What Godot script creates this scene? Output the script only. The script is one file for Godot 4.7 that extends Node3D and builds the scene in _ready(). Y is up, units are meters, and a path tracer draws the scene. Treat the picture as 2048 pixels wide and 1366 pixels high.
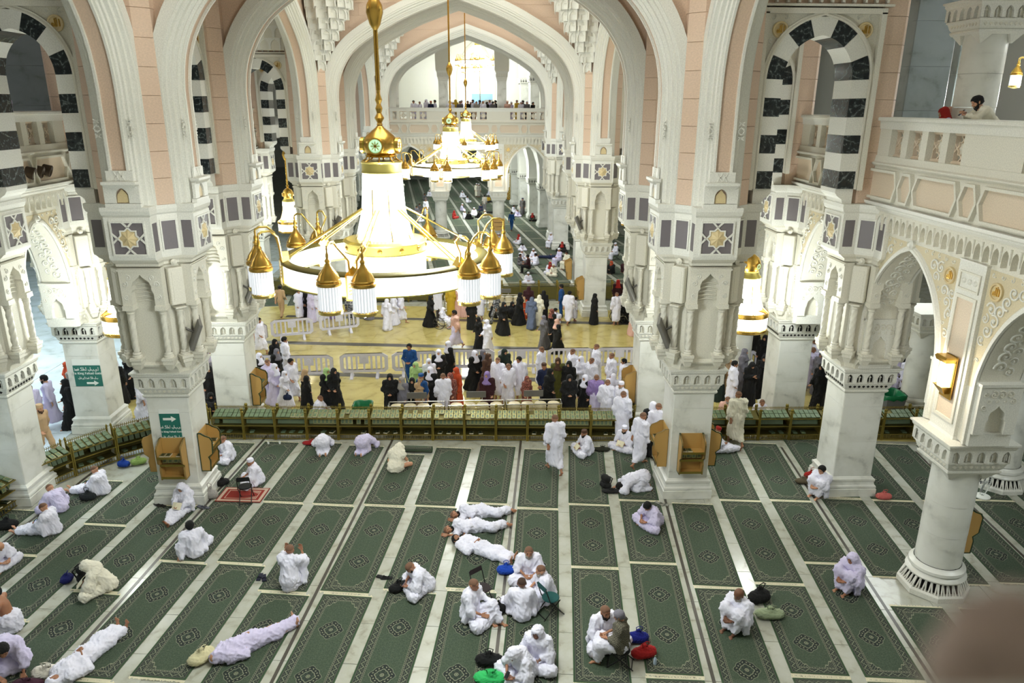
extends Node3D
# A great marble prayer hall seen from an upper balcony. x runs across the nave, z towards the viewer, y up.
var M := {}
var tex := {}
var taken := {}
var rng := RandomNumberGenerator.new()

class G:
	var v := PackedVector3Array()
	var n := PackedVector3Array()
	var t := PackedVector2Array()
	var x := PackedInt32Array()
	func tri(a: Vector3, b: Vector3, c: Vector3) -> void:
		var nn := (b - a).cross(c - a).normalized()
		var i := v.size()
		v.append(a); v.append(b); v.append(c)
		n.append(nn); n.append(nn); n.append(nn)
		t.append(Vector2.ZERO); t.append(Vector2.ZERO); t.append(Vector2.ZERO)
		x.append(i); x.append(i + 2); x.append(i + 1)
	func quad(a: Vector3, b: Vector3, c: Vector3, d: Vector3) -> void:
		var nn := (c - a).cross(d - b).normalized()
		var i := v.size()
		v.append(a); v.append(b); v.append(c); v.append(d)
		for k in 4: n.append(nn)
		t.append(Vector2(0, 1)); t.append(Vector2(1, 1)); t.append(Vector2(1, 0)); t.append(Vector2(0, 0))
		x.append(i); x.append(i + 2); x.append(i + 1); x.append(i); x.append(i + 3); x.append(i + 2)
	func box(c: Vector3, s: Vector3, xf := Transform3D.IDENTITY) -> G:
		var h := s * 0.5
		var p := []
		for k in 8: p.append(xf * (c + Vector3(h.x if k & 1 else -h.x, h.y if k & 2 else -h.y, h.z if k & 4 else -h.z)))
		quad(p[4], p[5], p[7], p[6]); quad(p[1], p[0], p[2], p[3]); quad(p[5], p[1], p[3], p[7])
		quad(p[0], p[4], p[6], p[2]); quad(p[6], p[7], p[3], p[2]); quad(p[0], p[1], p[5], p[4])
		return self
	func slab(c: Vector3, s: Vector3, b: float, xf := Transform3D.IDENTITY) -> G:
		# a box whose edges are cut at 45 degrees
		var h := s * 0.5
		var pts := PackedVector2Array([Vector2(-h.x + b, -h.z), Vector2(h.x - b, -h.z), Vector2(h.x, -h.z + b), Vector2(h.x, h.z - b), Vector2(h.x - b, h.z), Vector2(-h.x + b, h.z), Vector2(-h.x, h.z - b), Vector2(-h.x, -h.z + b)])
		var inn := PackedVector2Array()
		for p in pts: inn.append(Vector2(p.x - signf(p.x) * b * 0.7, p.y - signf(p.y) * b * 0.7))
		var x2 := xf * Transform3D(Basis.IDENTITY, c)
		stack([[-h.y, inn], [-h.y + b, pts], [h.y - b, pts], [h.y, inn]], x2)
		return self
	func stack(levels: Array, xf := Transform3D.IDENTITY) -> G:
		# levels: [y, polygon of (x, z)], joined by flat faces, capped at both ends
		var m: int = levels[0][1].size()
		for i in levels.size() - 1:
			var a: PackedVector2Array = levels[i][1]
			var b: PackedVector2Array = levels[i + 1][1]
			var ya: float = levels[i][0]
			var yb: float = levels[i + 1][0]
			for j in m:
				var k := (j + 1) % m
				quad(xf * Vector3(a[j].x, ya, a[j].y), xf * Vector3(b[j].x, yb, b[j].y), xf * Vector3(b[k].x, yb, b[k].y), xf * Vector3(a[k].x, ya, a[k].y))
		for e in 2:
			var lv: Array = levels[0] if e == 0 else levels[levels.size() - 1]
			var pl: PackedVector2Array = lv[1]
			var idx := Geometry2D.triangulate_polygon(pl)
			for q in range(0, idx.size(), 3):
				var a2 := xf * Vector3(pl[idx[q]].x, lv[0], pl[idx[q]].y)
				var b2 := xf * Vector3(pl[idx[q + 1]].x, lv[0], pl[idx[q + 1]].y)
				var c2 := xf * Vector3(pl[idx[q + 2]].x, lv[0], pl[idx[q + 2]].y)
				var up := xf.basis.y
				var good := (b2 - a2).cross(c2 - a2).dot(up) > 0
				if good == (e == 1): tri(a2, b2, c2)
				else: tri(a2, c2, b2)
		return self
	func plate(poly: PackedVector2Array, z0: float, z1: float, xf := Transform3D.IDENTITY, back := true) -> G:
		# an outline in x, y given thickness along z
		var p := poly
		p = poly.duplicate()
		var ar := 0.0
		for i in p.size(): ar += p[i].x * p[(i + 1) % p.size()].y - p[(i + 1) % p.size()].x * p[i].y
		if ar < 0: p.reverse()
		var idx := Geometry2D.triangulate_polygon(p)
		for q in range(0, idx.size(), 3):
			var a := p[idx[q]]; var b := p[idx[q + 1]]; var c := p[idx[q + 2]]
			if (b - a).cross(c - a) < 0:
				var s := b; b = c; c = s
			tri(xf * Vector3(a.x, a.y, z1), xf * Vector3(b.x, b.y, z1), xf * Vector3(c.x, c.y, z1))
			if back: tri(xf * Vector3(a.x, a.y, z0), xf * Vector3(c.x, c.y, z0), xf * Vector3(b.x, b.y, z0))
		for i in p.size():
			var a3 := p[i]; var b3 := p[(i + 1) % p.size()]
			quad(xf * Vector3(a3.x, a3.y, z0), xf * Vector3(b3.x, b3.y, z0), xf * Vector3(b3.x, b3.y, z1), xf * Vector3(a3.x, a3.y, z1))
		return self
	func grid(rows: Array, closed := false, flip := false) -> G:
		# smooth sheet; its face looks along (row step) x (column step)
		var nr := rows.size(); var nc: int = rows[0].size()
		var i0 := v.size()
		var nn := PackedVector3Array(); nn.resize(nr * nc)
		var last := nc if closed else nc - 1
		for i in nr - 1:
			for j in last:
				var k := (j + 1) % nc
				var a: Vector3 = rows[i][j]; var b: Vector3 = rows[i + 1][j]; var c: Vector3 = rows[i + 1][k]; var d: Vector3 = rows[i][k]
				var f := (c - a).cross(d - b)
				if flip: f = -f
				nn[i * nc + j] += f; nn[(i + 1) * nc + j] += f; nn[(i + 1) * nc + k] += f; nn[i * nc + k] += f
				var ia := i0 + i * nc + j; var ib := ia + nc; var ic := i0 + (i + 1) * nc + k; var id := i0 + i * nc + k
				if flip:
					x.append(ia); x.append(ib); x.append(ic); x.append(ia); x.append(ic); x.append(id)
				else:
					x.append(ia); x.append(ic); x.append(ib); x.append(ia); x.append(id); x.append(ic)
		for i in nr:
			for j in nc:
				v.append(rows[i][j]); n.append(nn[i * nc + j].normalized()); t.append(Vector2(float(j) / maxf(1, nc - 1), 1.0 - float(i) / maxf(1, nr - 1)))
		return self
	func lathe(prof: Array, seg := 16, xf := Transform3D.IDENTITY) -> G:
		# profile of (radius, y) from the bottom up, smooth except at sharp turns
		var run := [prof[0]]
		for i in range(1, prof.size()):
			run.append(prof[i])
			var cut := i == prof.size() - 1
			if not cut:
				var a: Vector2 = (prof[i] - prof[i - 1]).normalized(); var b: Vector2 = (prof[i + 1] - prof[i]).normalized()
				cut = a.dot(b) < 0.8
			if cut:
				var rows := []
				for p in run:
					var row := PackedVector3Array()
					for k in seg: row.append(xf * Vector3(p.x * cos(TAU * k / seg), p.y, p.x * sin(TAU * k / seg)))
					rows.append(row)
				grid(rows, true)
				run = [prof[i]]
		return self
	func tube(path: PackedVector3Array, r0: float, r1 := -1.0, seg := 8, caps := true) -> G:
		if r1 < 0: r1 = r0
		var rows := []
		var side := Vector3.ZERO
		for i in path.size():
			var d := (path[mini(i + 1, path.size() - 1)] - path[maxi(i - 1, 0)]).normalized()
			if side == Vector3.ZERO: side = d.cross(Vector3.UP if absf(d.y) < 0.9 else Vector3.RIGHT).normalized()
			side = (side - d * side.dot(d)).normalized()
			var other := d.cross(side)
			var r := lerpf(r0, r1, float(i) / maxf(1, path.size() - 1))
			var row := PackedVector3Array()
			for k in seg: row.append(path[i] + (side * cos(TAU * k / seg) - other * sin(TAU * k / seg)) * r)
			rows.append(row)
		grid(rows, true)
		if caps:
			for k in range(1, seg - 1):
				tri(rows[0][0], rows[0][k], rows[0][k + 1])
				var e: PackedVector3Array = rows[rows.size() - 1]
				tri(e[0], e[k + 1], e[k])
		return self
	func sweep(path: Array, prof: Array, xf := Transform3D.IDENTITY) -> G:
		# path: [point in x y, outward normal in x y]; prof: (offset along z, offset along the normal)
		for i in prof.size() - 1:
			var rows := []
			for q in [prof[i], prof[i + 1]]:
				var row := PackedVector3Array()
				for s in path:
					var pt: Vector2 = s[0] + s[1] * q.y
					row.append(xf * Vector3(pt.x, pt.y, q.x))
				rows.append(row)
			grid(rows, false, true)
		return self
	func add(g: G, xf := Transform3D.IDENTITY) -> G:
		var i0 := v.size()
		for p in g.v: v.append(xf * p)
		var b := xf.basis.inverse().transposed()
		for p in g.n: n.append((b * p).normalized())
		t.append_array(g.t)
		for k in g.x: x.append(i0 + k)
		return self
	func mesh() -> ArrayMesh:
		var arr := []
		arr.resize(Mesh.ARRAY_MAX)
		arr[Mesh.ARRAY_VERTEX] = v; arr[Mesh.ARRAY_NORMAL] = n; arr[Mesh.ARRAY_TEX_UV] = t; arr[Mesh.ARRAY_INDEX] = x
		var m := ArrayMesh.new()
		m.add_surface_from_arrays(Mesh.PRIMITIVE_TRIANGLES, arr)
		return m

func at(x: float, y: float, z: float, turn := 0.0) -> Transform3D:
	return Transform3D(Basis(Vector3.UP, turn), Vector3(x, y, z))

func numbered(called: String) -> String:
	var k: int = taken.get(called, 0)
	taken[called] = k + 1
	return called if k == 0 else "%s_%03d" % [called, k]

func part(root: Node, called: String, mesh: Mesh, mat: Material, xf := Transform3D.IDENTITY, label := "") -> MeshInstance3D:
	var o := MeshInstance3D.new()
	o.name = called; o.mesh = mesh; o.material_override = mat; o.transform = xf
	root.add_child(o, true)
	if label: o.set_meta("label", label)
	return o

func thing(called: String, label: String, category: String, xf := Transform3D.IDENTITY, group := "", kind := "") -> Node3D:
	var o := Node3D.new()
	o.name = numbered(called); add_child(o); o.transform = xf
	tag(o, label, category, group, kind)
	return o

func single(called: String, mesh: Mesh, mat: Material, label: String, category: String, xf := Transform3D.IDENTITY, group := "", kind := "") -> MeshInstance3D:
	var o := part(self, numbered(called), mesh, mat, xf)
	tag(o, label, category, group, kind)
	return o

func tag(o: Node, label: String, category := "", group := "", kind := "") -> void:
	if label: o.set_meta("label", label)
	if category: o.set_meta("category", category)
	if group: o.set_meta("group", group)
	if kind: o.set_meta("kind", kind)

func dup(src: Node3D, called: String, label: String, xf: Transform3D, group := "") -> Node3D:
	var o: Node3D = src.duplicate()
	o.name = numbered(called); add_child(o); o.transform = xf
	o.set_meta("label", label)
	if group: o.set_meta("group", group)
	return o

func rect(x0: float, y0: float, x1: float, y1: float) -> PackedVector2Array:
	return PackedVector2Array([Vector2(x0, y0), Vector2(x1, y0), Vector2(x1, y1), Vector2(x0, y1)])

func sq(h: float, c := 0.0) -> PackedVector2Array:
	if c <= 0: return PackedVector2Array([Vector2(-h, -h), Vector2(h, -h), Vector2(h, h), Vector2(-h, h)])
	return PackedVector2Array([Vector2(-h + c, -h), Vector2(h - c, -h), Vector2(h, -h + c), Vector2(h, h - c), Vector2(h - c, h), Vector2(-h + c, h), Vector2(-h, h - c), Vector2(-h, -h + c)])

func cross_plan(a: float, e: float, q: float) -> PackedVector2Array:
	# square bays on four sides, corners cut at 45 degrees
	var o := PackedVector2Array()
	for k in 4:
		for p in [Vector2(-a, e), Vector2(a, e), Vector2(a, q), Vector2(q, a)]: o.append(p.rotated(-PI / 2 * k))
	o.reverse()
	return o

func half_path(half: Array) -> Array:
	# half: (x, y) from the foot up to the crown at x = 0; gives [[point, outward normal]] for the whole arch, left foot to right foot
	var pts := []
	for p in half: pts.append(Vector2(-p.x, p.y))
	for i in range(half.size() - 2, -1, -1): pts.append(half[i])
	var out := []
	for i in pts.size():
		var a: Vector2 = (pts[i] - pts[i - 1]).normalized() if i > 0 else (pts[1] - pts[0]).normalized()
		var b: Vector2 = (pts[i + 1] - pts[i]).normalized() if i < pts.size() - 1 else a
		var m := (a + b).normalized()
		var nrm := Vector2(-m.y, m.x) / maxf(0.5, m.dot(a))
		out.append([pts[i], nrm])
	return out

func smooth_half(half: Array, sub := 4) -> Array:
	# finer points along the same half arch
	var out := []
	for i in half.size() - 1:
		var p0: Vector2 = half[maxi(i - 1, 0)]; var p1: Vector2 = half[i]; var p2: Vector2 = half[i + 1]; var p3: Vector2 = half[mini(i + 2, half.size() - 1)]
		var seg := p1.distance_to(p2)
		if p0.distance_to(p1) > seg * 1.4: p0 = p1 + (p0 - p1).normalized() * seg
		if p3.distance_to(p2) > seg * 1.4: p3 = p2 + (p3 - p2).normalized() * seg
		for k in sub:
			out.append(p1 if i == 0 else p1.cubic_interpolate(p2, p0, p3, float(k) / sub))
			if i == 0: break
	out.append(half[half.size() - 1])
	return out

func offset_outline(path: Array, r: float) -> PackedVector2Array:
	var o := PackedVector2Array()
	for s in path: o.append(s[0] + s[1] * r)
	return o

func arch_wall(path: Array, r: float, x0: float, x1: float, y1: float) -> PackedVector2Array:
	# a wall outline with the arch cut out of its foot
	var o := offset_outline(path, r)
	var y0 := o[0].y
	var out := PackedVector2Array([Vector2(x0, y0)])
	out.append_array(o)
	out.append_array(PackedVector2Array([Vector2(x1, y0), Vector2(x1, y1), Vector2(0, y1), Vector2(x0, y1)]))
	return out

func noise_tex(seed_: int, freq: float, kind: int, fract: int, cols: Array, offs: Array, octaves := 4, size := 512, normal := false, gain := 0.5) -> NoiseTexture2D:
	var f := FastNoiseLite.new()
	f.seed = seed_; f.frequency = freq; f.noise_type = kind; f.fractal_type = fract; f.fractal_octaves = octaves; f.fractal_gain = gain
	f.domain_warp_enabled = fract == FastNoiseLite.FRACTAL_RIDGED
	f.domain_warp_amplitude = 40.0; f.domain_warp_frequency = 0.012
	var t := NoiseTexture2D.new()
	t.width = size; t.height = size; t.seamless = true; t.noise = f; t.normalize = true
	if normal:
		t.as_normal_map = true; t.bump_strength = 4.0
	elif cols:
		var g := Gradient.new()
		g.offsets = PackedFloat32Array(offs); g.colors = PackedColorArray(cols)
		t.color_ramp = g
	return t

func mat(called: String, c: Color, rough := 0.6, metal := 0.0) -> StandardMaterial3D:
	var m := StandardMaterial3D.new()
	m.resource_name = called; m.albedo_color = c; m.roughness = rough; m.metallic = metal
	M[called] = m
	return m

func stone(called: String, c: Color, t: Texture2D, scale: float, rough: float, bump: Texture2D = null, depth := 0.0) -> StandardMaterial3D:
	var m := mat(called, c, rough)
	m.albedo_texture = t
	m.uv1_triplanar = true; m.uv1_world_triplanar = true; m.uv1_scale = Vector3.ONE * scale
	if bump:
		m.heightmap_enabled = true; m.heightmap_texture = bump; m.heightmap_scale = depth
	return m

func glow(called: String, c: Color, energy: float) -> StandardMaterial3D:
	var m := mat(called, Color(0.9, 0.9, 0.88), 0.3)
	m.emission_enabled = true; m.emission = c; m.emission_energy_multiplier = energy
	return m

var cloth_bump: NoiseTexture2D
func cloth(c: Color, rough := 0.9) -> StandardMaterial3D:
	var key := "cloth_" + c.to_html(false)
	if M.has(key): return M[key]
	var m := mat(key, c, rough)
	m.rim_enabled = true; m.rim = 0.25; m.rim_tint = 0.5
	if c.get_luminance() > 0.5:
		m.backlight_enabled = true; m.backlight = Color(0.12, 0.12, 0.12)
	return m

func make_materials() -> void:
	var S := FastNoiseLite.TYPE_SIMPLEX_SMOOTH
	var FB := FastNoiseLite.FRACTAL_FBM
	var RG := FastNoiseLite.FRACTAL_RIDGED
	var grain := noise_tex(3, 0.06, S, FB, [Color(0.93, 0.93, 0.93), Color(1, 1, 1)], [0.2, 0.8], 5)
	var speck := noise_tex(5, 0.22, FastNoiseLite.TYPE_CELLULAR, FastNoiseLite.FRACTAL_NONE, [Color(0.62, 0.62, 0.62), Color(1, 1, 1)], [0.1, 0.7], 1)
	var vein := noise_tex(8, 0.004, S, RG, [Color(1, 1, 1), Color(0.95, 0.95, 0.94), Color(0.80, 0.80, 0.79)], [0.35, 0.72, 1.0], 5)
	var vein2 := noise_tex(14, 0.006, S, RG, [Color(1, 1, 1), Color(0.94, 0.935, 0.91), Color(0.80, 0.79, 0.74)], [0.2, 0.7, 1.0], 5)
	var green := noise_tex(21, 0.011, S, RG, [Color(0.10, 0.125, 0.135), Color(0.14, 0.165, 0.17), Color(0.52, 0.56, 0.55)], [0.3, 0.66, 0.95], 5)
	stone("cream_stone", Color(0.885, 0.87, 0.815), grain, 0.9, 0.62)
	stone("pale_stone", Color(0.905, 0.90, 0.865), grain, 0.8, 0.55)
	stone("pink_stone", Color(0.85, 0.745, 0.655), grain, 0.7, 0.65)
	stone("bounce_tinted_ground", Color(0.84, 0.79, 0.665), grain, 1.0, 0.7)  # deeper cream imitates warm light bounced within the carved recesses
	stone("pink_inlay", Color(0.87, 0.80, 0.71), grain, 1.0, 0.6)
	stone("grey_granite", Color(0.56, 0.53, 0.545), speck, 1.6, 0.45)
	stone("beige_inlay", Color(0.86, 0.78, 0.60), grain, 1.2, 0.5)
	stone("white_marble", Color(0.90, 0.90, 0.875), vein, 0.28, 0.3)
	stone("grey_marble", Color(0.50, 0.53, 0.54), vein, 0.3, 0.35)
	stone("floor_marble", Color(0.72, 0.725, 0.69), vein2, 0.33, 0.22)
	stone("court_marble", Color(0.84, 0.89, 0.92), vein, 0.2, 0.14)
	stone("beige_marble", Color(0.76, 0.70, 0.45), vein2, 0.25, 0.1)
	stone("dark_inlay", Color(0.36, 0.34, 0.31), speck, 1.5, 0.3)
	stone("green_marble", Color(1, 1, 1), green, 0.7, 0.25)
	mat("recess_shade", Color(0.10, 0.09, 0.08), 0.9)  # near-black painted as the shade inside vents and behind grilles
	mat("gold", Color(0.84, 0.68, 0.34), 0.26, 1.0)
	mat("bright_gold", Color(0.93, 0.82, 0.48), 0.2, 1.0)
	mat("pale_gold", Color(0.86, 0.80, 0.46), 0.3, 0.8)
	mat("brass", Color(0.60, 0.53, 0.26), 0.36, 0.85)
	mat("old_brass", Color(0.40, 0.37, 0.19), 0.5, 0.6)
	mat("steel", Color(0.78, 0.78, 0.76), 0.25, 1.0)
	mat("grey_metal", Color(0.42, 0.41, 0.39), 0.5, 0.3)
	mat("dark_metal", Color(0.05, 0.05, 0.05), 0.4, 0.2)
	mat("black_plastic", Color(0.04, 0.04, 0.045), 0.5)
	mat("grey_plastic", Color(0.42, 0.43, 0.45), 0.55)
	mat("white_plastic", Color(0.83, 0.82, 0.87), 0.4)
	mat("cream_plastic", Color(0.88, 0.83, 0.70), 0.4)
	mat("green_plastic", Color(0.05, 0.42, 0.25), 0.35)
	mat("light_wood", Color(0.72, 0.57, 0.32), 0.5)
	mat("green_trim", Color(0.10, 0.22, 0.12), 0.5)
	mat("book_green", Color(0.40, 0.47, 0.36), 0.5)
	mat("book_dark", Color(0.17, 0.22, 0.16), 0.5)
	mat("book_red", Color(0.28, 0.12, 0.08), 0.5)
	mat("paper", Color(0.88, 0.85, 0.74), 0.8)
	mat("sign_green", Color(0.13, 0.43, 0.38), 0.4)
	mat("sign_white", Color(0.93, 0.94, 0.92), 0.5)
	mat("screen", Color(0.02, 0.02, 0.03), 0.1)
	glow("lit_crystal", Color(0.98, 1.0, 0.96), 1.6)
	glow("soft_crystal", Color(0.93, 0.96, 1.0), 0.55)
	glow("lamp_face", Color(1.0, 0.96, 0.88), 3.0)
	glow("fill_panel_face", Color(1.0, 0.96, 0.88), 2.0)  # glow of the added fill panels
	glow("green_glass", Color(0.62, 1.0, 0.72), 0.55)
	glow("phone_screen", Color(0.55, 0.7, 1.0), 0.8)

const CW := 1.09
func carpet_texture(length: float, wp: int, hp: int) -> ImageTexture:
	# one quarter is computed and mirrored, as the weavers did
	var im := Image.create(wp * 2, hp * 2, false, Image.FORMAT_RGB8)
	var fl := FastNoiseLite.new()
	fl.noise_type = FastNoiseLite.TYPE_CELLULAR; fl.frequency = 0.22; fl.seed = 4
	fl.cellular_return_type = FastNoiseLite.RETURN_DISTANCE
	var fl2 := FastNoiseLite.new()
	fl2.frequency = 0.055; fl2.seed = 9; fl2.fractal_octaves = 2
	var green := Color(0.235, 0.295, 0.225); var dark := Color(0.125, 0.155, 0.145); var cream := Color(0.56, 0.555, 0.47); var edge := Color(0.20, 0.30, 0.19)
	var hw := CW / 2; var hl := length / 2
	for j in hp:
		for i in wp:
			var px := hw * (i + 0.5) / wp; var py := hl * (j + 0.5) / hp
			var dx := hw - px; var dy := hl - py
			var d := minf(dx, dy); var s := py if dx < dy else px
			var c := edge
			var cell := fl.get_noise_2d(px * 420, py * 420)
			if d < 0.028: c = edge
			elif d < 0.04: c = dark
			elif d < 0.05: c = cream.lerp(dark, 0.35)
			elif d < 0.165:
				c = dark
				var w := (d - 0.107) / 0.05
				var ph := fposmod(s, 0.17) / 0.17
				var zig := absf(ph * 4 - 2) - 1
				if absf(w - zig * 0.75) < 0.26: c = cream.lerp(green, 0.2 if absf(w - zig * 0.75) < 0.14 else 0.65)
				elif absf(w + zig * 0.75) < 0.13: c = cream.lerp(dark, 0.45)
				elif cell < -0.72: c = cream.lerp(dark, 0.3)
			elif d < 0.175: c = cream.lerp(green, 0.1)
			elif d < 0.195: c = dark if fposmod(s, 0.05) < 0.035 else cream.lerp(dark, 0.3)
			elif d < 0.205: c = cream.lerp(green, 0.25)
			else:
				var k := fl2.get_noise_2d(px * 420, py * 420)
				c = green.lerp(green * 1.18, clampf(k + 0.3, 0, 1))
				if cell < -0.80: c = cream.lerp(green, 0.2)
				elif cell < -0.62: c = dark.lerp(green, 0.45)
				elif cell < -0.5 and k > 0.0: c = cream.lerp(green, 0.7)
				# corner pieces
				var cx := dx - 0.205; var cy := dy - 0.205
				var q := cx + cy * 0.8 + 0.02 * sin(cx * 70) - 0.19
				if absf(q) < 0.012: c = cream.lerp(green, 0.15)
				elif q < 0:
					c = dark.lerp(green, 0.25)
					if absf(fposmod(cx * 1.3 - cy, 0.07) - 0.035) < 0.008 or cell < -0.8: c = cream.lerp(dark, 0.25)
				# two medallions, one in each half
				var mx := px; var my := absf(py - length * 0.185)
				var r := Vector2(mx, my * 0.9).length(); var th := atan2(my * 0.9, mx)
				var lob := 0.185 + 0.024 * absf(cos(4 * th)) + 0.035 * pow(absf(cos(th * 1.0)), 12) + 0.04 * pow(absf(sin(th)), 12)
				if r < lob + 0.018:
					if r > lob + 0.006: c = cream.lerp(green, 0.3)
					elif r > lob * 0.62:
						c = dark
						var pe := fposmod(th / (TAU / 16), 1.0)
						if Vector2((pe - 0.5) * r * 0.39, r - lob * 0.82).length() < 0.016: c = cream.lerp(green, 0.2)
						elif Vector2((pe - 0.5) * r * 0.39, r - lob * 0.82).length() < 0.026: c = dark * 0.6
					elif r > lob * 0.54: c = cream.lerp(green, 0.2)
					elif r > 0.055: c = green.lerp(dark, 0.35 + 0.4 * float(fposmod(th / (TAU / 8), 1.0) > 0.5))
					elif r > 0.042: c = dark
					elif r > 0.03: c = cream
					else: c = green if r > 0.014 else cream
			for sx in 2:
				for sy in 2: im.set_pixel(wp + i if sx else wp - 1 - i, hp + j if sy else hp - 1 - j, c)
	return ImageTexture.create_from_image(im)

const HW := 6.87      # half the nave, pier centre to axis
const AX := 11.45     # the outer line of piers
const SKEW := -0.0925 # the prayer rows lie turned against the building

func rows_to_hall(x: float, z: float) -> Vector2:
	# from the frame of the carpet rows to the building
	var b := 0.0925
	var u := x * cos(b) - z * sin(b); var v := -x * sin(b) - z * cos(b)
	return Vector2(u + 1.43, -(v - 18.65))

func rows_xf(x: float, y: float, z: float, turn := 0.0) -> Transform3D:
	var p := rows_to_hall(x, z)
	return at(p.x, y, p.y, SKEW + turn)

func shell() -> void:
	# floors
	var fl := thing("floor", "pale veined marble floor of the prayer hall between the carpets", "floor", Transform3D.IDENTITY, "", "structure")
	part(fl, "base_slab", G.new().box(Vector3(0, -0.26, -45), Vector3(84, 0.5, 140)).mesh(), M.floor_marble)
	var tile := G.new().slab(Vector3(0, 0, 0), Vector3(0.62, 0.03, 1.17), 0.004).mesh()
	for c in range(-10, 13):
		for r in 12:
			var z := -21.6 + r * 1.18
			if c < -7 and z < -20.0 + (-7 - c) * 1.3: continue
			part(fl, "floor_slab", tile, M.floor_marble, rows_xf(0.39 + c * 1.3775, -0.011 + 0.0006 * ((c * 7 + r * 3) % 5), z))
	var strip := G.new().box(Vector3.ZERO, Vector3(0.07, 0.03, 14.2)).mesh()
	for k in range(-3, 4):
		part(fl, "inlay_strip", strip, M.dark_inlay, rows_xf(-1.03 + 4.13 * k + 0.05, -0.007, -14.8))
	var bg := thing("floor", "polished honey coloured marble floor of the walkway between the barriers", "floor", Transform3D.IDENTITY, "", "structure")
	part(bg, "base_slab", G.new().box(Vector3(0, -0.012, 0), Vector3(36, 0.03, 15.4)).mesh(), M.beige_marble, rows_xf(4.4, 0, -30.4))
	var ht := G.new().slab(Vector3.ZERO, Vector3(2.36, 0.03, 1.9), 0.003).mesh()
	for i in range(-6, 9):
		for j in 8:
			part(bg, "floor_slab", ht, M.beige_marble, rows_xf(i * 2.37, -0.006 + 0.0006 * ((i * 3 + j * 5) % 4), -23.6 - j * 1.91))
	var band := G.new().box(Vector3.ZERO, Vector3(34, 0.03, 0.42)).mesh()
	for z in [-27.4, -31.3, -35.6]: part(bg, "inlay_strip", band, M.dark_inlay, rows_xf(3.4, -0.003, z))
	var ct := thing("floor", "cool white marble floor of the bright court beyond the leftmost pillars", "floor", Transform3D.IDENTITY, "", "structure")
	var cm := G.new().slab(Vector3.ZERO, Vector3(3.97, 0.03, 3.97), 0.006).mesh()
	for i in 5:
		for j in 9: part(ct, "floor_slab", cm, M.court_marble, at(-14.2 - i * 4.0, -0.004, 2.0 - j * 4.0))
	# closed envelope, far outside what shows
	var w: Material = M.pale_stone
	for d in [["wall_back", Vector3(0, 9, -113), Vector3(84, 24, 1), "far pale stone end wall of the hall"], ["wall_front", Vector3(0, 9, 26), Vector3(84, 24, 1), "pale stone wall behind the viewing balcony"],
		["wall_left", Vector3(-42, 9, -45), Vector3(1, 24, 142), "pale stone side wall past the bright court"], ["wall_right", Vector3(42, 9, -45), Vector3(1, 24, 142), "pale stone side wall past the right aisles"]]:
		single(d[0], G.new().box(d[1], d[2]).mesh(), w, d[3], "wall", Transform3D.IDENTITY, "", "structure")
	single("ceiling", G.new().box(Vector3(0, 17.9, -45), Vector3(84, 0.6, 142)).mesh(), M.pale_stone, "pale stone ceiling high above the nave and the aisles", "ceiling", Transform3D.IDENTITY, "", "structure")

func big_half() -> Array:
	return smooth_half([Vector2(5.58, 8.02), Vector2(5.58, 10.6), Vector2(5.47, 11.35), Vector2(5.2, 12.0), Vector2(4.75, 12.6), Vector2(4.1, 13.1), Vector2(3.2, 13.62), Vector2(2.25, 14.1), Vector2(1.15, 14.53), Vector2(0, 14.92)], 3)

func star_outline(r: float) -> PackedVector2Array:
	# eight-pointed star of two crossed squares
	var o := PackedVector2Array()
	for k in 16: o.append(Vector2.from_angle(TAU * k / 16 + PI / 2) * (r if k % 2 == 0 else r * 0.765))
	return o

func ring_plate(g: G, outer: PackedVector2Array, inner: PackedVector2Array, z0: float, z1: float) -> void:
	# flat band between two outlines of the same number of points
	var m := outer.size()
	for i in m:
		var k := (i + 1) % m
		var a := outer[i]; var b := outer[k]; var c := inner[k]; var d := inner[i]
		g.quad(Vector3(a.x, a.y, z1), Vector3(b.x, b.y, z1), Vector3(c.x, c.y, z1), Vector3(d.x, d.y, z1))
		g.quad(Vector3(b.x, b.y, z1), Vector3(a.x, a.y, z1), Vector3(a.x, a.y, z0), Vector3(b.x, b.y, z0))
		g.quad(Vector3(d.x, d.y, z1), Vector3(c.x, c.y, z1), Vector3(c.x, c.y, z0), Vector3(d.x, d.y, z0))

func bar2(g: G, a: Vector2, b: Vector2, w: float, z0: float, z1: float) -> void:
	var s := (b - a).normalized().orthogonal() * w * 0.5
	g.plate(PackedVector2Array([a + s, b + s, b - s, a - s]), z0, z1)

func star_lattice(h: float, z0: float, z1: float) -> G:
	# square frame of half width h with a star and the straps that tie it to the frame
	var g := G.new()
	var f := h * 0.09
	ring_plate(g, PackedVector2Array([Vector2(-h, -h), Vector2(h, -h), Vector2(h, h), Vector2(-h, h)]), PackedVector2Array([Vector2(-h + f, -h + f), Vector2(h - f, -h + f), Vector2(h - f, h - f), Vector2(-h + f, h - f)]), z0, z1)
	ring_plate(g, star_outline(h * 0.68), star_outline(h * 0.575), z0, z1)
	for k in 4:
		for s in [-1, 1]:
			bar2(g, Vector2(s * h * 0.03, h * 0.62).rotated(PI / 2 * k), Vector2(-s * h * 0.30, h * 0.95).rotated(PI / 2 * k), h * 0.10, z0, z1 - 0.002)
	return g

func star_boss(h: float, z0: float, z1: float) -> G:
	# the faceted star in the middle
	var g := G.new()
	var o := star_outline(h * 0.575)
	for i in 16:
		var a := o[i]; var b := o[(i + 1) % 16]
		g.tri(Vector3(a.x, a.y, z0), Vector3(b.x, b.y, z0), Vector3(0, 0, z1))
		g.tri(Vector3(b.x, b.y, z0), Vector3(a.x, a.y, z0), Vector3(0, 0, z0 - 0.02))
	return g

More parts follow.
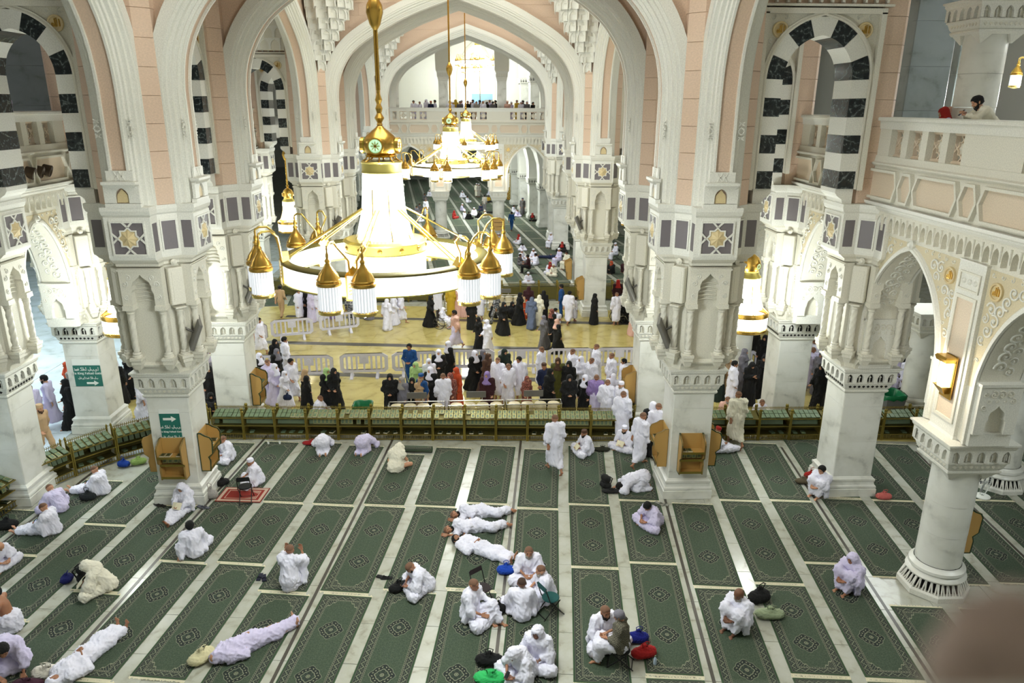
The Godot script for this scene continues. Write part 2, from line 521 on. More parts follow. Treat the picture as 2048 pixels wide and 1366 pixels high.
func lobed_half(w: float, y0: float, h: float) -> Array:
	# small arch with a cusp, from the foot to the crown
	return [Vector2(w, y0), Vector2(w, y0 + h * 0.42), Vector2(w * 0.82, y0 + h * 0.5), Vector2(w * 0.86, y0 + h * 0.62), Vector2(w * 0.7, y0 + h * 0.76), Vector2(w * 0.35, y0 + h * 0.86), Vector2(w * 0.12, y0 + h * 0.93), Vector2(0, y0 + h)]

func point_half(w: float, y0: float, h: float) -> Array:
	return [Vector2(w, y0), Vector2(w, y0 + h * 0.45), Vector2(w * 0.93, y0 + h * 0.62), Vector2(w * 0.74, y0 + h * 0.78), Vector2(w * 0.42, y0 + h * 0.91), Vector2(0, y0 + h)]

func scroll(g: G, c: Vector2, r: float, turns: float, start: float, dir: float, z: float, w: float) -> void:
	# one carved spiral
	var path := PackedVector3Array()
	var m := int(9 * turns) + 5
	for i in m:
		var f := float(i) / (m - 1)
		var a := start + dir * f * turns * TAU
		var p := c + Vector2.from_angle(a) * r * (1.0 - 0.86 * f)
		path.append(Vector3(p.x, p.y, z))
	g.tube(path, w, w * 0.55, 5, true)
	g.lathe([Vector2(w * 1.5, 0), Vector2(w * 1.2, w * 0.8), Vector2(0.001, w * 1.2)], 6, Transform3D(Basis(Vector3.RIGHT, PI / 2), Vector3(c.x, c.y, z)))

func arabesque(region: PackedVector2Array, step: float, z: float, holes: Array) -> G:
	# scrolls filling an outline, alternating their sense, joined by leaves
	var g := G.new()
	var lo := region[0]; var hi := region[0]
	for p in region:
		lo = lo.min(p); hi = hi.max(p)
	var k := 0
	var y := lo.y + step * 0.45
	while y < hi.y:
		var x := lo.x + step * (0.45 if k % 2 == 0 else 0.9)
		while x < hi.x:
			var c := Vector2(x, y)
			var fit := Geometry2D.is_point_in_polygon(c, region)
			var room := step * 0.52
			if fit:
				for i in region.size():
					room = minf(room, c.distance_to(Geometry2D.get_closest_point_to_segment(c, region[i], region[(i + 1) % region.size()])) - 0.015)
				for h in holes: room = minf(room, c.distance_to(Vector2(h.x, h.y)) - h.z - 0.01)
				if room > step * 0.16:
					var s := 1.0 if (int(round((x - lo.x) / step * 2)) + k) % 2 == 0 else -1.0
					scroll(g, c, room, 1.35 if room > step * 0.3 else 0.8, 1.1 * k + x * 3.0, s, z + room * 0.05, room * 0.17)
			x += step * 0.95
		y += step * 0.8
		k += 1
	return g

func gold_script(g: G, h: float, z0: float, z1: float) -> void:
	# the gilded word in the roundels: three tall strokes, a tooth and a loop
	var w := h * 0.13
	for x in [-0.05, 0.2, 0.62]: bar2(g, Vector2(x * h, -0.45 * h), Vector2(x * h, (0.62 if x > 0.5 else 0.55) * h), w, z0, z1)
	bar2(g, Vector2(0.26 * h, -0.42 * h), Vector2(-0.36 * h, -0.42 * h), w, z0, z1)
	var lo := PackedVector2Array(); var li := PackedVector2Array()
	for k in 12:
		lo.append(Vector2(-0.38 * h, -0.22 * h) + Vector2.from_angle(TAU * k / 12) * Vector2(0.2, 0.3) * h)
		li.append(Vector2(-0.38 * h, -0.22 * h) + Vector2.from_angle(TAU * k / 12) * Vector2(0.08, 0.16) * h)
	ring_plate(g, lo, li, z0, z1)
	bar2(g, Vector2(-0.12 * h, 0.60 * h), Vector2(0.3 * h, 0.72 * h), w * 0.7, z0, z1)

func face(k: int) -> Transform3D:
	return Transform3D(Basis(Vector3.UP, PI / 2 * k), Vector3.ZERO)

var star_mesh: Mesh
var boss_mesh: Mesh
var colonette_mesh: Mesh

func twisted(h: float, r: float) -> Mesh:
	# colonette with a spiral shaft, round base and block capital
	var g := G.new()
	var rows := []
	for i in 29:
		var y := 0.14 + (h - 0.28) * i / 28.0
		var row := PackedVector3Array()
		for k in 16:
			var a := TAU * k / 16
			var rr := r * (0.86 + 0.14 * cos(4 * a + y * 30))
			row.append(Vector3(rr * cos(a), y, rr * sin(a)))
		rows.append(row)
	g.grid(rows, true)
	g.lathe([Vector2(r * 1.35, 0), Vector2(r * 1.35, 0.05), Vector2(r * 1.1, 0.07), Vector2(r * 1.2, 0.1), Vector2(r, 0.14)], 12)
	g.lathe([Vector2(r, h - 0.14), Vector2(r * 1.15, h - 0.11), Vector2(r * 1.05, h - 0.09), Vector2(r * 1.5, h - 0.03)], 12)
	g.box(Vector3(0, h - 0.015, 0), Vector3(r * 3.1, 0.03, r * 3.1))
	return g.mesh()

func add_capital(p: Node3D, y: float, hw: float, dark: bool, round_foot := false) -> void:
	# flared block: lozenge band below, a row of five little windows above
	var s := hw / 0.54
	p.set_meta("capital", true)
	part(p, "capital", G.new().stack([[y, sq(hw + 0.01)], [y + 0.05, sq(hw + 0.05 * s)], [y + 0.09, sq(hw + 0.05 * s)], [y + 0.1, sq(hw + 0.02 * s)], [y + 0.15, sq(hw + 0.06 * s)], [y + 0.27, sq(hw + 0.10 * s)], [y + 0.29, sq(hw + 0.13 * s)], [y + 0.32, sq(hw + 0.13 * s)], [y + 0.33, sq(hw + 0.07 * s)],
		[y + 0.6, sq(hw + 0.07 * s)], [y + 0.605, sq(hw + 0.16 * s)], [y + 0.65, sq(hw + 0.19 * s)], [y + 0.69, sq(hw + 0.19 * s)], [y + 0.71, sq(hw + 0.23 * s)], [y + 0.75, sq(hw + 0.23 * s)]]).mesh(), M.pale_stone)
	var win := G.new()
	var cw := (hw + 0.15 * s) * 2 / 5.0
	var pane := G.new()
	for i in 5:
		var cx := (i - 2) * cw
		var o := arch_wall(half_path(point_half(cw * 0.33, y + 0.33, 0.25)), 0.0, cx - cw / 2, cx + cw / 2, y + 0.62)
		for q in o.size():
			if q > 0 and q < o.size() - 4: o[q].x += cx
		o[o.size() - 2].x = cx
		win.plate(o, hw + 0.06 * s, hw + 0.16 * s, Transform3D.IDENTITY, false)
		win.box(Vector3(cx, y + 0.40, hw + 0.10 * s), Vector3(0.02, 0.14, 0.03))
		win.plate(PackedVector2Array([Vector2(cx - 0.035, y + 0.47), Vector2(cx + 0.035, y + 0.47), Vector2(cx, y + 0.53)]), hw + 0.08 * s, hw + 0.12 * s)
	var wm := win.mesh()
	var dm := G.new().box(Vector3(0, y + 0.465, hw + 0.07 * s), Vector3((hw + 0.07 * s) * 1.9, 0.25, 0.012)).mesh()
	var lz := G.new()
	for i in 9:
		var cx2 := (i - 4) * (hw * 2 / 9.0)
		var z := hw + 0.085 * s
		lz.plate(PackedVector2Array([Vector2(cx2 - 0.045 * s, y + 0.21), Vector2(cx2, y + 0.17), Vector2(cx2 + 0.045 * s, y + 0.21), Vector2(cx2, y + 0.25)]), z - 0.05, z + 0.005)
	var lm := lz.mesh()
	for k in 4:
		part(p, "window_row", wm, M.pale_stone, face(k))
		part(p, "window_recess", dm, M.recess_shade if dark else M.cream_stone, face(k))  # dark version paints the unlit inside of the vents
		part(p, "lozenge_band", lm, M.recess_shade if dark else M.cream_stone, face(k))

func make_pier(label: String, xf: Transform3D, dark := false, lean := 0.0) -> Node3D:
	var p := thing("marble_pillar", label, "pillar", xf, "", "thing")
	part(p, "plinth", G.new().stack([[0.0, sq(0.67)], [0.24, sq(0.67)], [0.25, sq(0.65)], [0.29, sq(0.66)], [0.33, sq(0.65)], [0.36, sq(0.62)], [0.44, sq(0.60)], [0.46, sq(0.62)], [0.52, sq(0.62)], [0.55, sq(0.58)], [0.58, sq(0.55)]]).mesh(), M.white_marble)
	for b in [[0.58, 1.62], [1.624, 2.64], [2.644, 3.05]]:
		part(p, "shaft_block", G.new().stack([[b[0], sq(0.538, 0.02)], [b[0] + 0.004, sq(0.54, 0.02)], [b[1] - 0.004, sq(0.54, 0.02)], [b[1], sq(0.538, 0.02)]]).mesh(), M.white_marble)
	add_capital(p, 3.05, 0.54, dark)
	# corbelled storey with niches
	part(p, "corbel", G.new().stack([[3.8, cross_plan(0.5, 0.74, 0.66)], [3.92, cross_plan(0.5, 0.78, 0.68)], [4.02, cross_plan(0.5, 0.86, 0.72)], [4.06, cross_plan(0.5, 0.86, 0.72)], [4.12, cross_plan(0.44, 0.80, 0.70)], [6.55, cross_plan(0.44, 0.80, 0.70)], [6.6, cross_plan(0.5, 1.06, 0.76)], [6.66, cross_plan(0.5, 1.06, 0.76)], [6.72, cross_plan(0.53, 1.14, 0.8)], [6.78, cross_plan(0.53, 1.2, 0.83)]]).mesh(), M.cream_stone)
	var head := G.new()
	head.plate(arch_wall(half_path(lobed_half(0.27, 5.62, 0.78)), 0.0, -0.5, 0.5, 6.55), 0.78, 1.02)
	head.box(Vector3(0, 6.50, 1.03), Vector3(1.04, 0.05, 0.05))
	for s in [-1, 1]: head.box(Vector3(s * 0.385, 5.585, 0.92), Vector3(0.25, 0.09, 0.28))
	var nm := head.mesh()
	var orn := arabesque(PackedVector2Array([Vector2(-0.47, 5.75), Vector2(-0.3, 5.75), Vector2(-0.3, 6.1), Vector2(-0.2, 6.3), Vector2(0, 6.44), Vector2(0.2, 6.3), Vector2(0.3, 6.1), Vector2(0.3, 5.75), Vector2(0.47, 5.75), Vector2(0.47, 6.46), Vector2(-0.47, 6.46)]), 0.2, 1.022, []).mesh()
	var bracket := G.new()
	bracket.stack([[3.98, sq(0.07)], [4.1, sq(0.1)], [4.12, sq(0.12)], [4.2, sq(0.12)], [4.22, sq(0.14)], [4.29, sq(0.14)]])
	var bm := bracket.mesh()
	var ribs := G.new()
	for i in 5: ribs.tube(PackedVector3Array([Vector3(-0.22, 5.7 + i * 0.1, 0.83), Vector3(0, 5.74 + i * 0.1, 0.86), Vector3(0.22, 5.7 + i * 0.1, 0.83)]), 0.02, -1, 5)
	var rm := ribs.mesh()
	for k in 4:
		part(p, "niche_head", nm, M.cream_stone, face(k))
		part(p, "niche_ornament", orn, M.pale_stone, face(k)).set_meta("kind", "stuff")
		part(p, "niche_ribs", rm, M.cream_stone, face(k))
		for s in [-1, 1]:
			part(p, "bracket", bm, M.cream_stone, face(k) * at(s * 0.385, 0, 0.93))
			part(p, "colonette", colonette_mesh, M.cream_stone, face(k) * at(s * 0.385, 4.29, 0.93))
		var d := Transform3D(Basis(Vector3.UP, PI / 2 * k + PI / 4), Vector3.ZERO)
		part(p, "bracket", bm, M.cream_stone, d * at(0, 0, 0.98))
		part(p, "colonette", colonette_mesh, M.cream_stone, d * at(0, 4.29, 0.98))
		part(p, "corner_panel", G.new().slab(Vector3(0, 6.05, 0.93), Vector3(0.36, 0.92, 0.24), 0.02).box(Vector3(0, 6.05, 1.052), Vector3(0.22, 0.7, 0.01)).mesh() if k == 0 else p.get_node("corner_panel").mesh, M.cream_stone, d)
		part(p, "rosette", G.new().lathe([Vector2(0.08, 0), Vector2(0.08, 0.03), Vector2(0.05, 0.05), Vector2(0.04, 0.07), Vector2(0.001, 0.08)], 10).mesh() if k == 0 else p.get_node("rosette").mesh, M.cream_stone, d * Transform3D(Basis(Vector3.RIGHT, PI / 2), Vector3(0, 6.64, 1.0)))
	# storey with the stars
	part(p, "star_block", G.new().stack([[6.78, cross_plan(0.53, 1.23, 0.85)], [6.84, cross_plan(0.53, 1.25, 0.86)], [7.78, cross_plan(0.53, 1.25, 0.86)], [7.80, cross_plan(0.53, 1.22, 0.85)], [7.84, cross_plan(0.55, 1.27, 0.88)], [7.93, cross_plan(0.56, 1.3, 0.9)], [8.02, cross_plan(0.56, 1.3, 0.9)]]).mesh(), M.pale_stone)
	var back := G.new().box(Vector3(0, 0, 0.004), Vector3(0.76, 0.76, 0.008)).mesh()
	var gp := G.new().box(Vector3(0, 0, 0.004), Vector3(0.33, 0.68, 0.008)).mesh()
	var gf := G.new()
	ring_plate(gf, rect(-0.2, -0.38, 0.2, 0.38), rect(-0.165, -0.34, 0.165, 0.34), 0.0, 0.025)
	var gfm := gf.mesh()
	for k in 4:
		var f := face(k) * at(0, 7.30, 1.252)
		part(p, "star_ground", back, M.grey_granite, f)
		part(p, "star_lattice", star_mesh, M.pale_stone, f)
		part(p, "star_boss", boss_mesh, M.beige_inlay, f)
		var d2 := Transform3D(Basis(Vector3.UP, PI / 2 * k + PI / 4), Vector3.ZERO) * at(0, 7.30, 0.986)
		part(p, "granite_panel", gp, M.grey_granite, d2)
		part(p, "panel_frame", gfm, M.pale_stone, d2)
		for s in [-1, 1]:
			part(p, "side_panel", G.new().box(Vector3(0, 0, 0), Vector3(0.008, 0.66, 0.24)).mesh() if k == 0 and s == -1 else p.get_node("side_panel").mesh, M.grey_granite, face(k) * at(s * 0.532, 7.30, 1.06))
	# the core above, in courses of rosy stone
	var core := G.new().stack([[0.0, sq(0.87, 0.3)], [0.006, sq(0.88, 0.3)], [0.60, sq(0.88, 0.3)], [0.606, sq(0.87, 0.3)]]).mesh()
	if lean != 0.0: core = G.new().stack([[0.0, sq(0.36, 0.1)], [0.006, sq(0.37, 0.1)], [0.60, sq(0.37, 0.1)], [0.606, sq(0.36, 0.1)]]).mesh()
	for i in 16: part(p, "stone_block", core, M.pink_stone, at(lean, 8.02 + i * 0.61, 0))
	return p

func make_big_arch(label: String, xf: Transform3D) -> Node3D:
	# moulded rib with a rosy strip let into its underside, from pier to pier
	var a := thing("stone_arch", label, "arch", xf, "", "thing")
	var path := half_path(big_half())
	var half := [Vector2(0.17, 0.07), Vector2(0.17, 0.0), Vector2(0.225, 0.0), Vector2(0.225, 0.06), Vector2(0.28, 0.06), Vector2(0.30, 0.12), Vector2(0.35, 0.12), Vector2(0.36, 0.20), Vector2(0.45, 0.21), Vector2(0.455, 0.29), Vector2(0.535, 0.30), Vector2(0.54, 0.37), Vector2(0.58, 0.37), Vector2(0.58, 0.62), Vector2(0.36, 0.62)]
	var g := G.new()
	g.sweep(path, half)
	var other := []
	for i in range(half.size() - 1, -1, -1): other.append(Vector2(-half[i].x, half[i].y))
	g.sweep(path, other)
	part(a, "moulding", g.mesh(), M.pale_stone)
	var st := path.slice(2, path.size() - 2)
	part(a, "soffit_strip", G.new().sweep(path, [Vector2(-0.17, 0.06), Vector2(0.17, 0.06)]).mesh(), M.pink_stone)
	# the feet: a bracketed little niche under the strip
	for s in [-1, 1]:
		var f := G.new()
		f.plate(arch_wall(half_path(point_half(0.15, 8.12, 0.34)), 0.0, -0.40, 0.40, 8.5), -0.02, 0.05)
		f.stack([[8.46, rect(-0.3, -0.05, 0.3, 0.1)], [8.54, rect(-0.38, -0.05, 0.38, 0.16)], [8.60, rect(-0.38, -0.05, 0.38, 0.16)]])
		f.box(Vector3(0, 8.06, 0.0), Vector3(0.8, 0.1, 0.12))
		f.plate(rect(-0.3, 8.6, 0.3, 8.84), -0.02, 0.03)
		for q in 2:
			bar2(f, Vector2(-0.12 + q * 0.12, 8.62), Vector2(0.0 + q * 0.12, 8.82), 0.02, 0.03, 0.045)
			bar2(f, Vector2(0.0 + q * 0.12, 8.62), Vector2(-0.12 + q * 0.12, 8.82), 0.02, 0.03, 0.045)
		var fx := Transform3D(Basis(Vector3.UP, -s * PI / 2), Vector3(s * 5.6, 0, 0))
		var fo := part(a, "foot_bracket", f.mesh(), M.pale_stone, fx)
		part(fo, "niche_back", G.new().plate(PackedVector2Array([Vector2(-0.13, 8.13), Vector2(0.13, 8.13), Vector2(0.12, 8.3), Vector2(0, 8.43), Vector2(-0.12, 8.3)]), -0.02, 0.012).mesh(), M.beige_inlay)
		for q in [[9.75, 0.36]]:
			for side in [-1, 1]:
				var k := G.new()
				ring_plate(k, star_outline(0.09), star_outline(0.065), 0.0, 0.03)
				bar2(k, Vector2(-0.07, 0.12), Vector2(0.07, 0.2), 0.02, 0, 0.02); bar2(k, Vector2(0.07, 0.12), Vector2(-0.07, 0.2), 0.02, 0, 0.02)
				bar2(k, Vector2(-0.07, -0.12), Vector2(0.07, -0.2), 0.02, 0, 0.02); bar2(k, Vector2(0.07, -0.12), Vector2(-0.07, -0.2), 0.02, 0, 0.02)
				part(a, "knot", k.mesh(), M.pale_stone, fx * at(side * q[1], q[0], -0.06))
	return a

func stone_courses(root: Node3D, region: PackedVector2Array, z: float, y0: float, y1: float, x0: float, x1: float, ch: float, bw: float) -> void:
	# separate blocks cut to the outline of the wall
	var r := 0
	var y := y0
	while y < y1:
		var x := x0 - (bw * 0.5 if r % 2 else 0.0)
		while x < x1:
			for pl in Geometry2D.intersect_polygons(rect(x + 0.006, y + 0.006, x + bw - 0.006, y + ch - 0.006), region):
				if pl.size() > 2 and not Geometry2D.is_polygon_clockwise(pl):
					part(root, "stone_block", G.new().plate(pl, z - 0.05, z + 0.012, Transform3D.IDENTITY, false).mesh(), M.pink_stone)
			x += bw
		y += ch
		r += 1

func big_spandrel(label: String, xf: Transform3D, blocks: bool) -> void:
	# the wall that the great arch carries
	var w := thing("wall_spandrel", label, "wall", xf, "", "structure")
	var o := arch_wall(half_path(big_half().slice(1)), 0.58, -6.2, 6.2, 17.6)
	part(w, "wall_core", G.new().plate(o, -0.36, 0.36).mesh(), M.pink_stone)
	if blocks: stone_courses(w, o, 0.36, 11.0, 17.2, -6.3, 6.3, 0.52, 0.98)

func arc_lengths(path: Array) -> PackedFloat32Array:
	var o := PackedFloat32Array([0.0])
	for i in range(1, path.size()): o.append(o[i - 1] + path[i][0].distance_to(path[i - 1][0]))
	return o

func along(path: Array, ln: PackedFloat32Array, s: float) -> Array:
	for i in range(1, path.size()):
		if s <= ln[i] or i == path.size() - 1:
			var f := clampf((s - ln[i - 1]) / maxf(1e-6, ln[i] - ln[i - 1]), 0, 1)
			return [path[i - 1][0].lerp(path[i][0], f), path[i - 1][1].lerp(path[i][1], f)]
	return path[0]

func voussoir(path: Array, ln: PackedFloat32Array, s0: float, s1: float, r0: float, r1: float, z0: float, z1: float) -> Mesh:
	var lo := PackedVector2Array(); var hi := PackedVector2Array()
	var m := 2 if s1 - s0 < 0.3 or s1 < 3.0 else 5
	for i in m + 1:
		var q := along(path, ln, lerpf(s0 + 0.003, s1 - 0.003, float(i) / m))
		lo.append(q[0] + q[1] * r0); hi.append(q[0] + q[1] * r1)
	hi.reverse()
	lo.append_array(hi)
	return G.new().plate(lo, z0, z1).mesh()

func striped_arch(label: String, xf: Transform3D) -> Node3D:
	# upper arch of pale and dark green stones in a carved rectangular frame
	var a := thing("striped_arch", label, "arch", xf, "", "thing")
	var half := smooth_half([Vector2(0.82, 8.38), Vector2(0.82, 10.9), Vector2(0.79, 11.15), Vector2(0.69, 11.4), Vector2(0.52, 11.62), Vector2(0.28, 11.78), Vector2(0, 11.87)], 3)
	var path := half_path(half)
	var ln := arc_lengths(path)
	var total: float = ln[ln.size() - 1]
	var js := 2.52
	var k := 0
	var cuts := []
	for i in 7: cuts.append(js * i / 6.0)
	for i in range(1, 8): cuts.append(js + (total - 2 * js) * i / 7.0)
	for i in range(1, 7): cuts.append(total - js + js * i / 6.0)
	for i in cuts.size() - 1:
		part(a, "voussoir", voussoir(path, ln, cuts[i], cuts[i + 1], 0.0, 0.40, -0.46, 0.46), M.green_marble if i % 2 == 0 else M.pale_stone)
	var fr := G.new()
	for sgn in [1, -1]:
		var t := Transform3D.IDENTITY if sgn == 1 else Transform3D(Basis(Vector3.UP, PI), Vector3.ZERO)
		fr.sweep(path, [Vector2(0.40, 0.40), Vector2(0.50, 0.40), Vector2(0.50, 0.44), Vector2(0.47, 0.47), Vector2(0.47, 0.50), Vector2(0.40, 0.50)], t)
	for z in [-0.44, 0.44]:
		for s in [-1, 1]: fr.box(Vector3(s * 1.36, 10.35, z), Vector3(0.12, 4.0, 0.14))
		fr.box(Vector3(0, 12.38, z), Vector3(2.84, 0.12, 0.14))
		fr.box(Vector3(0, 12.50, z), Vector3(3.1, 0.05, 0.2))
		for i in 12: fr.box(Vector3(-1.4 + i * 0.255, 12.85, z), Vector3(0.05, 0.6, 0.12))
	part(a, "frame_moulding", fr.mesh(), M.cream_stone)
	var reg := arch_wall(path.slice(3, path.size() - 3), 0.50, -1.30, 1.30, 12.32)
	part(a, "spandrel", G.new().plate(arch_wall(path, 0.40, -1.36, 1.36, 12.4), -0.39, 0.39).mesh(), M.cream_stone)
	var sub := PackedVector2Array()
	for p in reg:
		if p.y > 10.4 or absf(p.x) > 1.25: sub.append(Vector2(p.x, maxf(p.y, 10.6)))
	part(a, "bounce_tinted_ground", G.new().plate(sub, -0.394, 0.394).mesh(), M.bounce_tinted_ground)
	var orn := arabesque(sub, 0.30, 0.394, [Vector3(-0.99, 11.98, 0.2), Vector3(0.99, 11.98, 0.2)]).mesh()
	for sgn in 2:
		var t2 := Transform3D(Basis(Vector3.UP, PI * sgn), Vector3.ZERO)
		part(a, "carved_scrolls", orn, M.pale_stone, t2).set_meta("kind", "stuff")
		for s in [-1, 1]:
			var md := part(a, "roundel", roundel_mesh, M.beige_inlay, t2 * at(s * 0.99, 11.98, 0.39))
			part(md, "gilt_script", script_mesh, M.gold)
	var wc := PackedVector2Array([Vector2(-1.55, 8.02), Vector2(-1.36, 8.02), Vector2(-1.36, 12.5), Vector2(1.36, 12.5), Vector2(1.36, 8.02), Vector2(1.55, 8.02), Vector2(1.55, 17.6), Vector2(-1.55, 17.6)])
	part(a, "wall_core", G.new().plate(wc, -0.36, 0.36).mesh(), M.pink_stone)
	for r in 3:
		for c in 4:
			for z in [-0.365, 0.365]: part(a, "stone_block", G.new().slab(Vector3.ZERO, Vector3(0.76, 0.50, 0.03), 0.008).mesh() if r + c == 0 and z < 0 else a.get_node("stone_block").mesh, M.pink_stone, at(-1.15 + c * 0.77, 13.5 + r * 0.52, z))
	var cp := PackedVector2Array([Vector2(1.24, 8.38), Vector2(0.80, 8.38), Vector2(0.80, 8.28), Vector2(0.86, 8.2), Vector2(0.98, 8.12), Vector2(1.02, 7.98), Vector2(1.02, 7.86), Vector2(1.24, 7.86)])
	for s in [-1, 1]:
		var q := PackedVector2Array()
		for p in cp: q.append(Vector2(p.x * s, p.y))
		part(a, "corbel", G.new().plate(q, -0.42, 0.42).mesh(), M.pale_stone)
	return a

var roundel_mesh: Mesh
var script_mesh: Mesh
var panel_lattice: Mesh
var panel_boss: Mesh

func make_bay(called: String, label: String, xf: Transform3D, w: float, hw: float, panels: int, apex := 7.2) -> Node3D:
	# one bay of the gallery: pointed arch, carved spandrels, frieze, panelled band and pierced parapet; it faces +z
	var b := thing(called, label, "arcade", xf, "", "thing")
	var half := smooth_half([Vector2(hw, 3.82), Vector2(hw, 5.2), Vector2(hw * 0.97, 5.45), Vector2(hw * 0.90, 5.82), Vector2(hw * 0.78, 6.22), Vector2(hw * 0.61, 6.58), Vector2(hw * 0.40, 6.88), Vector2(hw * 0.2, 7.08), Vector2(0, apex)], 2)
	var path := half_path(half)
	part(b, "arch_wall", G.new().plate(arch_wall(path, 0.0, -w / 2, w / 2, 7.44), -0.42, 0.42).mesh(), M.cream_stone)
	var mo := G.new()
	mo.sweep(path, [Vector2(0.40, 0.0), Vector2(0.48, 0.0), Vector2(0.48, 0.06), Vector2(0.455, 0.075), Vector2(0.455, 0.10), Vector2(0.42, 0.12)])
	mo.sweep(path, [Vector2(-0.42, 0.12), Vector2(-0.455, 0.10), Vector2(-0.48, 0.06), Vector2(-0.48, 0.0), Vector2(-0.40, 0.0)])
	part(b, "archivolt", mo.mesh(), M.pale_stone)
	var sx := w / 2 - 0.44
	var reg := PackedVector2Array()
	for p in arch_wall(path, 0.14, -sx, sx, 7.36):
		if absf(p.x) <= sx + 0.001: reg.append(Vector2(clampf(p.x, -sx, sx), maxf(p.y, 5.0)))
	var holes := [Vector3(-sx + 0.30, 6.98, 0.2), Vector3(sx - 0.30, 6.98, 0.2), Vector3(0, 7.35, 0.12)]
	part(b, "bounce_tinted_ground", G.new().plate(reg, 0.38, 0.424, Transform3D.IDENTITY, false).mesh(), M.bounce_tinted_ground)  # yellowish tint painted for bounced light behind the scrolls
	part(b, "carved_scrolls", arabesque(reg, 0.27, 0.425, holes).mesh(), M.pale_stone).set_meta("kind", "stuff")
	for s in [-1, 1]:
		var md := part(b, "roundel", roundel_mesh, M.beige_inlay, at(s * (sx - 0.30), 6.98, 0.42))
		part(md, "gilt_script", script_mesh, M.gold)
	part(b, "keystone", G.new().lathe([Vector2(0.12, 0), Vector2(0.12, 0.06), Vector2(0.09, 0.09), Vector2(0.07, 0.06), Vector2(0.04, 0.1), Vector2(0.001, 0.11)], 12, Transform3D(Basis(Vector3.RIGHT, PI / 2), Vector3(0, apex + 0.13, 0.42))).mesh(), M.pale_stone)
	# scrolls bent round the underside
	var ln := arc_lengths(path)
	var flat := arabesque(rect(0, -0.24, ln[ln.size() - 1] - 2.9, 0.24), 0.26, 0.0, [])
	var bent := G.new().add(flat)
	for i in bent.v.size():
		var q := along(path, ln, 1.45 + bent.v[i].x)
		var pos: Vector2 = q[0] - q[1] * bent.v[i].z
		bent.v[i] = Vector3(pos.x, pos.y, bent.v[i].y)
		var nn := flat.n[i]
		var tang: Vector2 = Vector2(q[1].y, -q[1].x)
		bent.n[i] = Vector3(tang.x * nn.x - q[1].x * nn.z, tang.y * nn.x - q[1].y * nn.z, nn.y)
	part(b, "soffit_scrolls", bent.mesh(), M.pale_stone).set_meta("kind", "stuff")
	for s in [-1, 1]:
		var br := G.new()
		br.plate(arch_wall(half_path(lobed_half(0.2, 4.1, 0.62)), 0.0, -0.42, 0.42, 5.12), 0.0, 0.14)
		br.box(Vector3(0, 5.14, 0.05), Vector3(0.88, 0.06, 0.24))
		br.box(Vector3(0, 3.96, 0.03), Vector3(0.84, 0.28, 0.1))
		var bx := Transform3D(Basis(Vector3.UP, -s * PI / 2), Vector3(s * hw, 0, 0))
		var bo := part(b, "impost_bracket", br.mesh(), M.pale_stone, bx)
		part(bo, "carved_scrolls", arabesque(PackedVector2Array([Vector2(-0.38, 4.6), Vector2(-0.24, 4.6), Vector2(-0.2, 4.75), Vector2(0.2, 4.75), Vector2(0.24, 4.6), Vector2(0.38, 4.6), Vector2(0.38, 5.06), Vector2(-0.38, 5.06)]), 0.17, 0.14, []).mesh(), M.cream_stone).set_meta("kind", "stuff")
	# frieze of little corbel arches
	part(b, "frieze_ground", G.new().box(Vector3(0, 7.68, 0.0), Vector3(w, 0.5, 0.86)).mesh(), M.cream_stone)
	var n := int(w / 0.27)
	var cw := w / n
	var cg := G.new()
	cg.plate(arch_wall(half_path(point_half(cw * 0.36, 7.47, 0.34)), 0.0, -cw / 2, cw / 2, 7.92), 0.42, 0.56, Transform3D.IDENTITY, false)
	cg.tube(PackedVector3Array([Vector3(-cw * 0.5, 7.47, 0.5), Vector3(-cw * 0.5, 7.6, 0.56), Vector3(-cw * 0.5, 7.86, 0.57)]), 0.022, 0.03, 5)
	var cm := cg.mesh()
	for i in n: part(b, "corbel_arch", cm, M.cream_stone, at(-w / 2 + cw * (i + 0.5), 0, 0))
	part(b, "ledge", G.new().stack([[7.92, rect(-w / 2, -0.42, w / 2, 0.58)], [7.98, rect(-w / 2, -0.42, w / 2, 0.64)], [8.02, rect(-w / 2, -0.42, w / 2, 0.64)], [8.05, rect(-w / 2, -0.42, w / 2, 0.70)], [8.12, rect(-w / 2, -0.42, w / 2, 0.72)]]).mesh(), M.pale_stone)
	part(b, "band_ground", G.new().box(Vector3(0, 8.53, 0.08), Vector3(w, 0.84, 0.98)).mesh(), M.cream_stone)
	# six-sided frames, long and short by turns
	var unit := w / maxf(1, roundf(w / 2.05))
	for i in int(roundf(w / unit)):
		var cx := -w / 2 + unit * (i + 0.36)
		for q in [[cx, unit * 0.345], [cx + unit * 0.5, unit * 0.12]]:
			var hg := G.new()
			var hh: float = q[1]
			var oo := PackedVector2Array([Vector2(-hh + 0.1, -0.35), Vector2(hh - 0.1, -0.35), Vector2(hh + 0.03, 0), Vector2(hh - 0.1, 0.35), Vector2(-hh + 0.1, 0.35), Vector2(-hh - 0.03, 0)])
			var ii := PackedVector2Array([Vector2(-hh + 0.14, -0.29), Vector2(hh - 0.14, -0.29), Vector2(hh - 0.03, 0), Vector2(hh - 0.14, 0.29), Vector2(-hh + 0.14, 0.29), Vector2(-hh + 0.03, 0)])
			ring_plate(hg, oo, ii, 0.0, 0.10)
			var ho := part(b, "hexagon_frame", hg.mesh(), M.cream_stone, at(q[0], 8.53, 0.57))
			part(ho, "field", G.new().plate(ii, -0.02, 0.02).mesh(), M.pink_inlay)
